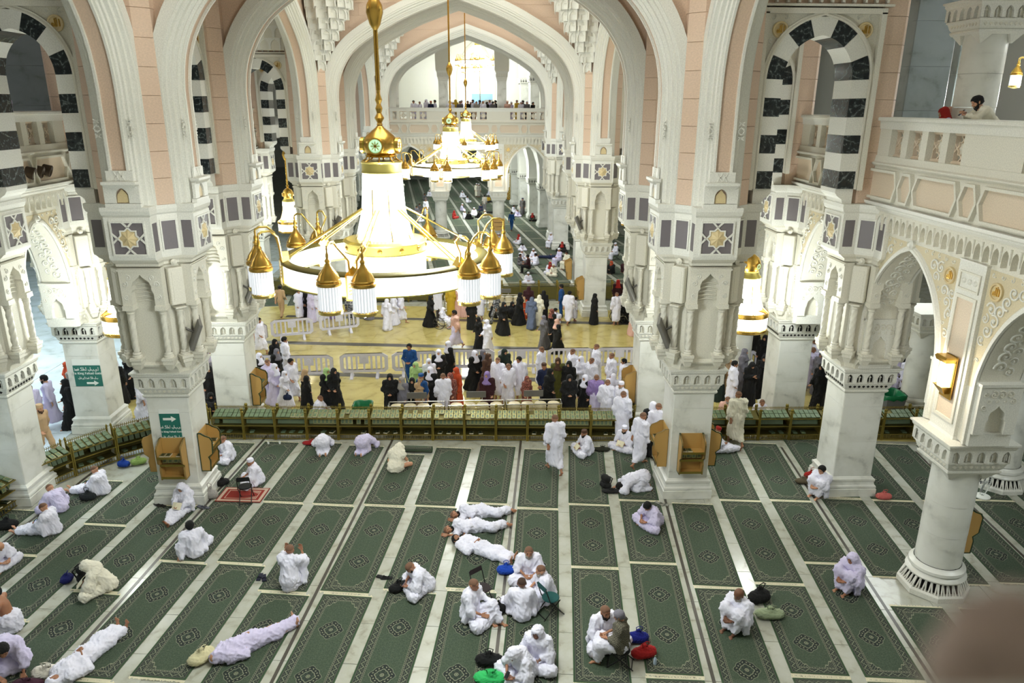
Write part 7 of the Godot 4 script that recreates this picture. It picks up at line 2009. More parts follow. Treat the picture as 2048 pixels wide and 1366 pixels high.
var skin_mats := []
var head_meshes := {}
var camo: StandardMaterial3D
var checked: StandardMaterial3D
var floral: StandardMaterial3D
func people_setup() -> void:
	make_templates()
	for c in SKIN:
		var m := mat("skin_%d" % skin_mats.size(), c, 0.55)
		m.subsurf_scatter_enabled = true; m.subsurf_scatter_strength = 0.1
		skin_mats.append(m)
	face_marks = mat("face_marks", Color(0.04, 0.03, 0.03), 0.4)
	head_meshes = {"scalp": scalp_g.mesh(), "hair": hair_g.mesh(), "beard": beard_g.mesh(), "scarf": scarf_g.mesh(), "hood": hood_g.mesh(), "eyes": eyes_g.mesh(),
		"cap": G.new().lathe([Vector2(0.100, 0.045), Vector2(0.102, 0.06), Vector2(0.100, 0.11), Vector2(0.085, 0.135), Vector2(0.001, 0.14)], 18, at(0, 0, -0.015)).mesh()}
	var cn := noise_tex(40, 0.03, FastNoiseLite.TYPE_SIMPLEX, FastNoiseLite.FRACTAL_FBM, [Color(0.12, 0.13, 0.15), Color(0.12, 0.13, 0.15), Color(0.42, 0.43, 0.46), Color(0.42, 0.43, 0.46), Color(0.66, 0.66, 0.68)], [0.0, 0.42, 0.44, 0.58, 0.6], 2, 128)
	camo = mat("camouflage_cloth", Color.WHITE, 0.9); camo.albedo_texture = cn; camo.uv1_triplanar = true; camo.uv1_scale = Vector3.ONE * 2.0
	var im := Image.create(64, 64, false, Image.FORMAT_RGB8)
	for i in 64:
		for k in 64: im.set_pixel(i, k, Color(0.16, 0.15, 0.13) if ((i / 4) + (k / 4)) % 2 == 0 else Color(0.52, 0.50, 0.43))
	checked = mat("checked_cloth", Color.WHITE, 0.95); checked.albedo_texture = ImageTexture.create_from_image(im); checked.uv1_triplanar = true; checked.uv1_scale = Vector3.ONE * 3.0
	var fn := noise_tex(44, 0.09, FastNoiseLite.TYPE_CELLULAR, FastNoiseLite.FRACTAL_NONE, [Color(0.72, 0.66, 0.6), Color(0.62, 0.2, 0.14), Color(0.14, 0.12, 0.13)], [0.1, 0.35, 0.6], 1, 128)
	floral = mat("floral_cloth", Color.WHITE, 0.95); floral.albedo_texture = fn; floral.uv1_triplanar = true; floral.uv1_scale = Vector3.ONE * 2.5

func people() -> void:
	people_setup()
	# who, how they hold themselves, dress, head, place, facing, size, colours, skin
	for r in [
["woman in black headscarf and white coat looking down at a phone behind the curved shelf","phone","abaya","Kk",-11.99,0,-0.02,-50,0.98,"cc",0],
["beige uniformed worker with cap and blue gloves striding past the curved shelf","walk","suit","Ce Bt",-12,0,-2.31,70,1,"ee",0],
["man in white leaning over a phone, bare feet pointing at the curved shelf","legs","ihram","S",-9.25,0,-0.01,-95,0.93,"ww",0],
["man in white hunched with his face to the curved shelf, farther of the hunched pair","bow","ihram","S",-9.91,0,0.9,-120,0.93,"vv",0],
["man in white with a glowing phone, leg stretched to the black bag at the shelf","legs","ihram","S",-9.51,0,1.97,-90,0.93,"ww",0],
["white draped back cut by the picture edge above the bare chested man","bow","ihram","",-10.05,0,3.39,70,0.93,"ww",0],
["hooded person in white reading with legs stretched before the arrow sign pillar","legs","ihram","Ow",-6.59,0,0.93,-14,0.93,"ww",1],
["man in white with a hand to his brow beside the arrow sign pillar's rack","cross","ihram","S",-6.47,0,-2.07,-40,0.93,"ww",1],
["man in white with a pale headband sitting behind the red rug","cross","ihram","S Cw",-5.16,0,-0.49,-70,0.93,"ww",1],
["dark haired man with a black strap across his white wrap propped on one hand","recline","ihram","H",-5.59,0,3.02,205,0.977,"ww",0],
["hooded person in cream bent over an open book by the black and blue bag","bow","ihram","Oc",-7.07,0,4.32,-75,1.023,"cc",1],
["man in white seen from behind raising both hands in prayer","dua","ihram","S",-2.98,0,4.26,172,0.977,"ww",1],
["man in white bowed forward by the red bag, soles toward the viewer","sujud","ihram","S",-3.73,0,-2.58,190,0.911,"ww",0],
["man in white lying curled on the next carpet to the red bag sleeper","sujud","ihram","H",-2.42,0,-2.55,162,0.911,"vv",0],
["cream draped sleeper bent over before the rolled carpet","bow","covered","",-1.32,0,-1.19,160,0.977,"cc",0],
["farthest of the three resting men on one carpet, lying on his side","side","ihram","S B",1.21,0,1.43,-79,1,"ww",1],
["middle resting man with his head on his hand and a black belt","side","ihram","S B",1.08,0,2.13,-78,1,"ww",1],
["nearest resting man under a long white sheet tapering to his feet","back","ihram","H B",1.22,0,3.07,-121,1,"ww",1],
["black bearded man in white holding a phone beside a black bag","bow","ihram","S B",-0.01,0,4.5,-72,1.004,"ww",1],
["man in white turned to the seated circle, bare foot out toward the black bag","recline","ihram","S",1.05,0,5.49,60,1.023,"ww",1],
["white bearded man facing the viewer in the seated circle","cross","ihram","S Bh",2.32,0,4.08,0,1.004,"ww",1],
["grey bearded man in profile in the seated circle before the green stool","cross","ihram","S Bh",2.66,0,4.89,-80,1.004,"ww",0],
["man with his back to the viewer in the seated circle","cross","ihram","S",2.11,0,5.48,180,1.004,"ww",2],
["hooded figure with a phone on the nearest carpet, in front of another hooded figure","bow","ihram","Ow",2.12,0,7.17,-50,1.023,"ww",1],
["hooded figure sitting behind the one with a phone","cross","ihram","Ow",2.39,0,6.77,-25,1.004,"ww",2],
["black bearded man in white facing the man in the checked shawl","cross","ihram","S B",3.67,0,6.23,22,1.042,"ww",1],
["man with grey hair in a brown checked shawl sitting with one foot forward","chair","ihram","Hx Bh",3.95,0,6.91,-105,0.93,"#w",1],
["man in white prostrating with his forehead to the black backpack","sujud","ihram","H",5.52,0,0.12,-88,0.93,"ww",1],
["man in white with head bowed alone near the rack pillar base","bow","ihram","H",5.7,0,1.94,-60,0.977,"vv",1],
["bald barefoot man in white walking away before the long shelves","walk","ihram","S",3.36,0,-1.01,195,1.04,"ww",1],
["man in brown cap reading by the shelves, book held open","cross","ihram","Ct B",4.48,0,-2.21,-75,0.93,"ww",1],
["man in white cap reading a book on his knee by the shelves","cross","ihram","Cw B",5.74,0,-2.55,-40,0.93,"ww",0],
["bald man in white striding along beside the rack pillar","walk","ihram","S",5.93,0,-1.32,120,1,"ww",1],
["woman in white hood and black dress walking behind the striding bald man","walk","abaya","Kw",6.43,0,-2.11,170,1,"kk",0],
["man in white following close to the rack pillar","walk","ihram","S",6.57,0,-1.98,165,1,"ww",1],
["man sitting hidden behind the rack pillar with legs stretched out","legs","ihram","Cr",8.42,0,-2.26,85,0.93,"ww",1],
["man in a loose cream wrap walking away along the shelves","walk","ihram","S",9.26,0,-2.7,185,1.05,"cc",1],
["man in white leaning on the pillar plinth with a hand at his face","knees","ihram","H",10.71,0,0.49,-60,0.977,"ww",0],
["person hooded in pale pink white squatting alone on a carpet","knees","ihram","Ov",9.57,0,4.7,-65,1.004,"vv",1],
["thin dark old man with open white wrap beside a black bag","knees","ihram","Bh",6.64,0,5.89,-55,1.042,"ww",2],
["small child in white hood crouching by the shelves past the sitter's pillar","knees","abaya","Kw",15.74,0,-3.12,-60,0.698,"ww",0],
["bare chested man in a white lower wrap at the picture edge","kneel","bare","H",-8.45,0,5.67,-75,1.023,"ww",1],
["dark haired man in white bending down over a green bag at the picture edge","reach","ihram","H",-7.74,0,6.75,35,1.116,"vv",1],
["person lying face down with bare feet up and a white bundle by the head","back","ihram","Ow",-6.37,0,6.59,-18,1.05,"ww",1],
["sleeper wholly under a lilac white sheet with a cream bag at the head","back","covered","",-3.3,0,6.24,-50,1.02,"vv",0],
["beige uniformed worker with blue gloves behind the far pale barrier","walk","suit","Hk",-8.99,0,-17.91,175,0.95,"ee",0],
["man in white wrap standing by the far pale barrier under the chandelier","stand","ihram","H",-7.9,0,-17.18,60,0.95,"ww",0],
["figure in black just behind the man at the far barrier","stand","suit","H",-7.67,0,-17.53,70,0.95,"kk",1],
["tall woman in lilac white veil at the far barrier","stand","abaya","Kv",-7.28,0,-17,90,0.911,"vv",0],
["shorter woman in white veil leaning over the far barrier","stand","abaya","Kw",-7.01,0,-17.24,60,0.865,"ww",0],
["woman in white behind the two veiled women at the far barrier","stand","abaya","Kw",-6.81,0,-17.7,100,0.883,"ww",0],
["woman in mauve dress seen through the far barrier slats","stand","abaya","Kq",-6.39,0,-17.7,90,0.883,"qq",0],
["camouflaged guard at the end of the far barriers","stand","suit","H",-5.18,0,-16.19,-160,0.978,"**",1],
["person with dark patterned skirt below a chandelier lantern","stand","abaya","Kw",-4.52,0,-17.42,170,0.883,"xx",0],
["woman in wide white cape walking away under the chandelier","walk","abaya","Kw",-3.38,0,-15.6,150,0.883,"ww",0],
["taller woman in white just behind the wide white cape","walk","abaya","Kw",-3.17,0,-16.43,110,0.911,"ww",0],
["person in white with a dark handbag walking by the far shelves","walk","ihram","Ow",-2.85,0,-16.7,90,0.921,"ww",0],
["woman in black abaya pushing the wheelchair","walk","abaya","Kk",-1.36,0,-16.07,80,0.902,"kk",0],
["woman in white seated in the pushed wheelchair","chair","abaya","Kw",-0.78,0,-15.89,75,0.796,"ww",0],
["person in white standing behind the wheelchair pusher","stand","abaya","Kw",-1.22,0,-19.32,170,0.93,"ww",0],
["person in cream striped robe by the far coolers","stand","thobe","Cc",-0.45,0,-17.8,180,0.95,"yc",0],
["stout person in peach robe by the far coolers","stand","abaya","Kp",-0.08,0,-17.94,170,0.93,"pp",0],
["second person in peach robe by the far coolers","stand","abaya","Kp",0.2,0,-17.86,200,0.893,"pp",0],
["woman in black abaya standing before the far coolers alone","stand","abaya","Kk",0.64,0,-15.64,20,0.883,"kk",0],
["person in white bending over the far coolers","stand","thobe","Cw",0.52,0,-18.91,180,0.931,"ww",1],
["man in white wrap at the far coolers","stand","ihram","S",1.03,0,-17.35,160,0.95,"ww",1],
["woman in black crouching by the far coolers","knees","abaya","Kk",1.64,0,-17.77,60,0.865,"kk",0],
["camouflaged guard by the crouching woman","walk","suit","H",1.84,0,-16.43,-120,0.978,"**",1],
["broad woman in flowing black walking toward the middle barrier gap","walk","abaya","Kk",2.14,0,-14.67,40,0.93,"kk",0],
["woman in black sitting low before the far coolers","knees","abaya","Kk",2.58,0,-17.68,30,0.909,"kk",0],
["tall woman in black striding past the far coolers","walk","abaya","Kk",2.95,0,-16.34,80,0.949,"kk",0],
["child in orange among the women in black","stand","abaya","Ke",3.24,0,-17.53,180,0.651,"ff",0],
["woman in dark maroon by the far coolers","stand","abaya","Km",3.48,0,-17.75,170,0.93,"mm",0],
["woman in grey blue veil over a patterned skirt","walk","abaya","Ku",3.51,0,-15.67,160,0.911,"uu",0],
["woman in cream veil beside the grey blue one","walk","abaya","Kc",3.9,0,-16.26,150,0.883,"cc",0],
["woman in black by the end of the far coolers","stand","abaya","Kk",4.2,0,-17.19,150,0.883,"kk",0],
["man in white rubbing his face as he sits at the walkway edge","knees","ihram","H",4.58,0,-16.32,60,0.927,"ww",1],
["man in blue overalls standing by the far shelves","stand","suit","H",5.14,0,-17.72,-100,0.997,"bb",1],
["man in white wrap beside the blue overalls","walk","ihram","H",5.39,0,-16.45,150,0.969,"ww",1],
["boy in white next to the man in white wrap","stand","ihram","H",5.76,0,-17,90,0.712,"ww",1],
["woman in black standing before the far green bin","stand","abaya","Kk",6.64,0,-16.43,90,0.902,"kk",0],
["man in white with a black shoulder bag by the wheelchair","stand","ihram","S",7.7,0,-16.28,200,0.95,"ww",1],
["woman in rose red headscarf behind the man with the shoulder bag","stand","abaya","Kr",8.25,0,-19.2,180,0.93,"mm",0],
["woman in black beside the man with the shoulder bag","stand","abaya","Kk",8.23,0,-16.79,170,0.949,"kk",0],
["figure in lilac white near the second ribbed pillar","stand","abaya","Kv",8.64,0,-17.39,180,0.883,"vv",0],
["person in peach robe half behind the second ribbed pillar","walk","abaya","Kp",8.24,0,-14.48,200,0.883,"pp",0],
["man in pinkish white leaping stride across the walkway","walk","ihram","H",0.01,0,-12.65,-75,1.026,"pv",1],
["woman in black and grey walking past the white veil","walk","abaya","Kk",1.04,0,-12.41,-70,0.883,"kk",0],
["woman in white veil walking past the barrier gap","walk","abaya","Kw",1.4,0,-12,-60,0.883,"ww",0],
["woman in dark patterned grey by the barrier gap","walk","abaya","Kx",3.9,0,-12.64,-70,0.883,"gg",0],
["woman in brown floral scarf by the barrier gap","walk","abaya","K%",4.34,0,-13.72,-60,0.883,"kk",0],
["woman in rose headscarf and black coat at the barrier gap","walk","abaya","Kp",4.42,0,-11.95,-80,0.902,"kk",0],
["man in pink shawl and dark hair beside the pillar under the pointed arch","walk","ihram","H",-8.99,0,-13.27,40,0.95,"pp",1],
["man in white wrap farther along past the pillar under the pointed arch","walk","ihram","H",-8.35,0,-12.03,70,0.95,"ww",1],
["woman in black with white scarf close to the pillar rack","walk","abaya","Kw",-7.04,0,-7.55,70,0.902,"kk",0],
["woman with grey scarf and blue backpack in the group by the rack","walk","abaya","Kx",-6.53,0,-8.05,60,0.902,"kk",0],
["woman in black behind the blue backpack","walk","abaya","Kk",-6.95,0,-9.34,60,0.883,"kk",0],
["tall dark haired man in white at the near barrier end","stand","ihram","H",-6.46,0,-9,100,0.997,"ww",1],
["old bald man in white wrap in the group by the rack","walk","ihram","S",-6.46,0,-6.58,60,0.95,"vv",0],
["woman in white cape in the group by the rack","walk","abaya","Kw",-6.14,0,-6.3,70,0.911,"vv",0],
["small woman in white cape before the young man","walk","abaya","Kw",-5.76,0,-6.11,75,0.79,"ww",0],
["dark haired young man in white touching his chin","walk","ihram","H",-5.66,0,-6.66,60,0.95,"ww",1],
["woman in beige scarf and black dress standing alone by the long shelves","stand","abaya","Ke",-4.95,0,-5.83,120,0.883,"kk",0],
["woman in light green scarf beside the black abaya","walk","abaya","Kl",-4.23,0,-5.87,60,0.902,"kk",0],
["woman in black abaya beside the light green scarf","walk","abaya","Kk",-3.96,0,-5.81,50,0.911,"kk",0],
["shaved man seated low behind the long shelves","cross","ihram","S",-4.46,0,-5.3,90,0.883,"ww",1],
["woman in black drinking, white bag at her chest","clasp","abaya","Kk",-1.89,0,-5,0,0.949,"kk",0],
["woman in lilac grey veil beside the drinking woman","stand","abaya","Kh",-1.5,0,-5,-30,0.883,"xx",0],
["woman in black holding a pink bag behind the coolers","stand","abaya","Kk",-1.15,0,-5,0,0.865,"kk",0],
["man in blue uniform and cap behind the coolers","stand","suit","Cb",-0.83,0,-5,-40,0.95,"bb",1],
["woman in light green scarf near the blue cleaner","stand","abaya","Kl",-1.17,0,-6.51,-30,0.883,"ll",0],
["woman in beige scarf near the blue cleaner","stand","abaya","Ke",-0.86,0,-5,20,0.883,"ee",0],
["cleaner in blue holding a mop at the pale barrier","clasp","suit","H",-1.54,0,-8.07,-10,0.997,"bb",1],
["woman in white scarf and dark skirt in front of the white veiled matron","clasp","abaya","Kw",-0.59,0,-5.76,-30,0.93,"kk",0],
["second woman in white scarf looking down near the barrier","stand","abaya","Kw",-0.73,0,-6.89,10,0.883,"ww",0],
["matron in broad white veil over black at the pale barrier","clasp","abaya","Kw",-0.42,0,-7.7,0,0.93,"kk",0],
["woman in white scarf and black cloak passing the matron","walk","abaya","Kw",-0.07,0,-8.62,-70,0.949,"kk",0],
["bald man in white wrap behind the coolers seen from behind","stand","ihram","S",-0.1,0,-5,-170,0.95,"ww",1],
["woman in red flowered veil behind the coolers","stand","abaya","Kf",0.32,0,-5.68,-60,0.93,"ff",0],
["woman in pale flowered veil beside the red flowered one","stand","abaya","K%",0.12,0,-5.37,-40,0.883,"%%",0],
["woman in black dress and white scarf at the opening of the barriers","walk","abaya","Kw",0.89,0,-7.56,60,0.93,"kk",0],
["woman in grey scarf and dark dress behind the opening of the barriers","walk","abaya","Kx",1.2,0,-7.82,50,0.902,"kk",0],
["woman in brown patterned dress by the opening of the barriers","walk","abaya","Kt",1.39,0,-7.21,60,0.93,"tt",0],
["old man in white with a belt bag looking down","stand","ihram","S",1.78,0,-6.66,-30,0.95,"ww",0],
["woman in dark green scarf at the pale barrier","stand","abaya","Kd",2.03,0,-7.58,30,0.958,"dd",0],
["bald man in white carrying a blue bag","walk","ihram","S",2.12,0,-6.02,20,0.95,"ww",1],
["dark haired man in white carrying a black bag","walk","ihram","H",2.57,0,-6.76,-40,0.95,"ww",1],
["woman in mauve scarf and plum dress with shoulder bag","stand","abaya","Kq",1.39,0,-5.26,-20,0.93,"mm",0],
["woman in many coloured striped veil behind the third coolers","stand","abaya","K%",2.77,0,-5.56,40,0.763,"%%",0],
["man in white pouring water over his face","stand","ihram","S",3.42,0,-7.78,60,0.969,"ww",1],
["man in brown cap and blue coat by the third coolers","stand","suit","Ct",3.39,0,-6.09,30,0.931,"nn",1],
["tall woman in black abaya before the third coolers","walk","abaya","Kk",3.53,0,-5.45,60,0.949,"kk",0],
["woman in olive dress and tan scarf by the pale barrier","stand","abaya","Kt",3.95,0,-6.66,-10,0.93,"oo",0],
["woman in black abaya between the olive dress and the bald man","stand","abaya","Kk",4.33,0,-6.43,-30,0.902,"kk",0],
["woman in black facing the viewer with a hand to her mouth","clasp","abaya","Kk",4.17,0,-4.8,0,0.949,"kk",0],
["bald man in white in profile at the pale barrier's end","stand","ihram","S",4.59,0,-7.49,-70,0.969,"ww",1],
["woman in white veil with hands at her mouth","clasp","abaya","Kw",4.83,0,-6.97,-60,0.902,"ww",0],
["tall bald man in white at the pale barrier near the pillar","stand","ihram","S",5.54,0,-7.91,-90,0.997,"ww",1],
["stocky bald man in white before the tall bald man","stand","ihram","S",5.17,0,-6.54,-60,0.95,"ww",1],
["bald man in white looking along the crowd by the hidden pillar","stand","ihram","S",5.97,0,-6.98,-80,0.969,"ww",1],
["woman in white veil and black skirt by the lilac robed man","stand","abaya","Kw",4.73,0,-5.01,-40,0.902,"kw",0],
["man in lilac robe from behind in the group near the rack","stand","ihram","S",5.08,0,-4.78,170,0.95,"qv",1],
["bald man in white from behind in the group near the rack","stand","ihram","S",5.38,0,-4.3,160,0.95,"ww",1],
["woman in white beside the group near the rack","stand","abaya","Kw",5.73,0,-5.18,150,0.883,"ww",0],
["young man in white at the edge by the hidden pillar rack","stand","ihram","H",6.34,0,-6.53,-90,0.931,"ww",1],
["old man in white with cap near the inward turned shelf","stand","ihram","Cw Bh",5.82,0,-4.11,-60,0.95,"ww",0],
["tall man in white standing at the corner of the shelves","stand","ihram","S",5.68,0,-3.04,150,0.997,"ww",1],
["bald man in white passing the leftmost pillar","walk","ihram","S",-13.26,0,-3.99,60,1,"vv",1],
["dark haired man in long white robe with a strap walking toward the leftmost pillar","walk","thobe","H B",-13.05,0,-4.62,-75,1.05,"vv",0],
["woman in black abaya looking round beside the gate sign pillar","walk","abaya","Kk",-12.32,0,-4.48,-60,1,"kk",0],
["woman in orange flowered veil behind the gate sign pillar","walk","abaya","Kf",-13.18,0,-6.21,-60,1,"ff",0],
["woman in grey headscarf between orange veil and black abaya","walk","abaya","Kh",-12.55,0,-5.19,-60,1,"kk",0],
["tall woman in full black veil past the gate sign pillar","stand","abaya","Kk",-11.57,0,-7.13,-40,1.05,"kk",0],
["woman in black and white stooping past the gate sign pillar","walk","abaya","Kw",-11.7,0,-6.51,-30,0.97,"kk",0],
["second woman in black holding a phone past the gate sign pillar","phone","abaya","Kk",-11.64,0,-7.88,-60,0.97,"kk",0],
["striding man in white half hidden by the arrow sign pillar","walk","ihram","H",-10.01,0,-4.64,-90,1.05,"ww",1],
["bald bearded man in lilac wrap deep between the two sign pillars","stand","ihram","S B",-9.78,0,-9.77,-10,1.05,"vv",1],
["woman in pale scarf deep between the two sign pillars","stand","abaya","Kc",-9.1,0,-7.33,0,0.97,"cc",0],
["woman in mottled scarf looking down deep between the pillars","stand","abaya","Kx",-8.71,0,-6.83,10,0.95,"xx",0],
["woman in black with a lilac plastic bag between the pillars","stand","abaya","Kk",-8.32,0,-6.12,10,0.9,"kk",0],
["heap of black cloak, a woman sitting on the floor between the pillars","knees","abaya","Kk",-8.14,0,-5.44,30,0.93,"kk",0],
["woman in beige scarf by the crowd behind the rack pillar","stand","abaya","Ke",10.29,0,-7.22,60,0.97,"ee",0],
["woman in dark green deep in the crowd behind the rack pillar","stand","abaya","Kd",9.84,0,-6.45,60,0.97,"dd",0],
["young dark haired man in white in profile behind the shelves","stand","ihram","H",10.13,0,-5.89,70,1,"ww",1],
["woman in grey scarf behind the young man in profile","stand","abaya","Kx",11,0,-7.4,60,0.97,"xx",0],
["woman in black reading a green paper with white bag","phone","abaya","Kk",10.78,0,-5.96,10,0.97,"kk",0],
["woman in black abaya behind the beckoning seated man","stand","abaya","Kk",11.49,0,-6.61,-40,0.97,"kk",0],
["woman in black farther back by the barrier behind the lantern","stand","abaya","Kk",12.4,0,-9.09,-40,0.97,"kk",0],
["woman in dark print beside the lantern pillar","stand","abaya","Kg",11.99,0,-7.38,-30,0.97,"kk",0],
["bald pinkish robed old man seated behind the shelves","cross","ihram","S Bh",9.63,0,-4.93,10,0.93,"pp",0],
["bald man beckoning as he sits behind the shelves","cross","ihram","S",10.77,0,-4.66,-10,0.93,"ww",1],
["bald man in white by the lantern aisle barrier, farther one","stand","ihram","S",14.1,0,-8.39,170,1,"ww",1],
["bald man in white by the lantern aisle barrier, nearer one","stand","ihram","S",13.59,0,-7.35,175,1,"vv",1],
["woman in grey print scarf behind the black robed walker","stand","abaya","Kx",13.75,0,-6.95,-60,0.97,"xx",0],
["woman in black robe walking with a dark red handbag","walk","abaya","Kk",13.12,0,-5.47,-60,1.02,"kk",0],
["woman in violet grey print by the sitter's pillar","stand","abaya","Kq",14.41,0,-7.14,-60,0.97,"xx",0],
["man stooping in a pleated white wrap far down the lantern aisle","stoop","ihram","H",18.92,0,-17.48,-60,0.93,"cw",1],
["person in black crouching beside the stooping man","knees","abaya","Kk",18.19,0,-17.3,60,0.93,"kk",0],
["woman in black skirt and white top beyond the hanging lantern","walk","abaya","Kw",13.22,0,-12.32,90,1,"kk",0],
["woman in black scarf reading above two bald men","stand","abaya","Kk",17.11,0,-7.29,10,1,"kk",0],
["bearded bald man in white beside the green lined bin","stand","ihram","S B",16.65,0,-6.22,0,1,"ww",1],
["bald man in white seated before the green lined bin","chair","ihram","S",16.05,0,-5.96,-150,0.93,"vv",1],
["bald man in lilac behind the green lined bin","stand","ihram","S",16.35,0,-6.71,150,1,"vv",1],
["figure in black walking past the round column with the bin","walk","abaya","Kk",18.11,0,-6.67,60,1,"kk",0],
["man in grey coat over white robe standing by the far hall pillars","stand","thobe","Cg",-4.52,0,-53.74,20,0.95,"ww",1],
["man in brown sitting on a chair by the distant round column","chair","suit","Cw",-3.01,0,-46.09,60,0.883,"tt",1],
["figure in red sitting by the distant round column","cross","thobe","Kr",-1.81,0,-52.14,60,0.883,"rr",1],
["man in white of the seated group, facing the aisle","cross","thobe","Cw",-0.83,0,-52.3,60,0.883,"ww",1],
["man in black of the seated group, back to the walkway","cross","thobe","H",-0.35,0,-51.51,170,0.883,"kk",1],
["man in white cap of the seated group, middle","cross","thobe","Cw",0.12,0,-54.35,0,0.883,"ww",1],
["man in dark waistcoat of the seated group","cross","thobe","H",0.71,0,-52.31,-160,0.883,"kk",1],
["man in cream of the seated group, outermost","cross","thobe","Cc",1.26,0,-52.47,-100,0.883,"cc",1],
["man in grey robe of the seated group, farthest back","cross","thobe","Cw",-1.23,0,-57.41,90,0.883,"vv",1],
["seated boy in navy by the standing man","cross","suit","H",0.75,0,-57.69,0,0.795,"nn",1],
["man in cream shirt standing among the seated group","stand","suit","H",1.12,0,-57.24,170,0.95,"hg",1],
["man in yellow shirt sitting alone in the far hall","cross","suit","H",1.51,0,-64.58,0,0.883,"yk",1],
["man in dark clothes lying beside the seated group","back","suit","H",1.98,0,-55.65,70,0.95,"kk",1],
["man in white sitting far up the hall under the low lamps","cross","thobe","Cw",-1.52,0,-69.1,20,0.883,"ww",1],
["man in white with dark legs sitting far up the hall","cross","thobe","H",-0.87,0,-64.12,60,0.883,"ww",1],
["man in white cap sitting under the low lamps","cross","thobe","Cw",1.74,0,-71.36,0,0.883,"ww",1],
["pair member in cream standing under the low lamps","stand","thobe","Cw",0.16,0,-69.48,0,0.902,"cc",1],
["second of the pair under the low lamps","stand","thobe","Cw",0.42,0,-69.12,0,0.902,"hh",1],
["white capped man sitting by the far court pillars","cross","thobe","Cw",-5.41,0,-70.02,20,0.883,"ww",1],
["man in dark clothes sitting near the far court pillars","cross","suit","H",-5.73,0,-66.49,40,0.883,"gg",1],
["person lying among the chairs by the far court pillars","cross","suit","H",-5.49,0,-57.38,40,0.883,"gg",1],
["man sitting against a far court pillar","cross","suit","H",-5.64,0,-55.6,40,0.883,"xx",1],
["man in white capped group near the gilded lattice, turquoise shawl","cross","thobe","Cw",4.5,0,-71.14,40,0.883,"bb",1],
["man in white capped group near the gilded lattice, white robe","cross","thobe","Cw",5.2,0,-73.33,-20,0.883,"ww",1],
["man in white shirt and black trousers standing by the far wheelchair","stand","suit","H",5.81,0,-65.72,-170,0.95,"wk",1],
["elderly man in the far wheelchair","chair","thobe","Cw",6.49,0,-66.4,-60,0.839,"ww",1],
["man in dark robe leaning by the far wheelchair","stand","thobe","H",6.89,0,-72.06,-80,0.95,"tt",1],
["worker in blue walking between the distant carpets","walk","suit","H",3.47,0,-44.98,160,0.95,"bb",1],
["man in white sitting by the pink robed child","cross","thobe","H",3.98,0,-56.36,60,0.883,"ww",1],
["child in pink white by the standing dark coat","cross","thobe","H",4.33,0,-53.54,0,0.795,"vv",1],
["man in dark coat and cap standing in the far hall","stand","thobe","Cn",4.82,0,-53.96,0,0.997,"gg",1],
["man in black reclining past the standing dark coat","recline","suit","H",5.83,0,-58.19,-60,0.883,"kk",1],
["man in black trousers reclining nearest the far pillars","recline","suit","H",6.45,0,-53.96,-60,0.883,"hk",1],
["man in red headcloth and black sitting past the blue worker","cross","suit","Kr",5.58,0,-50.61,10,0.883,"kk",1],
["man in rose headcloth and white sitting near the walkway shelves","cross","thobe","Kr",3.91,0,-38.74,-60,0.883,"ww",1],
["child in white crawling behind the rose headcloth man","bow","thobe","H",4,0,-35.99,0,0.707,"ww",1],
["man in white on a chair against the far pillar","chair","thobe","Cw",6.23,0,-37.07,-40,0.883,"ww",1],
["woman in red and black reading by the far pillar","cross","abaya","Kr",6.93,0,-35.5,-20,0.865,"kk",0],
["man in navy lying across the far carpet","back","suit","H",5.8,0,-32.85,70,0.95,"nn",1],
["man in white tilted back on a far chair","chair","thobe","Cw",6.25,0,-30.35,-60,0.927,"vv",1],
["man in cream tilted back on the next far chair","chair","thobe","H",6.65,0,-29.38,-50,0.927,"cc",1],
["man in dark robe of the far triangle of sitters","cross","thobe","H",3.52,0,-30.77,60,0.883,"gg",1],
["man in white cap of the far triangle of sitters","cross","thobe","Cw",3.72,0,-32.22,40,0.883,"ww",1],
["bald man of the far triangle of sitters","cross","thobe","Cw",4.68,0,-32.64,-40,0.883,"ww",1],
["man in white and tan of the far triangle of sitters","cross","thobe","H",4.76,0,-30.76,-80,0.927,"ww",1],
["man in maroon shirt on a folding chair in the far hall","chair","suit","H",4.04,0,-28.09,-100,0.927,"mk",1],
["man in rose headcloth sitting before the far shelves","cross","thobe","Kr",5.41,0,-28.08,0,0.883,"ww",1],
["person in cream robe sitting before the far shelves","cross","thobe","Cc",5.63,0,-27.36,-40,0.883,"cc",1],
["child in white cap just behind the far shelves","cross","thobe","Cw",3.87,0,-25.35,0,0.795,"ww",1],
["person in white bent near the chandelier lanterns","cross","thobe","Cw",2.19,0,-39.18,60,0.883,"ww",1],
["man in white sitting below the chandelier lantern","cross","thobe","H",2.08,0,-31.19,60,0.883,"ww",1],
["man in white resting on a dark recliner past the second ribbed pillar","chair","thobe","Cw",10.38,0,-32.39,-70,0.927,"ww",1],
["woman in orange scarf and dark stripes sitting past the second ribbed pillar","knees","abaya","Kf",9.43,0,-28.05,-40,0.865,"kk",0],
["woman in maroon sitting at the edge by the screen","chair","abaya","Km",10.52,0,-28.41,-60,0.865,"mm",0],
["man in white sitting far behind the first chandelier struts","cross","thobe","H",-4.9,0,-49.97,60,0.883,"ww",1],
["figure in black kneeling behind the first chandelier struts","cross","thobe","H",-3.09,0,-40.29,60,0.883,"kk",1],
["man in brown kneeling beside the distant round column base","bow","thobe","H",-0.89,0,-39.73,-40,0.883,"ew",1],
["person in dark shawl seen by the small screen behind the chandelier","cross","abaya","Kg",-9.68,0,-51.21,0,0.93,"gg",0],
["man in pale blue shirt at the far balcony rail","stand","suit","H",-4.29,9,-42.3,0,0.92,"wv",1],
["man in white with bare head at the far balcony rail","stand","thobe","S",-3.87,9,-42.8,40,0.88,"ww",1],
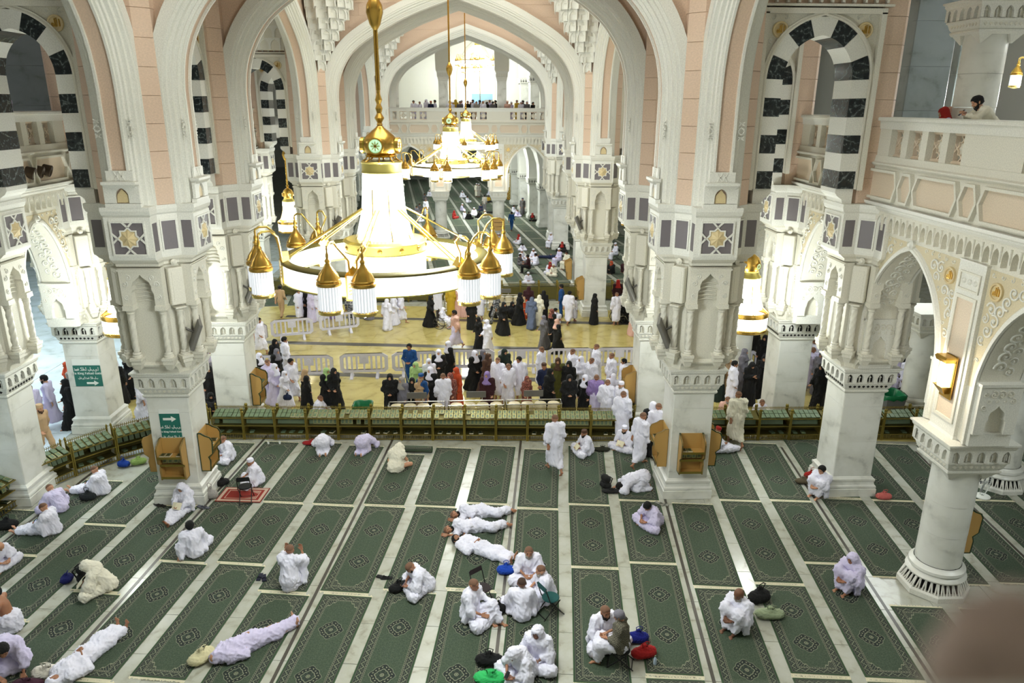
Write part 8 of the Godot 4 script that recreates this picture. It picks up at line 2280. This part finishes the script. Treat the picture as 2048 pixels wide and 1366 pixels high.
["woman in white scarf at the far balcony rail","stand","abaya","Kw",-3.38,9,-43.3,-40,0.97,"ww",1],
["man in orange cap and navy at the far balcony rail","stand","suit","Cf",-2.97,9,-42.55,170,0.9,"nn",1],
["dark haired man in white at the far balcony rail","stand","thobe","H",-2.67,9,-43.05,-80,0.95,"ww",1],
["man in white by the balcony pillar at the far balcony rail","stand","thobe","S",-1.5,9,-42.3,0,0.92,"ww",1],
["man in white cap by the gold rod at the far balcony rail","stand","thobe","Cw",-1.31,9,-42.8,40,0.88,"ww",1],
["woman in yellow at the far balcony rail","stand","abaya","Ky",-1.06,9,-43.3,-40,0.97,"yy",1],
["grey capped man at the far balcony rail","stand","thobe","Cg",-0.7,9,-42.55,170,0.9,"gg",1],
["man in white and cap looking down at the far balcony rail","stand","thobe","Cw",-0.57,9,-43.05,-80,0.95,"vv",1],
["man in dark jacket behind the rod at the far balcony rail","stand","suit","H",-0.08,9,-42.3,0,0.92,"kk",1],
["white capped man with dark jacket at the far balcony rail","stand","suit","Cw",0.12,9,-42.8,40,0.88,"wk",1],
["bearded man in white at the far balcony rail","stand","thobe","H B",0.31,9,-43.3,-40,0.97,"ww",1],
["man in light brown at the far balcony rail","stand","suit","S",0.6,9,-42.55,170,0.9,"he",1],
["dark haired man in black at the far balcony rail","stand","suit","H",0.86,9,-43.05,-80,0.95,"kk",1],
["bald man in white at the far balcony rail","stand","thobe","S",1.11,9,-42.3,0,0.92,"ww",1],
["woman in black scarf at the far balcony rail","stand","abaya","Kk",1.41,9,-42.8,40,0.88,"kk",1],
["man in lilac at the far balcony rail","stand","thobe","S",1.65,9,-43.3,-40,0.97,"vv",1],
["grey clad man at the far balcony rail","stand","suit","H",1.89,9,-42.55,170,0.9,"gg",1],
["man in black shirt beside the second balcony pillar at the far balcony rail","stand","suit","H",2.11,9,-43.05,-80,0.95,"kk",1],
["man in peach past the second balcony pillar at the far balcony rail","stand","thobe","Cp",3.01,9,-42.3,0,0.92,"pp",1],
["white capped man in pale blue at the far balcony rail","stand","suit","Cw",3.34,9,-42.8,40,0.88,"vv",1],
["man in yellow brown at the far balcony rail","stand","suit","S",3.81,9,-43.3,-40,0.97,"yy",1],
["white capped man near the dark pair at the far balcony rail","stand","thobe","Cw",4.1,9,-42.55,170,0.9,"ww",1],
["first of the dark pair at the far balcony rail","stand","suit","H",4.28,9,-43.05,-80,0.95,"kk",1],
["second of the dark pair, white cap at the far balcony rail","stand","suit","Cw",4.55,9,-42.3,0,0.92,"gk",1],
["man in black resting on the rail at the far balcony rail","stand","suit","H",5.04,9,-42.8,40,0.88,"kk",1],
["tall bald man in grey at the balcony end at the far balcony rail","stand","suit","S",6.12,9,-43.3,-40,0.97,"gg",1],
["bearded man in white shirt leaning on the upper parapet over a phone","rail","suit","H B",11.62,9,3,-100,1,"cg",0],
["man in red checked headcloth sitting behind the upper parapet","chair","thobe","Kr",12.45,9,0.35,-100,1,"vv",0],
["second man in red checked headcloth behind the upper parapet","chair","thobe","Kp",12.75,9,0.05,-80,1,"vv",0],
["man in dark cap and pale shirt behind the upper parapet by the striped arch","stand","suit","Ck",-11.95,9,-3.5,150,0.93,"vg",1],
["second man in dark cap behind the upper parapet at the picture edge","stand","suit","Ck",-12,9,-2.85,160,0.93,"vg",1],
["dark haired figure glimpsed on the upper floor through the deepest striped arch","stand","suit","H",-12.2,9,-22.2,30,1,"vk",1],
	]:
		person(r[0], r[1], r[2], r[3], r[4], r[5], r[6], r[7], r[8], r[9], r[10], "people on the upper floor" if r[5] > 1 else "people praying, resting and walking in the hall")

func far_hall() -> void:
	# slender square pillars in rows, below and on the upper floor
	var fb := Basis(Vector3.UP, 0.125)
	var proto: Node3D = null
	var names := ["first", "second", "third", "fourth", "fifth", "sixth"]
	for up in 2:
		for x in [-11.0, -6.4, 6.4, 11.0]:
			for i in 6:
				var p := fb * Vector3(x + 0.5, 0, -3.5 - 5.2 * i) + Vector3(0, 0, -43.0)
				var lab := "white pillar of the far %s hall, %s of the %s row" % ["upper" if up else "ground floor", names[i], {-11.0: "outer court side", -6.4: "inner court side", 6.4: "inner lattice side", 11.0: "outer lattice side"}[x]]
				var xf := Transform3D(fb, p + Vector3(0, 9.0 * up, 0))
				if proto: dup(proto, "marble_pillar", lab, xf); continue
				proto = thing("marble_pillar", lab, "pillar", xf, "", "thing")
				part(proto, "plinth", G.new().stack([[0.0, sq(0.6)], [0.3, sq(0.6)], [0.4, sq(0.54)], [0.5, sq(0.5)]]).mesh(), M.white_marble)
				part(proto, "shaft_block", G.new().stack([[0.5, sq(0.48, 0.02)], [3.05, sq(0.48, 0.02)]]).mesh(), M.white_marble)
				add_capital(proto, 3.05, 0.48, true)
				part(proto, "impost", G.new().stack([[3.8, sq(0.56)], [4.6, sq(0.56)], [5.4, sq(0.62)], [6.4, sq(0.9)], [7.4, sq(1.5)], [8.15, sq(2.2)]]).mesh(), M.pale_stone)
	for s in [-1, 1]:
		var q := thing("marble_pillar", "square balcony pillar in the far arch, %s the gold rods" % ["before" if s < 0 else "past"], "pillar", at(s * 2.28 + 0.3, 9.0, -42.9), "", "thing")
		part(q, "shaft_block", G.new().stack([[0.0, sq(0.36, 0.02)], [3.1, sq(0.36, 0.02)]]).mesh(), M.white_marble)
		add_capital(q, 3.05, 0.36, false)
		part(q, "pier_head", G.new().stack([[3.8, sq(0.56)], [8.3, sq(0.62)]]).box(Vector3(0, 6.0, 0.6), Vector3(0.8, 3.4, 0.04)).mesh(), M.cream_stone)
	var aw := thing("stone_arch", "pale pointed arch inside the far upper hall behind the stacked chandeliers", "arch", at(0.3, 0, -60), "", "thing")
	var path := half_path(point_half(1.7, 9.0, 7.1))
	part(aw, "arch_wall", G.new().plate(arch_wall(path, 0.0, -6.0, 6.0, 17.6), -0.4, 0.4).mesh(), M.pale_stone)
	part(aw, "archivolt", G.new().sweep(path, [Vector2(0.4, 0.0), Vector2(0.48, 0.0), Vector2(0.48, 0.2), Vector2(0.4, 0.3)]).mesh(), M.cream_stone)
	single("wall_far_upper", G.new().box(Vector3(0, 13.3, -73), Vector3(60, 8.7, 0.6)).mesh(), M.pale_stone, "pale wall closing the far upper hall", "wall", Transform3D.IDENTITY, "", "structure")
	var w := thing("window_1", "glazed opening to the escalator in the far upper wall", "window", at(0.95, 10.1, -72.6), "", "structure")
	part(w, "frame", G.new().box(Vector3(0, 0.75, 0), Vector3(2.9, 1.7, 0.1)).mesh(), M.white_marble)
	part(w, "pane", G.new().box(Vector3(0, 0.72, 0.06), Vector3(2.6, 1.4, 0.02)).mesh(), mat("dim_glass", Color(0.45, 0.58, 0.68), 0.2))
	part(w, "escalator", G.new().plate(PackedVector2Array([Vector2(-0.9, 0.1), Vector2(1.2, 0.1), Vector2(1.2, 0.75), Vector2(0.3, 0.75)]), 0.07, 0.14).mesh(), M.grey_metal)
	var l := thing("lattice_screen", "tall gilded lattice screen seen through the far arch", "screen", at(4.9, 0, -66))
	part(l, "back_panel", G.new().box(Vector3(0, 2.7, -0.05), Vector3(2.6, 5.2, 0.06)).mesh(), mat("ochre", Color(0.62, 0.45, 0.10), 0.5))
	var g := G.new()
	for i in 5:
		for j in 9:
			var c := Vector2(-1.0 + i * 0.5, 0.5 + j * 0.55)
			for k in 4: bar2(g, c + Vector2(0.25, 0).rotated(PI / 2 * k), c + Vector2(0, 0.275).rotated(PI / 2 * k), 0.05, 0, 0.05)
			bar2(g, c + Vector2(-0.12, 0), c + Vector2(0.12, 0), 0.05, 0, 0.05); bar2(g, c + Vector2(0, -0.12), c + Vector2(0, 0.12), 0.05, 0, 0.05)
	part(l, "lattice", g.mesh(), M.pale_gold)
	# scalloped courses over the striped arch behind the lantern
	for s in [-1, 1]:
		var m := thing("muqarnas", "rows of scalloped niches above the striped arch, %s" % ["behind the thin lantern rod" if s < 0 else "past the second ribbed pillar"], "muqarnas", at(s * 9.16, 12.6, -17.6), "", "thing")
		for r in 4:
			part(m, "course", G.new().box(Vector3(0, r * 0.5 + 0.25, r * 0.12 - 0.1), Vector3(2.9, 0.5, 0.2)).mesh(), M.cream_stone)
			for i in 6:
				part(m, "scalloped_cell", G.new().plate(arch_wall(half_path(point_half(0.19, 0.02, 0.42)), 0.0, -0.24, 0.24, 0.5), 0.0, 0.10, Transform3D.IDENTITY, false).mesh() if r + i == 0 else m.get_node("scalloped_cell").mesh, M.pale_stone, at(-1.2 + i * 0.48 + (0.12 if r % 2 else -0.12), r * 0.5, r * 0.12))
	# the parapet the viewer leans on
	var pr := thing("near_parapet", "pale stone parapet rail under the viewer at the bottom edge, out of focus", "parapet", at(1.43, 0, 0))
	part(pr, "rail", G.new().slab(Vector3(0, 9.945, 18.62), Vector3(9, 0.20, 0.50), 0.02).mesh(), M.pale_stone)
	part(pr, "panel", G.new().box(Vector3(0, 9.4, 18.64), Vector3(9, 0.9, 0.34)).mesh(), M.cream_stone)
	part(pr, "floor_edge", G.new().box(Vector3(0, 8.6, 21.0), Vector3(9, 0.8, 5)).mesh(), M.pale_stone)
	var bl := Field.build([[V3(0, 0, 0), V3(0.14, 0.015, 0.01), 0.055, 0.06], [V3(0.05, -0.05, 0.02), V3(0.2, -0.05, 0.03), 0.05, 0.06]], 0.01, 0.05)
	single("bundle", drape(bl, 0.006, 16, 16).mesh(), cloth(Color(0.60, 0.52, 0.48)), "blurred brown soft lump resting on the parapet in the corner nearest the viewer", "bundle", at(1.735, 9.985, 18.32, -0.2))  # indistinct soft brown shape, modelled as a draped lump

func bag(called: String, label: String, x: float, z: float, yaw: float, s: Vector3, c: Color, y := 0.0) -> Node3D:
	# soft bag with a drawn mouth and two handles
	var key := "bag"
	if not cast.has(key): cast[key] = [drape(Field.build([[V3(-0.13, 0.11, 0), V3(0.13, 0.11, 0), 0.12, 0.11], [V3(0, 0.16, 0), V3(0, 0.3, 0), 0.12, 0.04], [V3(0.1, 0.1, 0.08), V3(-0.1, 0.1, 0.06), 0.08, 0.08]], 0.02, 0.06, 0.0), 0.012, 14, 14, 0.0).mesh(),
		G.new().tube(PackedVector3Array([V3(-0.05, 0.28, 0.02), V3(-0.07, 0.40, 0.05), V3(0.0, 0.45, 0.07), V3(0.07, 0.40, 0.05), V3(0.05, 0.28, 0.02)]), 0.010, -1, 6).mesh()]
	var b := thing(called, label, "bag", Transform3D(Basis(Vector3.UP, deg_to_rad(yaw)).scaled(s), V3(x, y + 0.015, z)))
	part(b, "sack", cast[key][0], cloth(c)); part(b, "handle", cast[key][1], cloth(c))
	return b

func backpack(label: String, x: float, z: float, yaw: float, c: Color, y := 0.0, s := 1.0) -> void:
	var b := thing("backpack", label, "backpack", Transform3D(Basis(Vector3.UP, deg_to_rad(yaw)).scaled(V3(s, s, s)), V3(x, y + 0.01, z)))
	part(b, "main_body", Field.finish(Field.build([[V3(-0.09, 0.1, 0), V3(0.09, 0.1, 0), 0.11, 0.11], [V3(-0.07, 0.3, 0), V3(0.07, 0.3, 0), 0.10, 0.10]], 0.02, 0.06, 0.0)).mesh(), cloth(c))
	part(b, "front_pocket", Field.finish(Field.build([[V3(-0.06, 0.12, 0.1), V3(0.06, 0.12, 0.1), 0.06, 0.06]], 0.02, 0.02)).mesh(), cloth(c * 1.3))
	for q in [-0.07, 0.07]: part(b, "strap", G.new().tube(PackedVector3Array([V3(q, 0.36, -0.08), V3(q * 1.2, 0.28, -0.17), V3(q, 0.08, -0.1)]), 0.016, -1, 6).mesh(), cloth(c * 0.8))

func sandals(label: String, x: float, z: float, yaw: float, c: Color) -> void:
	for s in [-1, 1]:
		var o := thing("sandal", label + (", first of the pair" if s < 0 else ", second of the pair"), "sandal", Transform3D(Basis(Vector3.UP, deg_to_rad(yaw + s * 9)), V3(x + s * 0.055, 0.018, z + s * 0.02)))
		part(o, "sole", G.new().stack([[0.0, rect(-0.045, -0.13, 0.045, 0.13)], [0.02, rect(-0.05, -0.135, 0.05, 0.135)], [0.026, rect(-0.04, -0.12, 0.04, 0.12)]]).mesh(), cloth(c))
		part(o, "strap", G.new().tube(PackedVector3Array([V3(-0.045, 0.02, 0.03), V3(0, 0.06, 0.05), V3(0.045, 0.02, 0.03)]), 0.014, -1, 6).mesh(), cloth(c * 0.8))

func folding_chair(label: String, x: float, z: float, yaw: float, seat: Color, back: bool, y := 0.0, h := 0.45) -> void:
	var c := thing("folding_chair", label, "chair", Transform3D(Basis(Vector3.UP, deg_to_rad(yaw)), V3(x, y, z)))
	part(c, "seat", G.new().lathe([Vector2(0.001, h - 0.02), Vector2(0.17, h - 0.02), Vector2(0.185, h), Vector2(0.17, h + 0.02), Vector2(0.001, h + 0.025)], 20).mesh(), cloth(seat))
	for s in [-1, 1]:
		part(c, "leg", G.new().tube(PackedVector3Array([V3(s * 0.17, 0.012, 0.24), V3(s * 0.17, h, -0.12)] + ([V3(s * 0.16, h + 0.36, -0.24)] if back else [])), 0.012, -1, 7).mesh(), M.dark_metal)
		part(c, "leg", G.new().tube(PackedVector3Array([V3(s * 0.15, 0.012, -0.26), V3(s * 0.15, h - 0.02, 0.14)]), 0.012, -1, 7).mesh(), M.dark_metal)
	if back: part(c, "backrest", G.new().slab(V3(0, h + 0.32, -0.225), V3(0.32, 0.12, 0.02), 0.006).mesh(), cloth(seat))
	part(c, "stretcher", G.new().tube(PackedVector3Array([V3(-0.17, 0.03, 0.225), V3(0.17, 0.03, 0.225)]), 0.01).tube(PackedVector3Array([V3(-0.15, 0.05, -0.23), V3(0.15, 0.05, -0.23)]), 0.01).mesh(), M.dark_metal)

func wheelchair(label: String, x: float, z: float, yaw: float) -> void:
	var c := thing("wheelchair", label, "wheelchair", Transform3D(Basis(Vector3.UP, deg_to_rad(yaw)), V3(x, 0.006, z)))
	var tyre := PackedVector3Array()
	for i in 25: tyre.append(V3(0, 0.30 + 0.29 * sin(TAU * i / 24), 0.29 * cos(TAU * i / 24)))
	var sp := G.new()
	for i in 8: sp.tube(PackedVector3Array([V3(0, 0.30, 0), V3(0, 0.30 + 0.28 * sin(TAU * i / 8), 0.28 * cos(TAU * i / 8))]), 0.004, -1, 4, false)
	for s in [-1, 1]:
		var w := part(c, "wheel", G.new().tube(tyre, 0.016, -1, 6, false).mesh(), M.dark_metal, at(s * 0.29, 0, -0.08))
		part(w, "spokes", sp.mesh(), M.steel)
		part(c, "caster", G.new().lathe([Vector2(0.08, -0.015), Vector2(0.09, 0), Vector2(0.08, 0.015)], 12, Transform3D(Basis(Vector3.BACK, PI / 2), V3(s * 0.2, 0.09, 0.36))).mesh(), M.dark_metal)
		part(c, "side_frame", G.new().tube(PackedVector3Array([V3(s * 0.24, 0.9, -0.32), V3(s * 0.24, 0.86, -0.22), V3(s * 0.24, 0.42, -0.2), V3(s * 0.24, 0.40, 0.25), V3(s * 0.22, 0.12, 0.42), V3(s * 0.12, 0.10, 0.52)]), 0.012, -1, 6).mesh(), M.steel)
	part(c, "seat", G.new().slab(V3(0, 0.41, 0.0), V3(0.46, 0.04, 0.42), 0.01).mesh(), M.black_plastic)
	part(c, "backrest", G.new().slab(V3(0, 0.66, -0.23), V3(0.46, 0.42, 0.03), 0.01).mesh(), M.black_plastic)

func by_label(start: String) -> Node3D:
	for c in get_children():
		if c.has_meta("category") and c.get_meta("category") == "person" and str(c.get_meta("label")).begins_with(start): return c
	return null

func held(start: String, what: String, label: String, pose: String) -> void:
	# something in both hands
	var p := by_label(start)
	if p == null: return
	var j := joints(pose)
	var o := thing(what, label, "phone" if what == "phone" else "book", p.transform * Transform3D(Basis(Vector3.RIGHT, -0.7), j.Lwr.lerp(j.Rwr, 0.5) + V3(0, 0.045, 0.08)))
	if what == "phone":
		part(o, "case", G.new().slab(Vector3.ZERO, V3(0.075, 0.155, 0.011), 0.003).mesh(), M.black_plastic)
		part(o, "display", G.new().box(V3(0, 0, 0.0065), V3(0.067, 0.14, 0.002)).mesh(), M.phone_screen, Transform3D(Basis(Vector3.UP, PI), Vector3.ZERO))
	else:
		for s in [-1, 1]: part(o, "page", G.new().slab(V3(s * 0.07, 0, 0), V3(0.14, 0.2, 0.014), 0.003).mesh(), M.paper, Transform3D(Basis(Vector3.UP, s * 0.25), Vector3.ZERO))

func things() -> void:
	var k := Color(0.035, 0.035, 0.04)
	bag("bag", "black bag leaning on the curved shelf at the stretched bare foot", -10.75, 1.75, 20, V3(1.1, 1, 0.9), k)
	bag("plastic_bag", "blue plastic bag beside the pale green one at the curved shelf", -9.39, -1.6, 0, V3(0.75, 0.8, 0.75), Color(0.08, 0.25, 0.62))
	bag("plastic_bag", "pale green plastic bag by the curved shelf", -9.02, -1.75, 30, V3(0.95, 0.8, 0.8), Color(0.55, 0.66, 0.36))
	bag("bag", "dark grey bag beside the phone reader with bare feet to the shelf", -9.45, 0.35, 10, V3(0.9, 0.9, 0.7), Color(0.10, 0.12, 0.13))
	bag("plastic_bag", "white and black patterned bag at the arrow sign pillar's plinth", -6.15, 0.35, 0, V3(0.8, 1.1, 0.7), Color(0.62, 0.60, 0.58))
	bag("bag", "black bag between the arrow sign pillar and the red rug", -6.1, -0.42, 60, V3(0.9, 0.7, 0.7), k)
	backpack("black backpack beside the cream hooded reader", -7.75, 3.95, 100, k)
	bag("plastic_bag", "dark blue bag tucked behind the black backpack", -8.1, 4.0, 100, V3(0.9, 0.6, 0.7), Color(0.03, 0.07, 0.35))
	bag("bundle", "crumpled white bundle serving as pillow at the picture bottom", -6.85, 6.95, 0, V3(1.3, 0.8, 1.1), Color(0.86, 0.84, 0.80))
	bag("bundle", "dark plum cloth on the floor by the white bundle", -7.1, 7.2, 0, V3(1.2, 0.5, 0.8), Color(0.25, 0.10, 0.17))
	bag("bag", "cream handbag with round strap at the covered sleeper's head", -4.15, 6.6, 60, V3(1.2, 0.8, 1.1), Color(0.80, 0.77, 0.62))
	bag("plastic_bag", "crumpled bright blue plastic bag near the resting men", 1.82, 3.95, 0, V3(0.9, 0.85, 0.8), Color(0.05, 0.25, 0.66))
	bag("bag", "small black bag at the bare foot of the seated circle's outer man", 1.62, 5.35, 0, V3(0.7, 0.95, 0.6), k)
	bag("bag", "black drawstring bag above the green plastic bag", 1.42, 6.85, 0, V3(1.1, 0.9, 0.9), k)
	bag("plastic_bag", "bright green plastic bag at the bottom edge", 1.45, 7.3, 0, V3(1.3, 0.75, 1.1), Color(0.18, 0.70, 0.38))
	bag("bag", "royal blue bag beside the man in the checked shawl", 4.42, 6.3, 0, V3(0.9, 0.9, 0.8), Color(0.02, 0.08, 0.45))
	bag("bag", "red bag in front of the royal blue one", 4.45, 6.72, 20, V3(1.1, 0.85, 0.9), Color(0.60, 0.06, 0.06))
	backpack("black backpack at the prostrating man's forehead", 4.72, 0.0, -60, k)
	bag("bag", "flat black pouch in front of the black backpack", 4.85, 0.25, 0, V3(1.1, 0.35, 0.8), k)
	bag("bag", "black bag with loop handle before the bearded phone holder", -0.58, 4.5, 40, V3(1.0, 0.75, 0.9), k)
	bag("bag", "red bag at the head of the bowed man by the shelves", -4.15, -3.0, 0, V3(1.3, 0.5, 0.8), Color(0.55, 0.06, 0.08))
	bag("bag", "dark olive pouch between the two readers at the shelves", 4.98, -2.35, 0, V3(1.0, 0.5, 0.7), Color(0.12, 0.12, 0.06))
	bag("bag", "black rucksack behind the thin old man", 7.3, 5.1, 20, V3(1.1, 1.15, 1.0), k)
	bag("plastic_bag", "clear greenish plastic bag behind the thin old man", 7.35, 5.62, 0, V3(1.3, 0.75, 1.0), Color(0.55, 0.60, 0.48))
	bag("bag", "red bag behind the man leaning on the plinth", 10.80, -0.45, 0, V3(0.9, 0.8, 0.7), Color(0.6, 0.08, 0.06))
	bag("bag", "patterned grey bag at the feet of the man leaning on the plinth", 10.45, -0.15, 0, V3(1.0, 0.6, 0.8), Color(0.34, 0.30, 0.22))
	bag("plastic_bag", "pink plastic bag at the other corner of the sitter's plinth", 12.3, 0.78, 0, V3(0.9, 0.7, 0.8), Color(0.75, 0.38, 0.36))
	bag("handbag", "dark blue shoulder bag of the beige scarf woman", -5.35, -4.9, 0, V3(0.6, 0.8, 0.6), Color(0.06, 0.10, 0.22), 0.75)
	sandals("dark sandal by the plinth corner next to the hooded reader", -7.4, 0.72, 60, Color(0.12, 0.10, 0.08))
	sandals("grey sandal lying by the white patterned bag", -6.2, 0.85, 70, Color(0.35, 0.36, 0.40))
	sandals("navy sandal beside the praying man with raised hands", -3.74, 4.0, 10, Color(0.06, 0.07, 0.16))
	sandals("black sandal on bare marble beyond the bearded phone holder", -0.96, 4.07, 80, k)
	sandals("pale slipper at the rack pillar's plinth", 6.1, 0.95, 50, Color(0.55, 0.55, 0.52))
	for i in 2:
		single("paper_cup", G.new().lathe([Vector2(0.001, 0), Vector2(0.027, 0), Vector2(0.036, 0.085), Vector2(0.034, 0.085), Vector2(0.026, 0.006)], 14).mesh(), M.sign_white, "white paper cup on the marble before the long shelves, %s the red bag" % ["farther from" if i == 0 else "nearer to"], "cup", at(-5.55 + 0.36 * i, 0.006, -3.05))
	var bt := thing("water_bottle", "small clear water bottle standing by the red bag", "bottle", at(4.62, 0.006, 6.95))
	part(bt, "bottle", G.new().lathe([Vector2(0.001, 0), Vector2(0.03, 0.0), Vector2(0.033, 0.02), Vector2(0.032, 0.13), Vector2(0.014, 0.17), Vector2(0.013, 0.19)], 14).mesh(), mat("clear_plastic", Color(0.75, 0.82, 0.9), 0.2))
	part(bt, "cap", G.new().lathe([Vector2(0.016, 0.185), Vector2(0.016, 0.205), Vector2(0.001, 0.207)], 12).mesh(), M.book_green)
	folding_chair("black folding chair standing on the corner of the red rug", -5.15, 0.5, 190, k, true)
	folding_chair("folding stool with green round seat and low back by the seated circle", 2.72, 5.4, 120, Color(0.05, 0.28, 0.28), true, 0.0, 0.42)
	folding_chair("folding stool with dark round seat by the man turned to the circle", 1.28, 5.05, 40, Color(0.16, 0.12, 0.13), true, 0.0, 0.42)
	var n := 0
	for q in ["man with grey hair in a brown checked", "man in brown sitting on a chair", "man in white on a chair against", "man in white tilted back", "man in cream tilted back", "man in maroon shirt on a folding", "man in white resting on a dark", "woman in maroon sitting at", "bald man in white seated before the green", "man in red checked headcloth", "second man in red checked headcloth"]:
		var p := by_label(q)
		if p == null: continue
		folding_chair(["chair under the man in the checked shawl", "chair of the brown dressed man by the distant round column", "chair against the far pillar", "chair of the tilted back man in white", "chair of the tilted back man in cream", "chair of the man in maroon shirt", "dark recliner past the second ribbed pillar", "chair of the woman in maroon", "low chair before the green lined bin", "chair of the first man in red checked cloth upstairs", "chair of the second man in red checked cloth upstairs"][n], p.position.x, p.position.z, p.rotation_degrees.y, k, n > 0, p.position.y, 0.34)
		n += 1
	var wp := by_label("woman in white seated in the pushed")
	wheelchair("wheelchair pushed by the woman in black abaya", wp.position.x, wp.position.z, wp.rotation_degrees.y)
	wheelchair("empty wheelchair by the far green bin", 7.9, -16.6, 100)
	var ew := by_label("elderly man in the far wheelchair")
	wheelchair("wheelchair of the elderly man in the far hall", ew.position.x, ew.position.z, ew.rotation_degrees.y)
	var cl := by_label("cleaner in blue holding")
	var mo := thing("mop", "long handled mop of the blue cleaner", "mop", Transform3D(Basis(Vector3.BACK, 0.25), cl.position + V3(0.02, 0.06, 0.35)))
	part(mo, "handle", G.new().tube(PackedVector3Array([V3(0, 0, 0), V3(0, 1.25, 0)]), 0.014).mesh(), M.steel)
	part(mo, "head", G.new().slab(V3(0, 0.0, 0), V3(0.6, 0.05, 0.16), 0.02).mesh(), cloth(Color(0.4, 0.42, 0.46)), Transform3D(Basis(Vector3.BACK, -0.25), Vector3.ZERO))
	var fa := thing("floor_fan", "white cage fan at the foot of the round column behind the nearest one", "fan", at(15.1, 0.02, 0.75, 0.6))
	var cage := G.new()
	for i in 7:
		var r := 0.05 + 0.05 * i
		var ring := PackedVector3Array()
		for q in 21: ring.append(V3(r * cos(TAU * q / 20), 0.42 + r * sin(TAU * q / 20), 0.10 - 0.012 * i))
		cage.tube(ring, 0.005, -1, 5, false)
	part(fa, "cage", cage.mesh(), M.sign_white)
	for i in 4: part(fa, "blade", G.new().plate(PackedVector2Array([V2(0, 0), V2(0.05, 0.28), V2(0.14, 0.26), V2(0.05, 0.02)]), -0.004, 0.004).mesh() if i == 0 else fa.get_node("blade").mesh, M.grey_plastic, Transform3D(Basis(Vector3.BACK, PI / 2 * i) * Basis(Vector3.UP, 0.4), V3(0, 0.42, 0)))
	part(fa, "stand", G.new().tube(PackedVector3Array([V3(0, 0.42, -0.05), V3(0, 0.02, -0.08)]), 0.02).lathe([Vector2(0.2, 0), Vector2(0.2, 0.03), Vector2(0.03, 0.05)], 16).mesh(), M.sign_white)
	for q in [["man in white leaning over a phone", "phone", "lit phone of the man with bare feet to the shelf", "legs"], ["man in white with a glowing phone", "phone", "lit phone of the man whose leg reaches the black bag", "legs"], ["hooded person in white reading", "book", "open book of the hooded reader at the arrow sign pillar", "legs"], ["hooded person in cream", "book", "open book of the cream hooded reader", "bow"], ["black bearded man in white holding", "phone", "phone of the black bearded man", "bow"],
		["hooded figure with a phone", "phone", "phone of the hooded figure at the bottom edge", "bow"], ["man in brown cap reading", "book", "open book of the man in brown cap", "cross"], ["man in white cap reading", "book", "open book of the man in white cap", "cross"], ["bearded man in white shirt leaning", "phone", "phone of the bearded man at the upper parapet", "rail"], ["woman in black headscarf and white coat", "phone", "phone of the woman in white coat behind the curved shelf", "phone"]]:
		held(q[0], q[1], q[2], q[3])

func V2(x: float, y: float) -> Vector2: return Vector2(x, y)

func _ready() -> void:
	# viewpoint
	var cam := Camera3D.new()
	cam.name = "camera"; cam.keep_aspect = Camera3D.KEEP_HEIGHT; cam.near = 0.05; cam.far = 400
	cam.fov = 49.36
	cam.transform = Transform3D(Basis(Vector3.UP, -0.0336) * Basis(Vector3.RIGHT, -0.30827) * Basis(Vector3.BACK, 0.0055), Vector3(1.43, 10.3, 18.65))
	var ca := CameraAttributesPhysical.new()
	ca.frustum_focal_length = 26.11; ca.exposure_aperture = 1.2; ca.frustum_focus_distance = 20.0; ca.frustum_near = 0.05; ca.frustum_far = 400
	cam.attributes = ca
	add_child(cam); cam.current = true
	var env := Environment.new()
	env.background_mode = Environment.BG_COLOR; env.background_color = Color(0.55, 0.6, 0.65)
	env.tonemap_mode = Environment.TONE_MAPPER_LINEAR; env.tonemap_exposure = 1.05
	env.ambient_light_source = Environment.AMBIENT_SOURCE_BG
	env.sdfgi_enabled = true; env.ssao_enabled = true; env.ssil_enabled = true
	var we := WorldEnvironment.new()
	we.name = "world"; we.environment = env
	add_child(we)
	rng.seed = 7
	make_materials()
	lights()
	shell()
	structure()
	fixtures()
	carpets()
	goods()
	people()
	far_hall()
	things()
